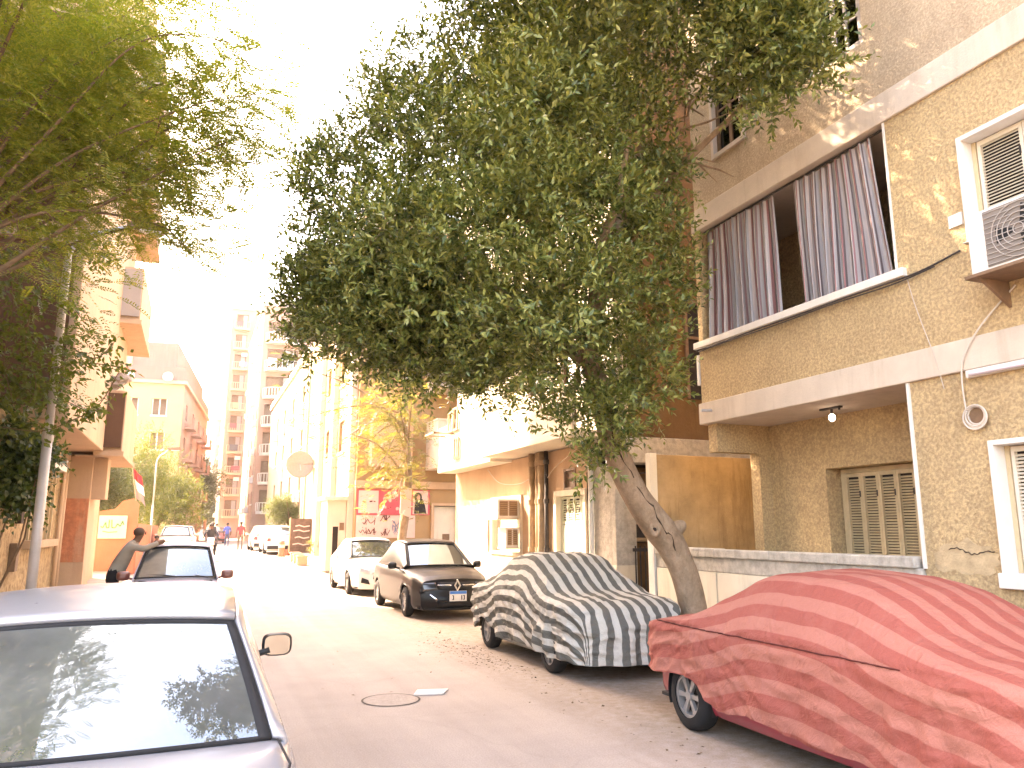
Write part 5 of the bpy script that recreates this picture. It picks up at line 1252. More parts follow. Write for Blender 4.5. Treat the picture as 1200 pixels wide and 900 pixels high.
def car_cover(name, label, x, y, rz, mat, prof, hw, roof_hw, belt, hem, seed, corner=.16, amp=1.0, seam=None):
    """prof: (y, z) of the top line from tail to nose, first and last point are where the cloth turns down;
       cloth = top/side sheet between them + an end sheet at nose and tail that share the corner edges"""
    rr = random.Random(seed); nu, nv, ns = 33, 120, 40
    pr = np.array(prof, float); seg = np.r_[0, np.cumsum(np.hypot(*np.diff(pr, axis=0).T))]
    L = seg[-1]; tt = np.linspace(0, L, nv)
    sm = crom(pr, 400); sl = np.r_[0, np.cumsum(np.hypot(*np.diff(sm, axis=0).T))]
    py, pz = np.interp(tt, sl * L / sl[-1], sm[:, 0]), np.interp(tt, sl * L / sl[-1], sm[:, 1])
    y0, y1 = pr[0, 0], pr[-1, 0]
    def nz(p, s, o=0): return mnoise.noise(Vector((p[0] * s + seed * 3.1 + o, p[1] * s, p[2] * s)))
    def half_w(yy):                              # plan outline of the car, rounded at the corners
        e = min(yy - y0, y1 - yy); k = 1 - (1 - min(1, e / .55)) ** 2.4 * corner
        return hw * k
    V = []; UV = []; F = []
    top_idx = {}; 
    def addv(p, uv): V.append(p); UV.append(uv); return len(V) - 1
    us = np.linspace(-1, 1, nu)
    rows = []
    for i in range(nv):
        yy, zz = py[i], pz[i]; w = half_w(yy)
        k = max(0, min(1, (zz - belt) / .5)); k = k * k * (3 - 2 * k)
        wt = w * (1 - k) * .97 + roof_hw * k
        hm = hem(yy) if callable(hem) else hem
        row = []; shoulder = zz - .035 - .03 * k
        for sgn in (-1, 1):
            side = []
            for j in range(ns):
                t = j / (ns - 1); zt = shoulder + (hm - shoulder) * t
                # outline of the side: from the roof edge out to the belt, then straight down
                if zt > belt and k > .02: q = (zt - belt) / max(.01, shoulder - belt); xs = w + (wt - w) * (q ** 1.25)
                else: q = 0; xs = w * (1 - (.05 * ((belt - zt) / belt)))
                if k <= .02: xs = wt + (w - wt) * min(1, t * 8) - w * .05 * max(0, (belt - zt) / belt)
                side.append((sgn * xs, zt, wt + (shoulder - zt) * 1.02 + abs(xs - wt) * .4))
            if sgn < 0: row += [addv((a, yy, b), (-c_, tt[i])) for a, b, c_ in side[::-1]]
            else: tail = side
            if sgn < 0:
                for u in us[1:-1]:
                    xx = u * wt; row.append(addv((xx, yy, zz + .0 - (.035 + .03 * k) * abs(u) ** 3.0), (xx, tt[i])))
        row += [addv((a, yy, b), (c_, tt[i])) for a, b, c_ in tail]
        rows.append(row)
    for i in range(nv - 1):
        for j in range(len(rows[0]) - 1): F.append((rows[i][j], rows[i][j + 1], rows[i + 1][j + 1], rows[i + 1][j]))
    # end sheets
    for endi, sg in ((0, -1), (nv - 1, 1)):
        r_ = rows[endi]; left = r_[:ns][::-1]; right = r_[-ns:]; topm = r_[ns:-ns]
        prev = [left[0]] + topm + [right[0]]
        for j in range(1, ns):
            cur = [left[j]]; n = len(prev)
            zl = V[left[j]][2]; xl, xr = V[left[j]][0], V[right[j]][0]; tdown = j / (ns - 1)
            for m_ in range(1, n - 1):
                u = -1 + 2 * m_ / (n - 1); xx = xl + (xr - xl) * (u + 1) / 2
                bul = (.16 * (1 - u * u) * min(1, tdown * 3 + .2)); vz = zl + (.0)
                cur.append(addv((xx, (y0 if sg < 0 else y1) + sg * bul, vz), (xx, tt[endi] + sg * tdown)))
            cur.append(right[j])
            for m_ in range(n - 1):
                q = (prev[m_], prev[m_ + 1], cur[m_ + 1], cur[m_]); F.append(q if sg > 0 else q[::-1])
            prev = cur
    V = np.array(V); UV = np.array(UV)
    # wrinkles
    out = V.copy()
    for i, p in enumerate(V):
        side = abs(p[0]) > roof_hw * 1.02 and p[2] < belt + .12
        end = min(abs(p[1] - y0), abs(p[1] - y1)) < .2
        n1 = nz(p, 3.1); n2 = 1 - abs(nz((p[0], p[1] * .8 + p[2] * .9, p[2] * 2.2), 4.2, 9)); n3 = nz(p, 9, 4)
        n4 = 1 - abs(nz((p[0] * .6, p[1] * 1.1 + p[2] * 1.5, p[2] * 1.1 - p[1] * .5), 6.5, 31))
        d = amp * (.016 * n1 + .030 * (n2 - .8) + .024 * (n4 ** 2 - .7) * (1.0 if side else .4) + .006 * n3)
        if side or end:
            drop = max(0, belt - p[2]); lx = p[1] if not end else p[0]
            d += amp * drop * (.030 * math.sin(lx * 8.5 + 2.2 * nz(p, 1.2)) + .018 * math.sin(lx * 19 + 5 * p[2] + seed) + .022 * nz((p[0], p[1] * 3.2, p[2] * .8), 2.2, 3))
            sgx = 1 if p[0] > 0 else -1
            if end: out[i, 1] += d * (1 if p[1] > 0 else -1) * 1.0; 
            if not end or abs(p[0]) > hw * .7: out[i, 0] += d * sgx
            out[i, 2] += .012 * nz(p, 5, 2) * (1 if p[2] < .5 else 0)
            # gathers pulled towards the wheel corners
            for yc in (y0 + .75, y1 - .75):
                a_ = math.atan2(p[1] - yc, max(.05, belt + .1 - p[2])); wgt = math.exp(-((p[1] - yc) / .5) ** 2) * min(1, max(0, belt - p[2]) * 2.2)
                out[i, 0] += sgx * amp * .016 * wgt * math.sin(a_ * 13 + seed)
            if seam:                                   # long swags pulled from the gather at the belt
                gy, gzz = .95, belt - .02; r_ = math.hypot(p[1] - gy, p[2] - gzz); a_ = math.atan2(gzz - p[2], gy - p[1])
                ph = a_ * 15 + 1.6 * nz(p, 1.3, 12)
                fold = 1 - abs(math.sin(ph)) ** .7
                out[i, 0] += sgx * (.030 * fold - .012) * min(1, r_ * 2.0) * math.exp(-r_ / 1.5) * min(1, max(0, belt + .02 - p[2]) * 5)
                out[i, 0] += sgx * .010 * (1 - abs(math.sin(p[1] * 4.2 - p[2] * 6.5 + 1.5 * nz(p, 1.1, 22)))) * min(1, max(0, belt - p[2]) * 3)
            if seam:                                   # the tie cord at the belt and the bunched cloth beside it
                out[i, 0] -= sgx * .022 * math.exp(-((p[2] - belt - .01) / .018) ** 2)
                wgt = math.exp(-((p[1] - .95) / .22) ** 2) * math.exp(-((p[2] - .78) / .17) ** 2)
                out[i, 0] += sgx * wgt * (.022 + .022 * nz((p[0], p[1] * 2, p[2]), 9, 5) + .012 * math.sin(p[1] * 60 + p[2] * 25))
        else:
            out[i, 2] += d * .8
        UV[i, 0] += .010 * nz(p, 2.5, 7)
    mb = MB(); mb.v = [tuple(p) for p in out]; mb.f = F; mb.m = [0] * len(F); mb.uv = UV
    o = mb.build(name, mat, None, smooth=True)
    if seam:
        line = []
        for row in rows:
            side = row[:ns]; zz_ = [V[q][2] for q in side]; zt_ = belt + .012
            if not (min(zz_) < zt_ < max(zz_)): continue
            k_ = next(j for j in range(ns - 1) if (zz_[j] - zt_) * (zz_[j + 1] - zt_) <= 0); f_ = (zt_ - zz_[k_]) / (zz_[k_ + 1] - zz_[k_] + 1e-9)
            p = out[side[k_]] * (1 - f_) + out[side[k_ + 1]] * f_
            if -1.25 < p[1] < 1.75: line.append((p[0] - .010, p[1], p[2]))
        q = MB(); q.tube(line, [.004 + .003 * abs(math.sin(i * .9)) for i in range(len(line))], 6); q.build('seam', paint('dark_red_seam', (.10, .02, .015), .9), o, local=True, smooth=True)
    o.location = (x, y, gz(y)); o.rotation_euler = (0, 0, rz)
    m = o.modifiers.new('sub', 'SUBSURF'); m.levels = 1; m.render_levels = 1
    return tag(o, label, 'car cover')

def covered_car(label, x, y, rz, paintm, L, W, axles, R_=.29):
    c = Car(L, W, .19, [(-L / 2, .72), (-1.2, .80), (1.0, .80), (L / 2, .66)], [(-L / 2, .76), (-1.2, .82), (1.0, .82), (L / 2, .70)],
            [(-L / 2, .80), (-L / 2 + .5, .96), (0, 1), (L / 2 - .6, .97), (L / 2, .80)], .08, .06, R_, axles)
    t = cartag(label, 'car', x, y, rz, 'covered_car'); c.build(t, paintm); c.wheels(t, 6); return c, t

# striped grey one, nose towards us
c5, t5 = covered_car('small car hidden under the grey and white striped cover', 5.08, 10.42, R(180), carpaint('grey_green_paint', (.16, .17, .16), .4), 3.5, 1.56, (1.10, -1.17), .265)
MAT['cover_grey'] = stripe_mat('grey_white_striped_canvas', (.115, .11, .095), (.50, .47, .41), .175, .5, .02, .30, (.26, .22, .15))
car_cover('car_cover', 'grey and white striped cover draped over a small car', 5.08, 10.42, R(180), MAT['cover_grey'],
          [(-1.98, .80), (-1.85, .95), (-1.45, 1.03), (-1.15, 1.14), (-.72, 1.39), (-.3, 1.46), (.25, 1.44), (.62, 1.27), (1.0, 1.04), (1.25, .97), (1.7, .93), (1.93, .85)], .835, .56, .86,
          lambda y: .215 + .05 * math.exp(-((y - .1) / .6) ** 2) + .24 * math.exp(-((y + 1.2) / .38) ** 2) + .012 * math.sin(y * 9), 3, .16, 1.7)
# red one
redp = carpaint('dark_red_paint', (.30, .018, .035), .08)
c6, t6 = covered_car('dark red car hidden under the red striped cover', 5.06, 4.98, R(-1.5), redp, 3.85, 1.64, (1.27, -1.25), .30)
MAT['cover_red'] = stripe_mat('red_pink_striped_cotton', (.32, .088, .066), (.40, .15, .112), .24, .5, .03, .18, (.50, .24, .18), folds=.4)
rc = car_cover('car_cover', 'faded red striped cotton cover draped over a dark red car', 5.06, 4.98, R(-1.5), MAT['cover_red'],
          [(-2.15, .80), (-2.0, .96), (-1.55, 1.04), (-1.25, 1.14), (-.8, 1.38), (-.3, 1.46), (.35, 1.44), (.75, 1.27), (1.15, 1.06), (1.5, 1.0), (1.95, .92), (2.12, .80)], .885, .60, .92,
          lambda y: .30 + .02 * math.sin(y * 6) + .17 * min(1, max(0, (y - .75) / .35)) - .05 * min(1, max(0, (-y) / 1.0)), 8, .30, .9, True)
# stitched patch and loose threads at the mirror of the red cover
# ------------------------------------------------------------ foliage tools
def norm(a): return a / np.maximum(1e-9, np.linalg.norm(a, axis=-1, keepdims=True))
def leaf_mesh(name, P, D, Nn, ln, wd, mat, parent, curl=.12, seg=1):
    """one folded leaf per row: base P, direction D, normal Nn"""
    D = norm(D); S = norm(np.cross(D, Nn)); U = np.cross(S, D); n = len(P)
    ln = np.broadcast_to(ln, (n,))[:, None]; wd = np.broadcast_to(wd, (n,))[:, None]
    v = np.empty((n, 4, 3)); v[:, 0] = P
    v[:, 1] = P + D * ln * .45 + S * wd * .5 + U * ln * curl * .5
    v[:, 2] = P + D * ln - U * ln * curl
    v[:, 3] = P + D * ln * .45 - S * wd * .5 + U * ln * curl * .5
    off = np.array(parent.location) if parent is not None else 0
    me = bpy.data.meshes.new(name); me.vertices.add(4 * n); me.vertices.foreach_set('co', (v.reshape(-1, 3) - off).ravel().astype(np.float32))
    f = np.empty((n, 2, 3), np.int32); b = np.arange(n)[:, None] * 4
    f[:, 0] = b + [0, 1, 2]; f[:, 1] = b + [0, 2, 3]
    me.loops.add(6 * n); me.loops.foreach_set('vertex_index', f.ravel())
    me.polygons.add(2 * n); me.polygons.foreach_set('loop_start', np.arange(0, 6 * n, 3, dtype=np.int32)); me.polygons.foreach_set('loop_total', np.full(2 * n, 3, np.int32))
    me.update(calc_edges=True); me.materials.append(mat)
    o = link(bpy.data.objects.new(name, me))
    if parent is not None: o.parent = parent
    o['kind'] = 'stuff'
    return o
def shoots(C, Rad, n_sh, n_lf, length, lf, wd, up=.45, spread=.5, shell=.55, droop=0.0, g=rng, tilt=0.0):
    """leafy shoots that grow out of clumps C (k,3) with radius Rad (k,)"""
    k = len(C); idx = g.choice(k, n_sh, p=Rad ** 1.5 / (Rad ** 1.5).sum())
    u = norm(g.normal(size=(n_sh, 3)) + np.array([0, 0, tilt])); rr = Rad[idx] * (shell + (1 - shell) * g.random(n_sh))
    base = C[idx] + u * rr[:, None]
    d = norm(u * .9 + np.array([0, 0, up]) + spread * g.normal(size=(n_sh, 3)) * .6)
    L = length * (.6 + .8 * g.random(n_sh))
    t = (np.arange(n_lf) + .6) / n_lf
    ph = g.random(n_sh) * 6.28
    a = norm(np.cross(d, np.array([.3, .2, 1.0]) + .1 * g.normal(size=(n_sh, 3)))); b = np.cross(d, a)
    ang = ph[:, None] + np.arange(n_lf)[None] * 2.4
    lat = a[:, None] * np.cos(ang)[..., None] + b[:, None] * np.sin(ang)[..., None]
    pos = base[:, None] + d[:, None] * (L[:, None] * t[None])[..., None]
    pos[..., 2] -= droop * (L[:, None] * t[None]) ** 2
    ld = norm(d[:, None] * (.55 + .5 * t[None, :, None]) + lat * .75 + .18 * g.normal(size=lat.shape))
    nn = norm(d[:, None] * .6 - lat * .3 + np.array([0, 0, .8]) + .40 * g.normal(size=lat.shape))
    sz = (.75 + .5 * g.random(ang.shape)) * (1 - .35 * t[None] ** 3)
    return pos.reshape(-1, 3), ld.reshape(-1, 3), nn.reshape(-1, 3), (lf * sz).ravel(), (wd * sz).ravel()
def in_poly(x, y, poly):
    c = False; n = len(poly); j = n - 1
    for i in range(n):
        xi, yi = poly[i]; xj, yj = poly[j]
        if (yi > y) != (yj > y) and x < (xj - xi) * (y - yi) / (yj - yi + 1e-9) + xi: c = not c
        j = i
    return c
def edge_dist(x, y, poly):
    best = 1e9; n = len(poly)
    for i in range(n):
        (x0, y0), (x1, y1) = poly[i], poly[(i + 1) % n]; dx, dy = x1 - x0, y1 - y0
        t = max(0, min(1, ((x - x0) * dx + (y - y0) * dy) / (dx * dx + dy * dy + 1e-9)))
        best = min(best, math.hypot(x - x0 - t * dx, y - y0 - t * dy))
    return best
def clumps(poly, n, d0, thick, rmin, rmax, g, top=None):
    """clump centres that fill a crown: its outline as surveyed, its own depth and thickness"""
    xs, ys = [p[0] for p in poly], [p[1] for p in poly]; C = []; Rr = []
    while len(C) < n:
        x, y = g.uniform(min(xs), max(xs)), g.uniform(min(ys), max(ys))
        if not in_poly(x, y, poly): continue
        e = edge_dist(x, y, poly) / FOC * d0
        r_ = min(rmax, max(rmin, e * .9)) * g.uniform(.75, 1.0)
        if e < rmin * .5: continue
        th = min(thick, (e * 1.5))
        d = (d0(x, y) if callable(d0) else d0) + th * g.uniform(-1, 1)
        C.append(survey(x, y, d)); Rr.append(r_)
    return np.array(C), np.array(Rr)

# ------------------------------------------------------------ the leaning ficus
fic = thing('ficus_tree', 'large dense ficus with a leaning pale trunk between two covered cars', 'tree', (6.27, 8.85, .1))
def bark_mat():
    m, nt, b = nodes_of('pale_ficus_bark')
    co = N(nt, 'ShaderNodeTexCoord').outputs['Object']
    n = noise_tex(nt, co, 3, 8, .7); f = noise_tex(nt, co, 14, 6, .7, .5, (1, 1, .35)); s = noise_tex(nt, co, 26, 3, .6, 0, (1, 1, 1.4))
    base = ramp(nt, n.outputs[0], [(.3, (.21, .14, .085)), (.5, (.31, .215, .14)), (.7, (.40, .29, .20))]).outputs[0]
    base = mixc(nt, .5, base, ramp(nt, f.outputs[0], [(.35, (.6,) * 3), (.65, (1.15,) * 3)]).outputs[0], 'MULTIPLY')
    base = mixc(nt, ramp(nt, s.outputs[0], [(.66, (0,) * 3), (.74, (.8,) * 3)]).outputs[0], base, (.10, .055, .03))
    nt.links.new(base, b.inputs['Base Color']); b.inputs['Roughness'].default_value = .9; b.inputs['Specular IOR Level'].default_value = .15
    b1 = bump(nt, b, f.outputs[0], .5, .03); bump(nt, b, n.outputs[0], .4, .05, b1)
    return m
MAT['bark'] = bark_mat()
MAT['crack'] = paint('dark_bark_split', (.06, .035, .02), .95)
def trunk_mesh(pts, rad, n=28, k=60, seed=1, amp=.06):
    c = crom(pts, k); r_ = crom([(x, 0) for x in rad], k)[:, 0]; mb = MB()
    mb.tube([tuple(p) for p in c], list(r_), n)
    v = np.array(mb.v)
    for i in range(len(v)):
        ring = min(i // n, k - 1); ax = c[ring]; d = v[i] - ax; L = np.linalg.norm(d)
        q = mnoise.noise(Vector((v[i][0] * 2.6 + seed, v[i][1] * 2.6, v[i][2] * 1.2))) * amp * 1.6 + mnoise.noise(Vector((v[i][0] * 7, v[i][1] * 7 + seed, v[i][2] * 4))) * amp * .5
        v[i] = ax + d * (1 + q)
    mb.v = [tuple(p) for p in v]; return mb, c, r_
tp = [(6.30, 8.9, .08), (6.25, 8.86, .45), (6.16, 8.8, .85), (6.02, 8.76, 1.25), (5.80, 8.72, 1.62), (5.55, 8.70, 1.90), (5.28, 8.66, 2.22), (5.02, 8.60, 2.62), (4.82, 8.52, 3.05), (4.66, 8.45, 3.5), (4.5, 8.42, 4.1)]
tm, tc, tr = trunk_mesh(tp, [.23, .195, .18, .18, .195, .205, .18, .16, .15, .14, .12])
tr_o = tm.build('trunk', MAT['bark'], fic, smooth=True)
# knot with a hollow, stub of a sawn limb
kc = np.array(survey(768, 618, 9.79)); kd = norm(np.array([-.35, -1, .15]))
def torus_patch(c, d, r0, r1, sx=1.0, n=18, m=8):
    d = Vector(d); a = Vector((0, 0, 1)); a = (a - d * a.dot(d)).normalized(); b = d.cross(a); P = []
    for i in range(n + 1):
        t = 2 * math.pi * i / n; e = a * math.cos(t) + b * math.sin(t) * sx
        P.append([tuple(Vector(c) + e * (r0 + r1 * math.cos(p)) + d * r1 * math.sin(p)) for p in np.linspace(0, 2 * math.pi, m + 1)])
    return P
q = MB(); q.grid(torus_patch(kc + kd * -.03, kd, .085, .042, .60)); q.build('knot', MAT['bark'], tr_o, smooth=True)
q = MB(); q.sphere(tuple(kc + kd * -.05), .07, 12, 8, sq=(.5, .5, 1.0)); q.build('hollow', MAT['dark_room'], tr_o, smooth=True)
s0 = np.array((5.78, 8.70, 1.72)); q, _, _ = trunk_mesh([tuple(s0), tuple(s0 + (.08, -.05, .08)), tuple(s0 + (.15, -.08, .13)), tuple(s0 + (.17, -.08, .14))], [.13, .11, .08, .055], 14, 14, 5); q.build('sawn_limb', MAT['bark'], tr_o, smooth=True)
# a long split that runs up the trunk
sp = []
for i, t in enumerate(np.linspace(.40, .88, 34)):
    k = int(t * 59); ax = tc[k]; view = norm(np.array([0, 0, 1.8]) - ax); T = norm(tc[min(k + 1, 59)] - tc[max(k - 1, 0)]); view = norm(view - T * view.dot(T)); sd_ = np.cross(T, view)
    an = .30 + .35 * math.sin(t * 13) * (.6) + .12 * math.sin(t * 47) + .07 * math.sin(t * 103); sp.append(tuple(ax + tr[k] * 1.0 * (view * math.cos(an) + sd_ * math.sin(an))))
q = MB(); q.tube(sp, [.007 + .005 * math.sin(i * 1.7) for i in range(len(sp))], 6); q.build('bark_split', MAT['crack'], tr_o, smooth=True)
# limbs
limb_ends = [((4.5, 8.42, 4.1), (4.2, 8.9, 5.2), (3.7, 9.6, 6.6), .12), ((4.5, 8.42, 4.1), (4.7, 8.1, 5.4), (5.2, 8.0, 7.2), .11), ((4.6, 8.44, 3.8), (3.8, 8.8, 4.5), (2.6, 9.6, 5.2), .10),
             ((4.5, 8.42, 4.1), (4.3, 7.8, 5.0), (4.3, 7.0, 6.2), .09), ((4.7, 8.1, 5.4), (5.5, 7.6, 6.4), (6.2, 6.9, 7.3), .06), ((4.2, 8.9, 5.2), (4.5, 9.6, 6.4), (4.9, 10.2, 7.8), .07), ((3.8, 8.8, 4.5), (3.2, 9.9, 5.6), (2.4, 10.8, 6.6), .06)]
for i, (a, b, c, r_) in enumerate(limb_ends):
    q, _, _ = trunk_mesh([a, tuple((np.array(a) + b) / 2 + .05), b, tuple((np.array(b) + c) / 2 + (.06, -.05, .04)), c], [r_, r_ * .9, r_ * .75, r_ * .55, r_ * .25], 12, 24, i); q.build('limb', MAT['bark'], tr_o, smooth=True)
MAT['ficus_leaf'] = leafmat('ficus_leaf', [(.040, .068, .018), (.105, .135, .032), (.17, .195, .048), (.29, .295, .085), (.12, .150, .044)], .20, .32)
outline = [(322, 238), (348, 222), (332, 196), (372, 168), (402, 152), (424, 104), (452, 66), (492, 30), (528, 18), (524, -60), (560, -260), (800, -300), (950, -220), (955, -60), (958, 10), (968, 62), (1022, 48), (985, 80), (930, 105), (915, 135), (892, 178), (872, 128), (834, 92), (792, 104), (776, 150), (806, 205), (792, 240), (820, 285), (802, 320), (818, 370), (800, 420), (812, 452), (772, 490), (722, 500), (690, 505), (640, 502), (590, 482), (540, 460), (490, 464), (440, 440), (392, 440), (352, 426), (348, 396), (324, 350), (346, 310), (352, 270)]
g1 = np.random.default_rng(21)
def clumps_f(poly, n, dfun, thick, rmin, rmax, g, gap=0):
    xs, ys = [p[0] for p in poly], [p[1] for p in poly]; C = []; Rr = []; tries = 0
    while len(C) < n:
        x, y = g.uniform(min(xs), max(xs)), g.uniform(min(ys), max(ys))
        if not in_poly(x, y, poly): continue
        d0 = dfun(x, y); e = edge_dist(x, y, poly) / FOC * d0
        if e < rmin * .45: continue
        r_ = min(rmax, max(rmin, e * .85)) * g.uniform(.7, 1.0)
        th = min(thick, max(.15, e * 1.35))
        d = d0 + th * g.uniform(-1, 1); p = survey(x, y, d)
        if gap and C and tries < 40 and (np.linalg.norm(np.array(C) - p, axis=1) < gap * (r_ + np.array(Rr))).any(): tries += 1; continue
        tries = 0; C.append(p); Rr.append(r_)
    return np.array(C), np.array(Rr)
dep = lambda x, y: 9.6 + (.9 * (500 - x) / 250 if x < 500 else 0) - (1.0 * (x - 760) / 240 if x > 760 else 0)
C, Rr = clumps_f(outline, 300, dep, 2.0, .20, .46, g1, .8)
Ca, Ra = clumps_f([(330, 300), (500, 300), (600, 400), (590, 478), (540, 458), (490, 462), (440, 438), (392, 438), (352, 424), (332, 360)], 90, lambda x, y: 10.0, 1.0, .18, .34, g1)
Cb, Rb = clumps_f([(820, -80), (948, -80), (955, 5), (966, 66), (1022, 48), (985, 80), (930, 105), (915, 135), (892, 178), (872, 128), (834, 92)], 46, lambda x, y: 8.3, .6, .14, .34, g1)
C = np.vstack([C, Ca, Cb]); Rr = np.r_[Rr, Ra, Rb]
def inside(p):
    d = np.array(p) - _c; z = d @ _f; return in_poly(600 + FOC * (d @ _r) / z, 450 - FOC * (d @ _u) / z, outline)
back = [];                                             # unseen back of the crown, added to shade the facade and loggia
for (c0, rad, n_) in (((5.0, 11.6, 8.4), (1.4, 1.6, 1.7), 60), ((4.2, 12.3, 5.4), (1.2, 1.4, 1.1), 40), ((5.6, 10.8, 9.6), (1.3, 1.3, 1.2), 30), ((5.2, 12.7, 5.2), (.8, .9, .8), 26)):
    k_ = 0
    while k_ < n_:
        p = np.array(c0) + norm(g1.normal(size=(1, 3)))[0] * (g1.random() ** .45) * np.array(rad)
        if inside(p): back.append(p); k_ += 1
C = np.vstack([C, np.array(back)]); Rr = np.r_[Rr, g1.uniform(.26, .42, len(back))]
over = [np.array((2.3, 6.0, 7.9)) + g1.normal(size=3) * (.8, .35, .3) for _ in range(26)]   # a bough that reaches out over the road
over = [p for p in over if p[2] > 7.3 + .35 * (p[1] - 6.0)]
C = np.vstack([C, np.array(over)]); Rr = np.r_[Rr, g1.uniform(.18, .30, len(over))]
C2, R2 = clumps_f([(640, 470), (800, 440), (745, 500), (725, 560), (702, 572), (676, 545), (655, 515)], 14, lambda x, y: 9.0, .4, .10, .26, g1)
C = np.vstack([C, C2]); Rr = np.r_[Rr, R2]
sh = shoots(C, Rr, 23000, 12, .34, .098, .040, .50, .50, .85, .25, g1, .45)
leaf_mesh('crown', *sh, MAT['ficus_leaf'], fic)
# twigs that show at the open right flank
for i in range(14):
    a = np.array(survey(790 + 20 * g1.random(), 90 + 150 * g1.random(), 10.2)); b = a + g1.normal(size=3) * .35 + (.3, 0, .1)
    q = MB(); q.tube([tuple(a), tuple((a + b) / 2 + g1.normal(size=3) * .06), tuple(b)], [.02, .014, .006], 6); q.build('twig', MAT['bark'], fic)

# ------------------------------------------------------------ the feathery tree on the left
MAT['bark_brown'] = paint('brown_branch_bark', (.17, .105, .06), .9, .25, 8, .5, 30)
MAT['feather_leaf'] = leafmat('feathery_leaf', [(.20, .215, .04), (.28, .28, .055), (.36, .34, .08), (.20, .24, .05), (.15, .20, .045)], .55, .5)
ft = thing('feathery_tree', 'airy tree with feathery yellow green leaves beside the brown block', 'tree', (-2.72, 9.3, .1))
def fronds(pos, dirs, length, npair, pl, pw, droop=.5, g=rng):
    """compound leaves: a stalk with pairs of narrow leaflets"""
    n = len(pos); d = norm(dirs); side = norm(np.cross(d, np.array([0, 0, 1.0]) + .25 * g.normal(size=(n, 3)))); upv = np.cross(side, d)
    L = length * (.65 + .7 * g.random(n)); t = (np.arange(npair) + .8) / npair
    P = pos[:, None] + d[:, None] * (L[:, None] * t)[..., None]; P[..., 2] -= droop * (L[:, None] * t) ** 2
    shape = (np.sin(np.clip(t, .08, .96) * math.pi) ** .6)
    out = []
    for sg in (-1, 1):
        ld = norm(d[:, None] * .55 + sg * side[:, None] + upv[:, None] * .15 + .10 * g.normal(size=P.shape))
        nn = norm(upv[:, None] + .25 * g.normal(size=P.shape))
        out.append((P.reshape(-1, 3), ld.reshape(-1, 3), nn.reshape(-1, 3), (pl * shape[None] * np.ones((n, 1))).ravel(), (pw * np.ones((n, npair))).ravel()))
    return [np.concatenate([a, b]) for a, b in zip(*out)]
q, fc, fr_ = trunk_mesh([(-2.72, 9.3, .05), (-2.72, 9.3, 1.5), (-2.75, 9.25, 3.0), (-2.7, 9.2, 4.4)], [.20, .17, .15, .13], 16, 30, 2); q.build('trunk', MAT['bark_brown'], ft, smooth=True)
g2 = np.random.default_rng(5)
tips = [(20, -30), (60, 40), (110, 20), (150, 60), (200, 20), (225, 60), (270, 95), (300, 110), (280, 160), (240, 170), (250, 230), (205, 215), (160, 205), (170, 130), (120, 110), (60, 110), (30, 170), (100, 180), (270, 285), (215, 290), (-40, 60), (-60, 160), (150, -60), (60, -120), (230, -40), (-60, -60), (300, 190), (-60, -240), (-90, -330), (40, -300), (-20, -420), (310, 60), (330, 120)]
base_pts = [np.array((-2.7, 9.2, 4.4))]
branch_nodes = []
over_t = [(-1.6, 5.6, 7.4), (-2.2, 6.3, 8.0), (-1.3, 7.0, 8.2), (-2.4, 5.2, 7.0), (-1.9, 4.6, 7.6), (-1.0, 6.2, 8.2)]      # boughs over the parked saloon
ends = [survey(x, y, 8.6 + 2.4 * g2.random()) for x, y in tips] + [np.array(p) for p in over_t]
for i, e in enumerate(ends):
    a = base_pts[0] + g2.normal(size=3) * (.08, .08, .25); m1 = a * .62 + e * .38 + np.array((0, 0, .45)) + g2.normal(size=3) * .12; m2 = a * .25 + e * .75 + np.array((0, 0, .3)) + g2.normal(size=3) * .14
    q, bc, br = trunk_mesh([tuple(a), tuple(m1), tuple(m2), tuple(e)], [.034, .018, .010, .004], 8, 26, i, .03); q.build('branch', MAT['bark_brown'], ft, smooth=True)
    branch_nodes += [bc[k] for k in range(6, 26)]
BN = np.array(branch_nodes)
k = 9500; idx = g2.integers(0, len(BN), k); pos = BN[idx] + g2.normal(size=(k, 3)) * np.array((.26, .34, .24))
thin = (pos[:, 2] > 4.7) & (pos[:, 2] < 6.6) & (pos[:, 0] < -.7) & (g2.random(k) < .4)          # the crown is open below, round the lamp arm
pos = pos[~thin]; k = len(pos)
dirs = g2.normal(size=(k, 3)) * (.8, .6, .4) + np.array((.75, .1, -.12))
leaf_mesh('crown', *fronds(pos, dirs, .36, 15, .072, .016, .8, g2), MAT['feather_leaf'], ft, .05)
# its twiggy tangle
for i in range(60):
    a = BN[g2.integers(0, len(BN))]; b = a + g2.normal(size=3) * (.35, .25, .3); q = MB(); q.tube([tuple(a), tuple((a + b) / 2 + g2.normal(size=3) * .05), tuple(b)], [.010, .007, .004], 5); q.build('twig', MAT['bark_brown'], ft)

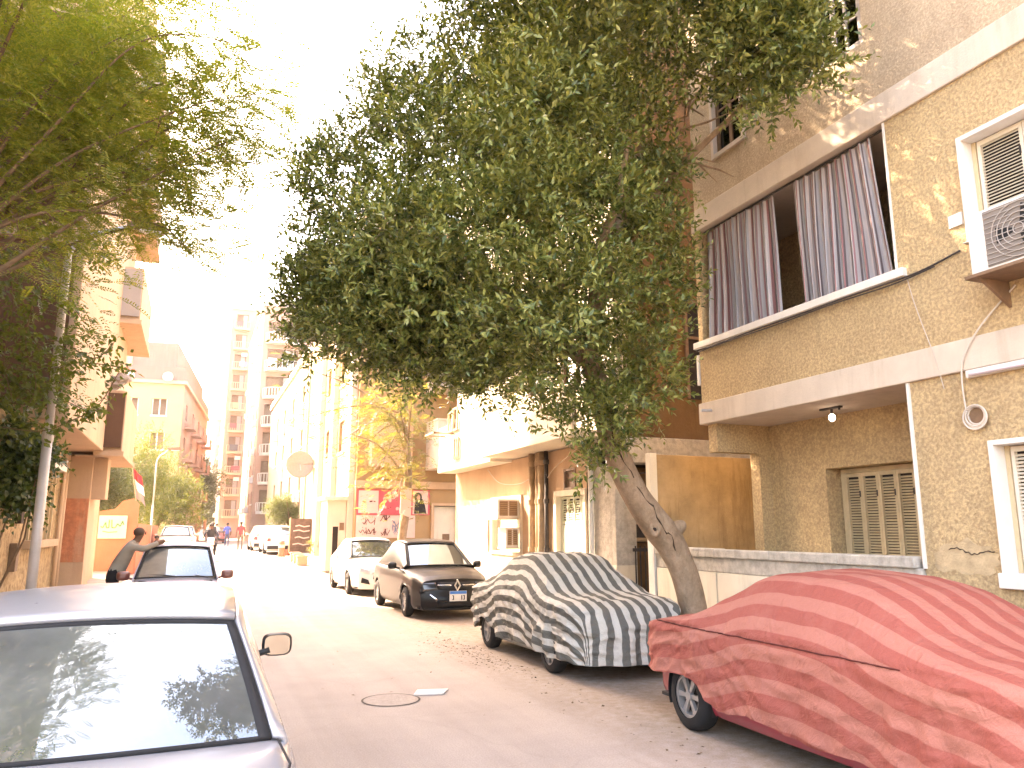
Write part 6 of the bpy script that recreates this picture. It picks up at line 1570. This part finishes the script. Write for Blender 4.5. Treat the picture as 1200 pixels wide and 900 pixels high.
# creeper on the left
MAT['vine_leaf'] = leafmat('creeper_leaf', [(.028, .050, .012), (.045, .070, .016), (.075, .098, .022), (.10, .125, .03)], .35, .35)
MAT['vine_bright'] = leafmat('bright_creeper_leaf', [(.09, .115, .02), (.13, .15, .03), (.075, .105, .025)], .45, .4)
vn = thing('creeper', 'dark leafed creeper heaped against the brown block behind the lamp post', 'creeper', (-2.9, 15.0, .1))
poly = [(-60, 470), (10, 470), (45, 490), (58, 520), (80, 548), (60, 560), (48, 590), (20, 600), (-60, 600)]
C, Rr = clumps_f(poly, 40, lambda x, y: 13.2, .7, .12, .32, g2)
sh = shoots(C, Rr, 1300, 9, .35, .105, .085, -.1, .8, .5, .8, g2); leaf_mesh('foliage', *sh, MAT['vine_leaf'], vn, .18)
stm = []
for i in range(9):
    a = np.array((-3.0 - .25 * g2.random(), 14.2 + 1.2 * g2.random(), .12)); b = C[g2.integers(0, len(C))]
    q = MB(); q.tube([tuple(a), tuple(a * .5 + b * .5 + g2.normal(size=3) * .12), tuple(b)], [.02, .016, .01], 6); q.build('stem', MAT['bark_brown'], vn)
hv = thing('hanging_creeper', 'long creeper sprays with bright leaves hanging before the brown balcony', 'creeper', (-2.9, 12.5, .1))
runs = [[(0, 470), (40, 475), (75, 470), (110, 480), (140, 435)], [(0, 500), (50, 505), (90, 490), (118, 478)], [(20, 440), (60, 432), (100, 425), (148, 432)], [(-10, 290), (40, 300), (80, 285), (120, 310)], [(-10, 330), (35, 345), (75, 350), (100, 380)], [(-10, 380), (30, 400), (70, 400), (110, 420), (135, 400)], [(-10, 250), (30, 262), (60, 270), (100, 282), (132, 300)], [(10, 300), (15, 360), (5, 420), (15, 470)], [(40, 350), (30, 400), (42, 450), (30, 480)], [(-10, 430), (20, 450), (50, 455), (80, 440)]]
P_, D_, N_ = [], [], []
for i, rn in enumerate(runs):
    dd = 12.0 + g2.uniform(-.5, .6); pts = crom([survey(x, y, dd + .12 * j) for j, (x, y) in enumerate(rn)], 26)
    q = MB(); q.tube([tuple(p) for p in pts], [.008] * 25 + [.003], 5); q.build('stem', MAT['bark_brown'], hv)
    for p in pts:
        for _ in range(7): P_.append(p + g2.normal(size=3) * (.10, .10, .09)); D_.append(g2.normal(size=3) * (.7, .5, .4) + (.35, 0, -.55)); N_.append(g2.normal(size=3) * .5 + (0, -.5, .7))
n = len(P_); leaf_mesh('foliage', np.array(P_), np.array(D_), np.array(N_), .11 * (.6 + .7 * g2.random(n)), .065 * (.7 + .6 * g2.random(n)), MAT['vine_bright'], hv, .15)
k = 260; px = np.c_[g2.uniform(-20, 130, k), g2.uniform(230, 470, k)]; px = px[(px[:, 0] < 150 - .22 * (px[:, 1] - 230))]
pos = np.array([survey(a, b, 11.5 + g2.random()) for a, b in px]); dirs = g2.normal(size=(len(pos), 3)) * (.8, .5, .3) + (.7, 0, -.2)
leaf_mesh('sprays', *fronds(pos, dirs, .36, 9, .085, .028, .6, g2), MAT['vine_bright'], hv, .08)

# ------------------------------------------------------------ the yellow street tree by the posters
MAT['yellow_leaf'] = leafmat('sunlit_yellow_leaf', [(.17, .15, .06), (.22, .19, .075), (.14, .14, .06), (.26, .22, .10)], .45, .5)
yt = thing('poster_tree', 'slender tree with yellow feathery leaves in front of the poster board', 'tree', (7.2, 27.6, .13))
q, _, _ = trunk_mesh([(7.02, 27.6, .1), (7.0, 27.6, 1.2), (7.12, 27.6, 2.4), (7.18, 27.6, 3.6), (7.1, 27.6, 5.0), (7.0, 27.6, 6.6)], [.20, .17, .16, .15, .13, .08], 14, 40, 4); q.build('trunk', MAT['bark'], yt, smooth=True)
g3 = np.random.default_rng(9); nodes_ = []
for i in range(16):
    a = np.array((7.1, 27.6, 3.6 + 2.6 * g3.random())); e = survey(g3.uniform(345, 490), g3.uniform(430, 590), g3.uniform(23.5, 27.5)); m1 = (a + e) / 2 + (0, 0, .35)
    q, bc, _ = trunk_mesh([tuple(a), tuple(m1), tuple(e)], [.05, .03, .008], 7, 16, i, .03); q.build('branch', MAT['bark'], yt, smooth=True); nodes_ += [bc[k] for k in range(5, 16)]
BN = np.array(nodes_); k = 800; pos = BN[g3.integers(0, len(BN), k)] + g3.normal(size=(k, 3)) * (.55, .5, .4); dirs = g3.normal(size=(k, 3)) * (1, .8, .35) + (-.4, -.1, -.1)
leaf_mesh('crown', *fronds(pos, dirs, .42, 9, .13, .035, .5, g3), MAT['yellow_leaf'], yt, .05)
q = MB(); q.hexa([(6.86, 27.36, 2.35), (7.26, 27.36, 2.2), (7.26, 27.40, 2.2), (6.86, 27.40, 2.35), (6.88, 27.36, 3.3), (7.28, 27.36, 3.25), (7.28, 27.40, 3.25), (6.88, 27.40, 3.3)])
tag(q.build('notice_board', MAT['pale_poster']), 'tilted pale board nailed to the slender street tree', 'board')

# ------------------------------------------------------------ trees, bush and plants farther off
def round_tree(name, label, loc, crown_c, rad, n_cl, n_sh, lf, mat, trunk_r, seed, cat='tree', lumpy=.45, stem='trunk', group=None):
    g = np.random.default_rng(seed); t = thing(name, label, cat, loc, group=group)
    top = np.array(crown_c)
    q, _, _ = trunk_mesh([loc, tuple(np.array(loc) * .5 + top * .5 + (.1, 0, 0)), tuple(top + (0, 0, rad[2] * .3))], [trunk_r, trunk_r * .8, trunk_r * .3], 10, 16, seed, .05); q.build(stem, MAT['bark_brown'], t, smooth=True)
    for i in range(5):
        e = top + g.normal(size=3) * np.array(rad) * .45; q = MB(); a = np.array(loc) * .4 + top * .6
        q.tube([tuple(a), tuple((a + e) / 2 + (0, 0, .2)), tuple(e)], [trunk_r * .5, trunk_r * .3, trunk_r * .12], 6); q.build('limb', MAT['bark_brown'], t)
    u = norm(g.normal(size=(n_cl, 3))) * (g.random((n_cl, 1)) ** .4); C = top + u * np.array(rad); Rr = min(rad) * lumpy * (.5 + .6 * g.random(n_cl))
    leaf_mesh('crown' if stem == 'trunk' else 'foliage', *shoots(C, Rr, n_sh, 9, lf * 4, lf, lf * .45, .3, .7, .4, .2, g), mat, t)
    return t
MAT['garden_leaf'] = leafmat('garden_leaf', [(.075, .095, .022), (.11, .125, .03), (.16, .165, .045), (.09, .11, .03)], .4, .5)
MAT['dull_leaf'] = leafmat('dull_green_leaf', [(.055, .07, .03), (.08, .095, .04), (.10, .11, .05)], .35, .5)
round_tree('garden_tree', 'round yellow green tree behind the salmon wall', (-3.9, 50, .5), (-3.6, 50, 4.9), (2.6, 2.4, 2.6), 60, 3600, .13, MAT['garden_leaf'], .18, 31)
round_tree('garden_tree', 'broad low yellow green tree leaning over the salmon wall to the parked cars', (-2.6, 57, .5), (-1.9, 57, 3.6), (2.4, 2.4, 2.0), 50, 3000, .13, MAT['garden_leaf'], .16, 32)
round_tree('garden_tree', 'tall dull green tree shading the salmon gate wall', (-4.6, 41, .4), (-4.2, 41, 3.9), (1.5, 1.8, 1.7), 40, 2200, .12, MAT['dull_leaf'], .15, 33)
round_tree('street_tree', 'hazy grey green tree far down the left of the street', (-1.0, 100, .5), (-.2, 100, 6.0), (3.2, 3.2, 4.0), 50, 2500, .22, MAT['dull_leaf'], .25, 34)
round_tree('street_tree', 'hazy grey green tree standing before the low end block', (2.0, 140, .5), (1.6, 140, 6.0), (4.0, 3.0, 4.2), 50, 2500, .28, MAT['dull_leaf'], .3, 35)
round_tree('clipped_bush', 'clipped round yellow green bush by the white saloon', (6.15, 55, .5), (6.15, 55, 2.9), (1.55, 1.4, 1.1), 60, 3600, .085, MAT['garden_leaf'], .16, 36, 'bush', .4, 'stem')
round_tree('weed_clump', 'small yellow weed growing by the dark notice panel', (5.9, 40.5, .4), (5.9, 40.5, 1.0), (.35, .3, .4), 14, 260, .07, MAT['yellow_leaf'], .03, 37, 'weed', .5, 'stem')

# ------------------------------------------------------------ people
SKIN = paint('brown_skin', (.16, .085, .05), .6, .08, 6)
def person(label, loc, rz, J, cols, name='person', group=None, scale=1.0, sub=2):
    """J: joints -> (x, y, z, r); the body is one skinned surface"""
    E = [('pelvis', 'belly'), ('belly', 'chest'), ('chest', 'neck'), ('neck', 'chin'), ('chin', 'head'), ('head', 'crown'), ('chest', 'sh_l'), ('sh_l', 'el_l'), ('el_l', 'wr_l'), ('wr_l', 'ha_l'), ('chest', 'sh_r'), ('sh_r', 'el_r'), ('el_r', 'wr_r'), ('wr_r', 'ha_r'),
         ('pelvis', 'hip_l'), ('hip_l', 'kn_l'), ('kn_l', 'an_l'), ('an_l', 'to_l'), ('pelvis', 'hip_r'), ('hip_r', 'kn_r'), ('kn_r', 'an_r'), ('an_r', 'to_r')]
    names = list(J); ix = {n: i for i, n in enumerate(names)}
    me = bpy.data.meshes.new('body'); me.from_pydata([tuple(np.array(J[n][:3]) * scale) for n in names], [(ix[a], ix[b]) for a, b in E if a in ix and b in ix], [])
    tmp = link(bpy.data.objects.new('tmp_body', me)); sk = tmp.modifiers.new('skin', 'SKIN'); sk.use_smooth_shade = True
    for i, n in enumerate(names): r_ = J[n][3] * scale; me.skin_vertices[0].data[i].radius = (r_, r_); 
    me.skin_vertices[0].data[ix['pelvis']].use_root = True
    s2 = tmp.modifiers.new('sub', 'SUBSURF'); s2.levels = sub; s2.render_levels = sub
    dg = bpy.context.evaluated_depsgraph_get(); fin = bpy.data.meshes.new_from_object(tmp.evaluated_get(dg)); bpy.data.objects.remove(tmp)
    root = thing(name, label, 'person', loc, rz, group)
    body = link(bpy.data.objects.new('body', fin)); body.parent = root
    for m_ in (SKIN, cols['top'], cols['legs'], cols['shoes'], cols['hair']): fin.materials.append(m_)
    pts = {n: np.array(J[n][:3]) * scale for n in names}
    seg_m = {}
    for a, b in E:
        if a not in ix or b not in ix: continue
        m_ = 1
        if 'kn' in b or 'an' in b or 'hip' in b: m_ = 2
        if 'to' in b: m_ = 3
        if b in ('chin', 'head', 'crown') or 'ha_' in b: m_ = 0
        if 'wr_' in b: m_ = 0 if cols.get('short') else 1
        seg_m[(a, b)] = m_
    segs = [(pts[a], pts[b], m_) for (a, b), m_ in seg_m.items()]
    mi = []
    for p in fin.polygons:
        c = np.array(p.center); best = (1e9, 0)
        for a, b, m_ in segs:
            d = b - a; t = max(0, min(1, np.dot(c - a, d) / max(1e-9, np.dot(d, d)))); q = np.linalg.norm(c - a - t * d)
            if q < best[0]: best = (q, m_)
        mi.append(best[1])
    fin.polygons.foreach_set('material_index', mi); fin.polygons.foreach_set('use_smooth', [True] * len(mi))
    h = np.array(J['head'][:3]) * scale; r_ = J['head'][3] * scale
    if cols.get('hair_on', True):
        q = MB(); q.sphere((h[0], h[1] - .012, h[2] + .035 * scale), r_ * 1.12, 14, 10, sq=(.95, 1.05, .82)); q.build('hair', cols['hair'], root, smooth=True, local=True)
    q = MB(); q.sphere((h[0], h[1] + r_ * 1.0, h[2] - .01), r_ * .22, 8, 6, sq=(.7, 1, 1.1)); q.build('nose', SKIN, root, smooth=True, local=True)
    for sg in (-1, 1):
        q = MB(); q.sphere((h[0] + sg * r_ * .98, h[1], h[2] - .01), r_ * .28, 8, 6, sq=(.4, .8, 1.2)); q.build('ear', SKIN, root, smooth=True, local=True)
    return root
def standing(walk=.0, arm=.1):
    return {'pelvis': (0, 0, .95, .13), 'belly': (0, 0, 1.10, .125), 'chest': (0, .0, 1.33, .15), 'neck': (0, .01, 1.49, .06), 'chin': (0, .03, 1.56, .062), 'head': (0, .02, 1.65, .092), 'crown': (0, .01, 1.73, .06),
            'sh_l': (-.18, 0, 1.42, .062), 'el_l': (-.25, -arm, 1.14, .048), 'wr_l': (-.25, arm * .6, .90, .036), 'ha_l': (-.25, arm, .80, .035), 'sh_r': (.18, 0, 1.42, .062), 'el_r': (.25, arm, 1.14, .048), 'wr_r': (.25, arm * 2, .92, .036), 'ha_r': (.25, arm * 2.4, .83, .035),
            'hip_l': (-.09, 0, .88, .095), 'kn_l': (-.10, walk * .8, .49, .062), 'an_l': (-.10, walk * .7, .08, .045), 'to_l': (-.11, walk * .7 + .14, .04, .038), 'hip_r': (.09, 0, .88, .095), 'kn_r': (.10, -walk * .4, .49, .062), 'an_r': (.10, -walk * 1.2, .10, .045), 'to_r': (.11, -walk * 1.2 + .13, .045, .038)}
hairm = paint('short_dark_hair', (.035, .028, .024), .8)
# the man leaning with his forearms on the roof of the lavender hatchback (local +x towards the car)
Jm = {'pelvis': (-.10, 0, .95, .14), 'belly': (-.03, .0, 1.10, .145), 'chest': (.10, .0, 1.34, .155), 'neck': (.19, .02, 1.50, .062), 'chin': (.235, .03, 1.57, .066), 'head': (.245, .03, 1.655, .092), 'crown': (.235, .03, 1.73, .062),
      'sh_l': (.10, .19, 1.43, .07), 'el_l': (.32, .25, 1.36, .06), 'wr_l': (.52, .16, 1.46, .046), 'ha_l': (.65, .12, 1.505, .036), 'sh_r': (.12, -.19, 1.43, .07), 'el_r': (.34, -.23, 1.38, .06), 'wr_r': (.54, -.10, 1.47, .046), 'ha_r': (.66, -.04, 1.525, .036),
      'hip_l': (-.12, .10, .88, .105), 'kn_l': (-.09, .12, .49, .07), 'an_l': (-.16, .12, .08, .048), 'to_l': (-.02, .13, .04, .042), 'hip_r': (-.12, -.10, .88, .105), 'kn_r': (-.04, -.11, .49, .07), 'an_r': (-.22, -.12, .08, .048), 'to_r': (-.08, -.13, .04, .042)}
man = person('man in a grey shirt and dark trousers leaning his arms on a car roof', (-1.13, 15.75, .0), 0, Jm, dict(top=paint('grey_beige_shirt', (.30, .255, .20), .9, .06, 6, .3, 12), legs=paint('black_trousers', (.018, .016, .016), .9), shoes=MAT['black_rubber'], hair=hairm, hair_on=False), scale=1.05)
q = MB(); q.sphere((.243, .02, 1.748), .098, 14, 10, sq=(.98, .98, .86)); q.build('hair', paint('cropped_grey_hair', (.10, .062, .042), .85), man, smooth=True, local=True)
q = MB(); q.tube([(.64, .0, 1.60), (.70, -.02, 1.61)], [.055, .05], 8)
def walker(label, x, y, top, legs, rz=0, walk=.18, scale=1.0, short=True): return person(label, (x, y, gz(y)), rz, standing(walk), dict(top=top, legs=legs, shoes=MAT['black_rubber'], hair=hairm, short=short), scale=scale, sub=1)
T = lambda n, c: paint(n, c, .9, .06)
walker('person in a red top and pale trousers walking down the road', 2.85, 52, T('red_top', (.30, .07, .07)), T('khaki_trousers', (.22, .17, .12)), 0)
walker('person in a bright blue shirt walking behind the salmon red car', 2.45, 62, T('blue_shirt', (.10, .14, .42)), T('grey_blue_trousers', (.12, .12, .17)), 0)
walker('person in a white top standing between the far pedestrians', 1.9, 70, T('white_top', (.6, .56, .52)), T('brown_trousers', (.12, .08, .06)), R(180))
walker('person in dark clothes standing by the far motorcycle', 1.32, 57, T('charcoal_top', (.05, .05, .06)), T('dark_trousers', (.05, .045, .05)), R(200))
sit = person('person in black sitting on the kerb by the salmon wall', (-1.75, 42, gz(42)), R(-90), {'pelvis': (0, 0, .30, .15), 'belly': (0, .06, .44, .15), 'chest': (0, .12, .66, .16), 'neck': (0, .17, .82, .06), 'chin': (0, .2, .89, .062), 'head': (0, .2, .97, .092), 'crown': (0, .19, 1.05, .06),
    'sh_l': (-.18, .12, .75, .062), 'el_l': (-.25, .28, .55, .05), 'wr_l': (-.12, .44, .52, .038), 'ha_l': (-.04, .48, .5, .036), 'sh_r': (.18, .12, .75, .062), 'el_r': (.25, .28, .55, .05), 'wr_r': (.12, .44, .52, .038), 'ha_r': (.04, .48, .5, .036),
    'hip_l': (-.1, .06, .28, .1), 'kn_l': (-.12, .42, .46, .07), 'an_l': (-.12, .38, .08, .048), 'to_l': (-.12, .52, .045, .04), 'hip_r': (.1, .06, .28, .1), 'kn_r': (.12, .42, .46, .07), 'an_r': (.12, .38, .08, .048), 'to_r': (.12, .52, .045, .04)},
    dict(top=T('black_top', (.02, .02, .022)), legs=T('black_jeans', (.02, .02, .022)), shoes=MAT['black_rubber'], hair=hairm), sub=1)
# motorcycle with a rider coming towards us
mx, my = .85, 39.5; mz = gz(my)
mc = thing('motorcycle', 'dark motorcycle with a pale front fairing ridden towards us', 'motorcycle', (mx, my, mz), R(180))
for y in (.62, -.62):
    o = link(bpy.data.objects.new('wheel', None)); o.parent = mc; o.location = (0, y, .29); o.empty_display_size = .1
    q = MB(); q.ring_yz((0, 0, 0), .21, .29, -.05, .05, 26); q.build('tyre', MAT['black_rubber'], o, local=True)
    q = MB(); q.ring_yz((0, 0, 0), .17, .208, -.03, .03, 26); q.cyl((-.05, 0, 0), (.05, 0, 0), .05)
    for a in np.linspace(0, 2 * math.pi, 7)[:-1]: q.tube([(0, 0, 0), (0, .19 * math.cos(a), .19 * math.sin(a))], .012, 5)
    q.build('rim', MAT['hub'], o, local=True)
q = MB(); q.tube([(-.08, .62, .29), (-.09, .48, .75), (-.09, .42, .98)], .022, 8); q.tube([(.08, .62, .29), (.09, .48, .75), (.09, .42, .98)], .022, 8); q.build('fork', MAT['chrome'], mc, local=True)
q = MB(); q.tube([(0, .42, .9), (0, .1, .6), (0, -.3, .55), (0, -.62, .3)], [.04, .05, .05, .03], 8); q.box(-.14, .14, -.18, .26, .28, .58); q.build('frame', MAT['metal_dark'], mc, local=True)
q = MB(); q.sphere((0, .14, .80), .17, 12, 8, sq=(.8, 1.5, .7)); q.build('tank', carpaint('motorcycle_tank', (.04, .04, .05), .2), mc, smooth=True, local=True)
q = MB(); q.box(-.13, .13, -.68, -.08, .74, .83); q.build('seat', MAT['seat'], mc, local=True, bevel=.03)
q = MB(); q.tube([(-.36, .30, 1.04), (-.12, .40, 1.0), (.12, .40, 1.0), (.36, .30, 1.04)], .016, 8); q.build('handlebar', MAT['metal_dark'], mc, local=True)
q = MB(); q.hexa([(-.16, .50, .72), (.16, .50, .72), (.14, .58, .74), (-.14, .58, .74), (-.17, .42, 1.08), (.17, .42, 1.08), (.13, .48, 1.08), (-.13, .48, 1.08)]); q.build('fairing', wht, mc, local=True, bevel=.03)
q = MB(); q.sphere((0, .58, .90), .08, 12, 8, sq=(1, .5, 1)); q.build('headlight', MAT['light_clear'], mc, smooth=True, local=True)
q = MB(); q.box(-.08, .08, .48, .86, .585, .60); q.build('mudguard', MAT['black_plastic'], mc, local=True)
rider = person('rider in dark clothes on the motorcycle', (mx, my, mz), R(180), {'pelvis': (0, -.28, .92, .15), 'belly': (0, -.24, 1.07, .15), 'chest': (0, -.14, 1.30, .17), 'neck': (0, -.10, 1.46, .065), 'chin': (0, -.07, 1.53, .068), 'head': (0, -.08, 1.62, .10), 'crown': (0, -.09, 1.70, .065),
    'sh_l': (-.19, -.14, 1.38, .07), 'el_l': (-.32, .02, 1.16, .055), 'wr_l': (-.34, .24, 1.09, .042), 'ha_l': (-.33, .31, 1.07, .042), 'sh_r': (.19, -.14, 1.38, .07), 'el_r': (.32, .02, 1.16, .055), 'wr_r': (.34, .24, 1.09, .042), 'ha_r': (.33, .31, 1.07, .042),
    'hip_l': (-.12, -.24, .88, .11), 'kn_l': (-.22, .14, .72, .075), 'an_l': (-.20, -.02, .32, .05), 'to_l': (-.20, .14, .28, .042), 'hip_r': (.12, -.24, .88, .11), 'kn_r': (.22, .14, .72, .075), 'an_r': (.20, -.02, .32, .05), 'to_r': (.20, .14, .28, .042)},
    dict(top=T('dark_jacket', (.04, .04, .045)), legs=T('rider_trousers', (.035, .035, .04)), shoes=MAT['black_rubber'], hair=hairm), sub=1)
# pink bollard behind the white saloon
bo = thing('bollard', 'short salmon pink bollard behind the white saloon', 'bollard', (4.35, 42.0, gz(42)))
q = MB(); q.tube([(0, 0, 0), (0, 0, .12), (0, 0, .7), (0, 0, .78)], [.20, .16, .15, .10], 14); q.build('post', MAT['salmon'], bo, local=True, smooth=True)
q = MB(); q.tube([(0, 0, .45), (0, 0, .6)], .156, 14); q.build('band', MAT['whitewall'], bo, local=True)
q = MB(); q.box(-.28, .28, -.22, .22, 0, .26); q.box(-.2, .2, -.16, .16, .26, .32); o = q.build('concrete_block', MAT['salmon'], bevel=.02); o.location = (4.95, 43.3, gz(43.3)); tag(o, 'low salmon concrete block on the road behind the white saloon', 'block')

# ------------------------------------------------------------ leaf litter and grit by the parked cars
g4 = np.random.default_rng(3)
n = 520; px = np.r_[4.15 - np.abs(g4.normal(size=470)) * .30, g4.uniform(1.0, 5.9, 50)]; py = np.r_[np.r_[g4.normal(11.3, .9, 350), g4.uniform(4.5, 14, 120)], g4.uniform(2, 20, 50)]
cl = g4.normal(size=(n, 2)) * .1
P_ = np.c_[px + cl[:, 0], py + cl[:, 1], np.full(n, .006)]; D_ = np.c_[g4.normal(size=(n, 2)), .15 * g4.random(n)]; N_ = np.c_[.3 * g4.normal(size=(n, 2)), np.ones(n)]
lit = leaf_mesh('leaf_litter', P_, D_, N_, .05 * (.3 + .8 * g4.random(n)), .028 * (.4 + .7 * g4.random(n)), leafmat('dry_leaf', [(.10, .06, .03), (.16, .10, .05), (.07, .045, .025)], .1, .8), None, .06)
lit['label'] = 'dry leaves scattered on the road along the parked cars'; lit['category'] = 'leaves'
# ------------------------------------------------------------ haze in the street
hz = MB(); hz.box(-160, 160, -70, 300, -1.2, 38)
ho = hz.build('haze', None)
ho.data.materials.clear()
hm = bpy.data.materials.new('street_haze'); hm.use_nodes = True; nt = hm.node_tree
nt.nodes.remove(nt.nodes['Principled BSDF'])
pv = nt.nodes.new('ShaderNodeVolumePrincipled'); pv.inputs['Color'].default_value = (1.0, .95, .9, 1); pv.inputs['Density'].default_value = .0004; pv.inputs['Anisotropy'].default_value = .6
nt.links.new(pv.outputs[0], nt.nodes['Material Output'].inputs['Volume'])
ho.data.materials.append(hm); ho['kind'] = 'stuff'
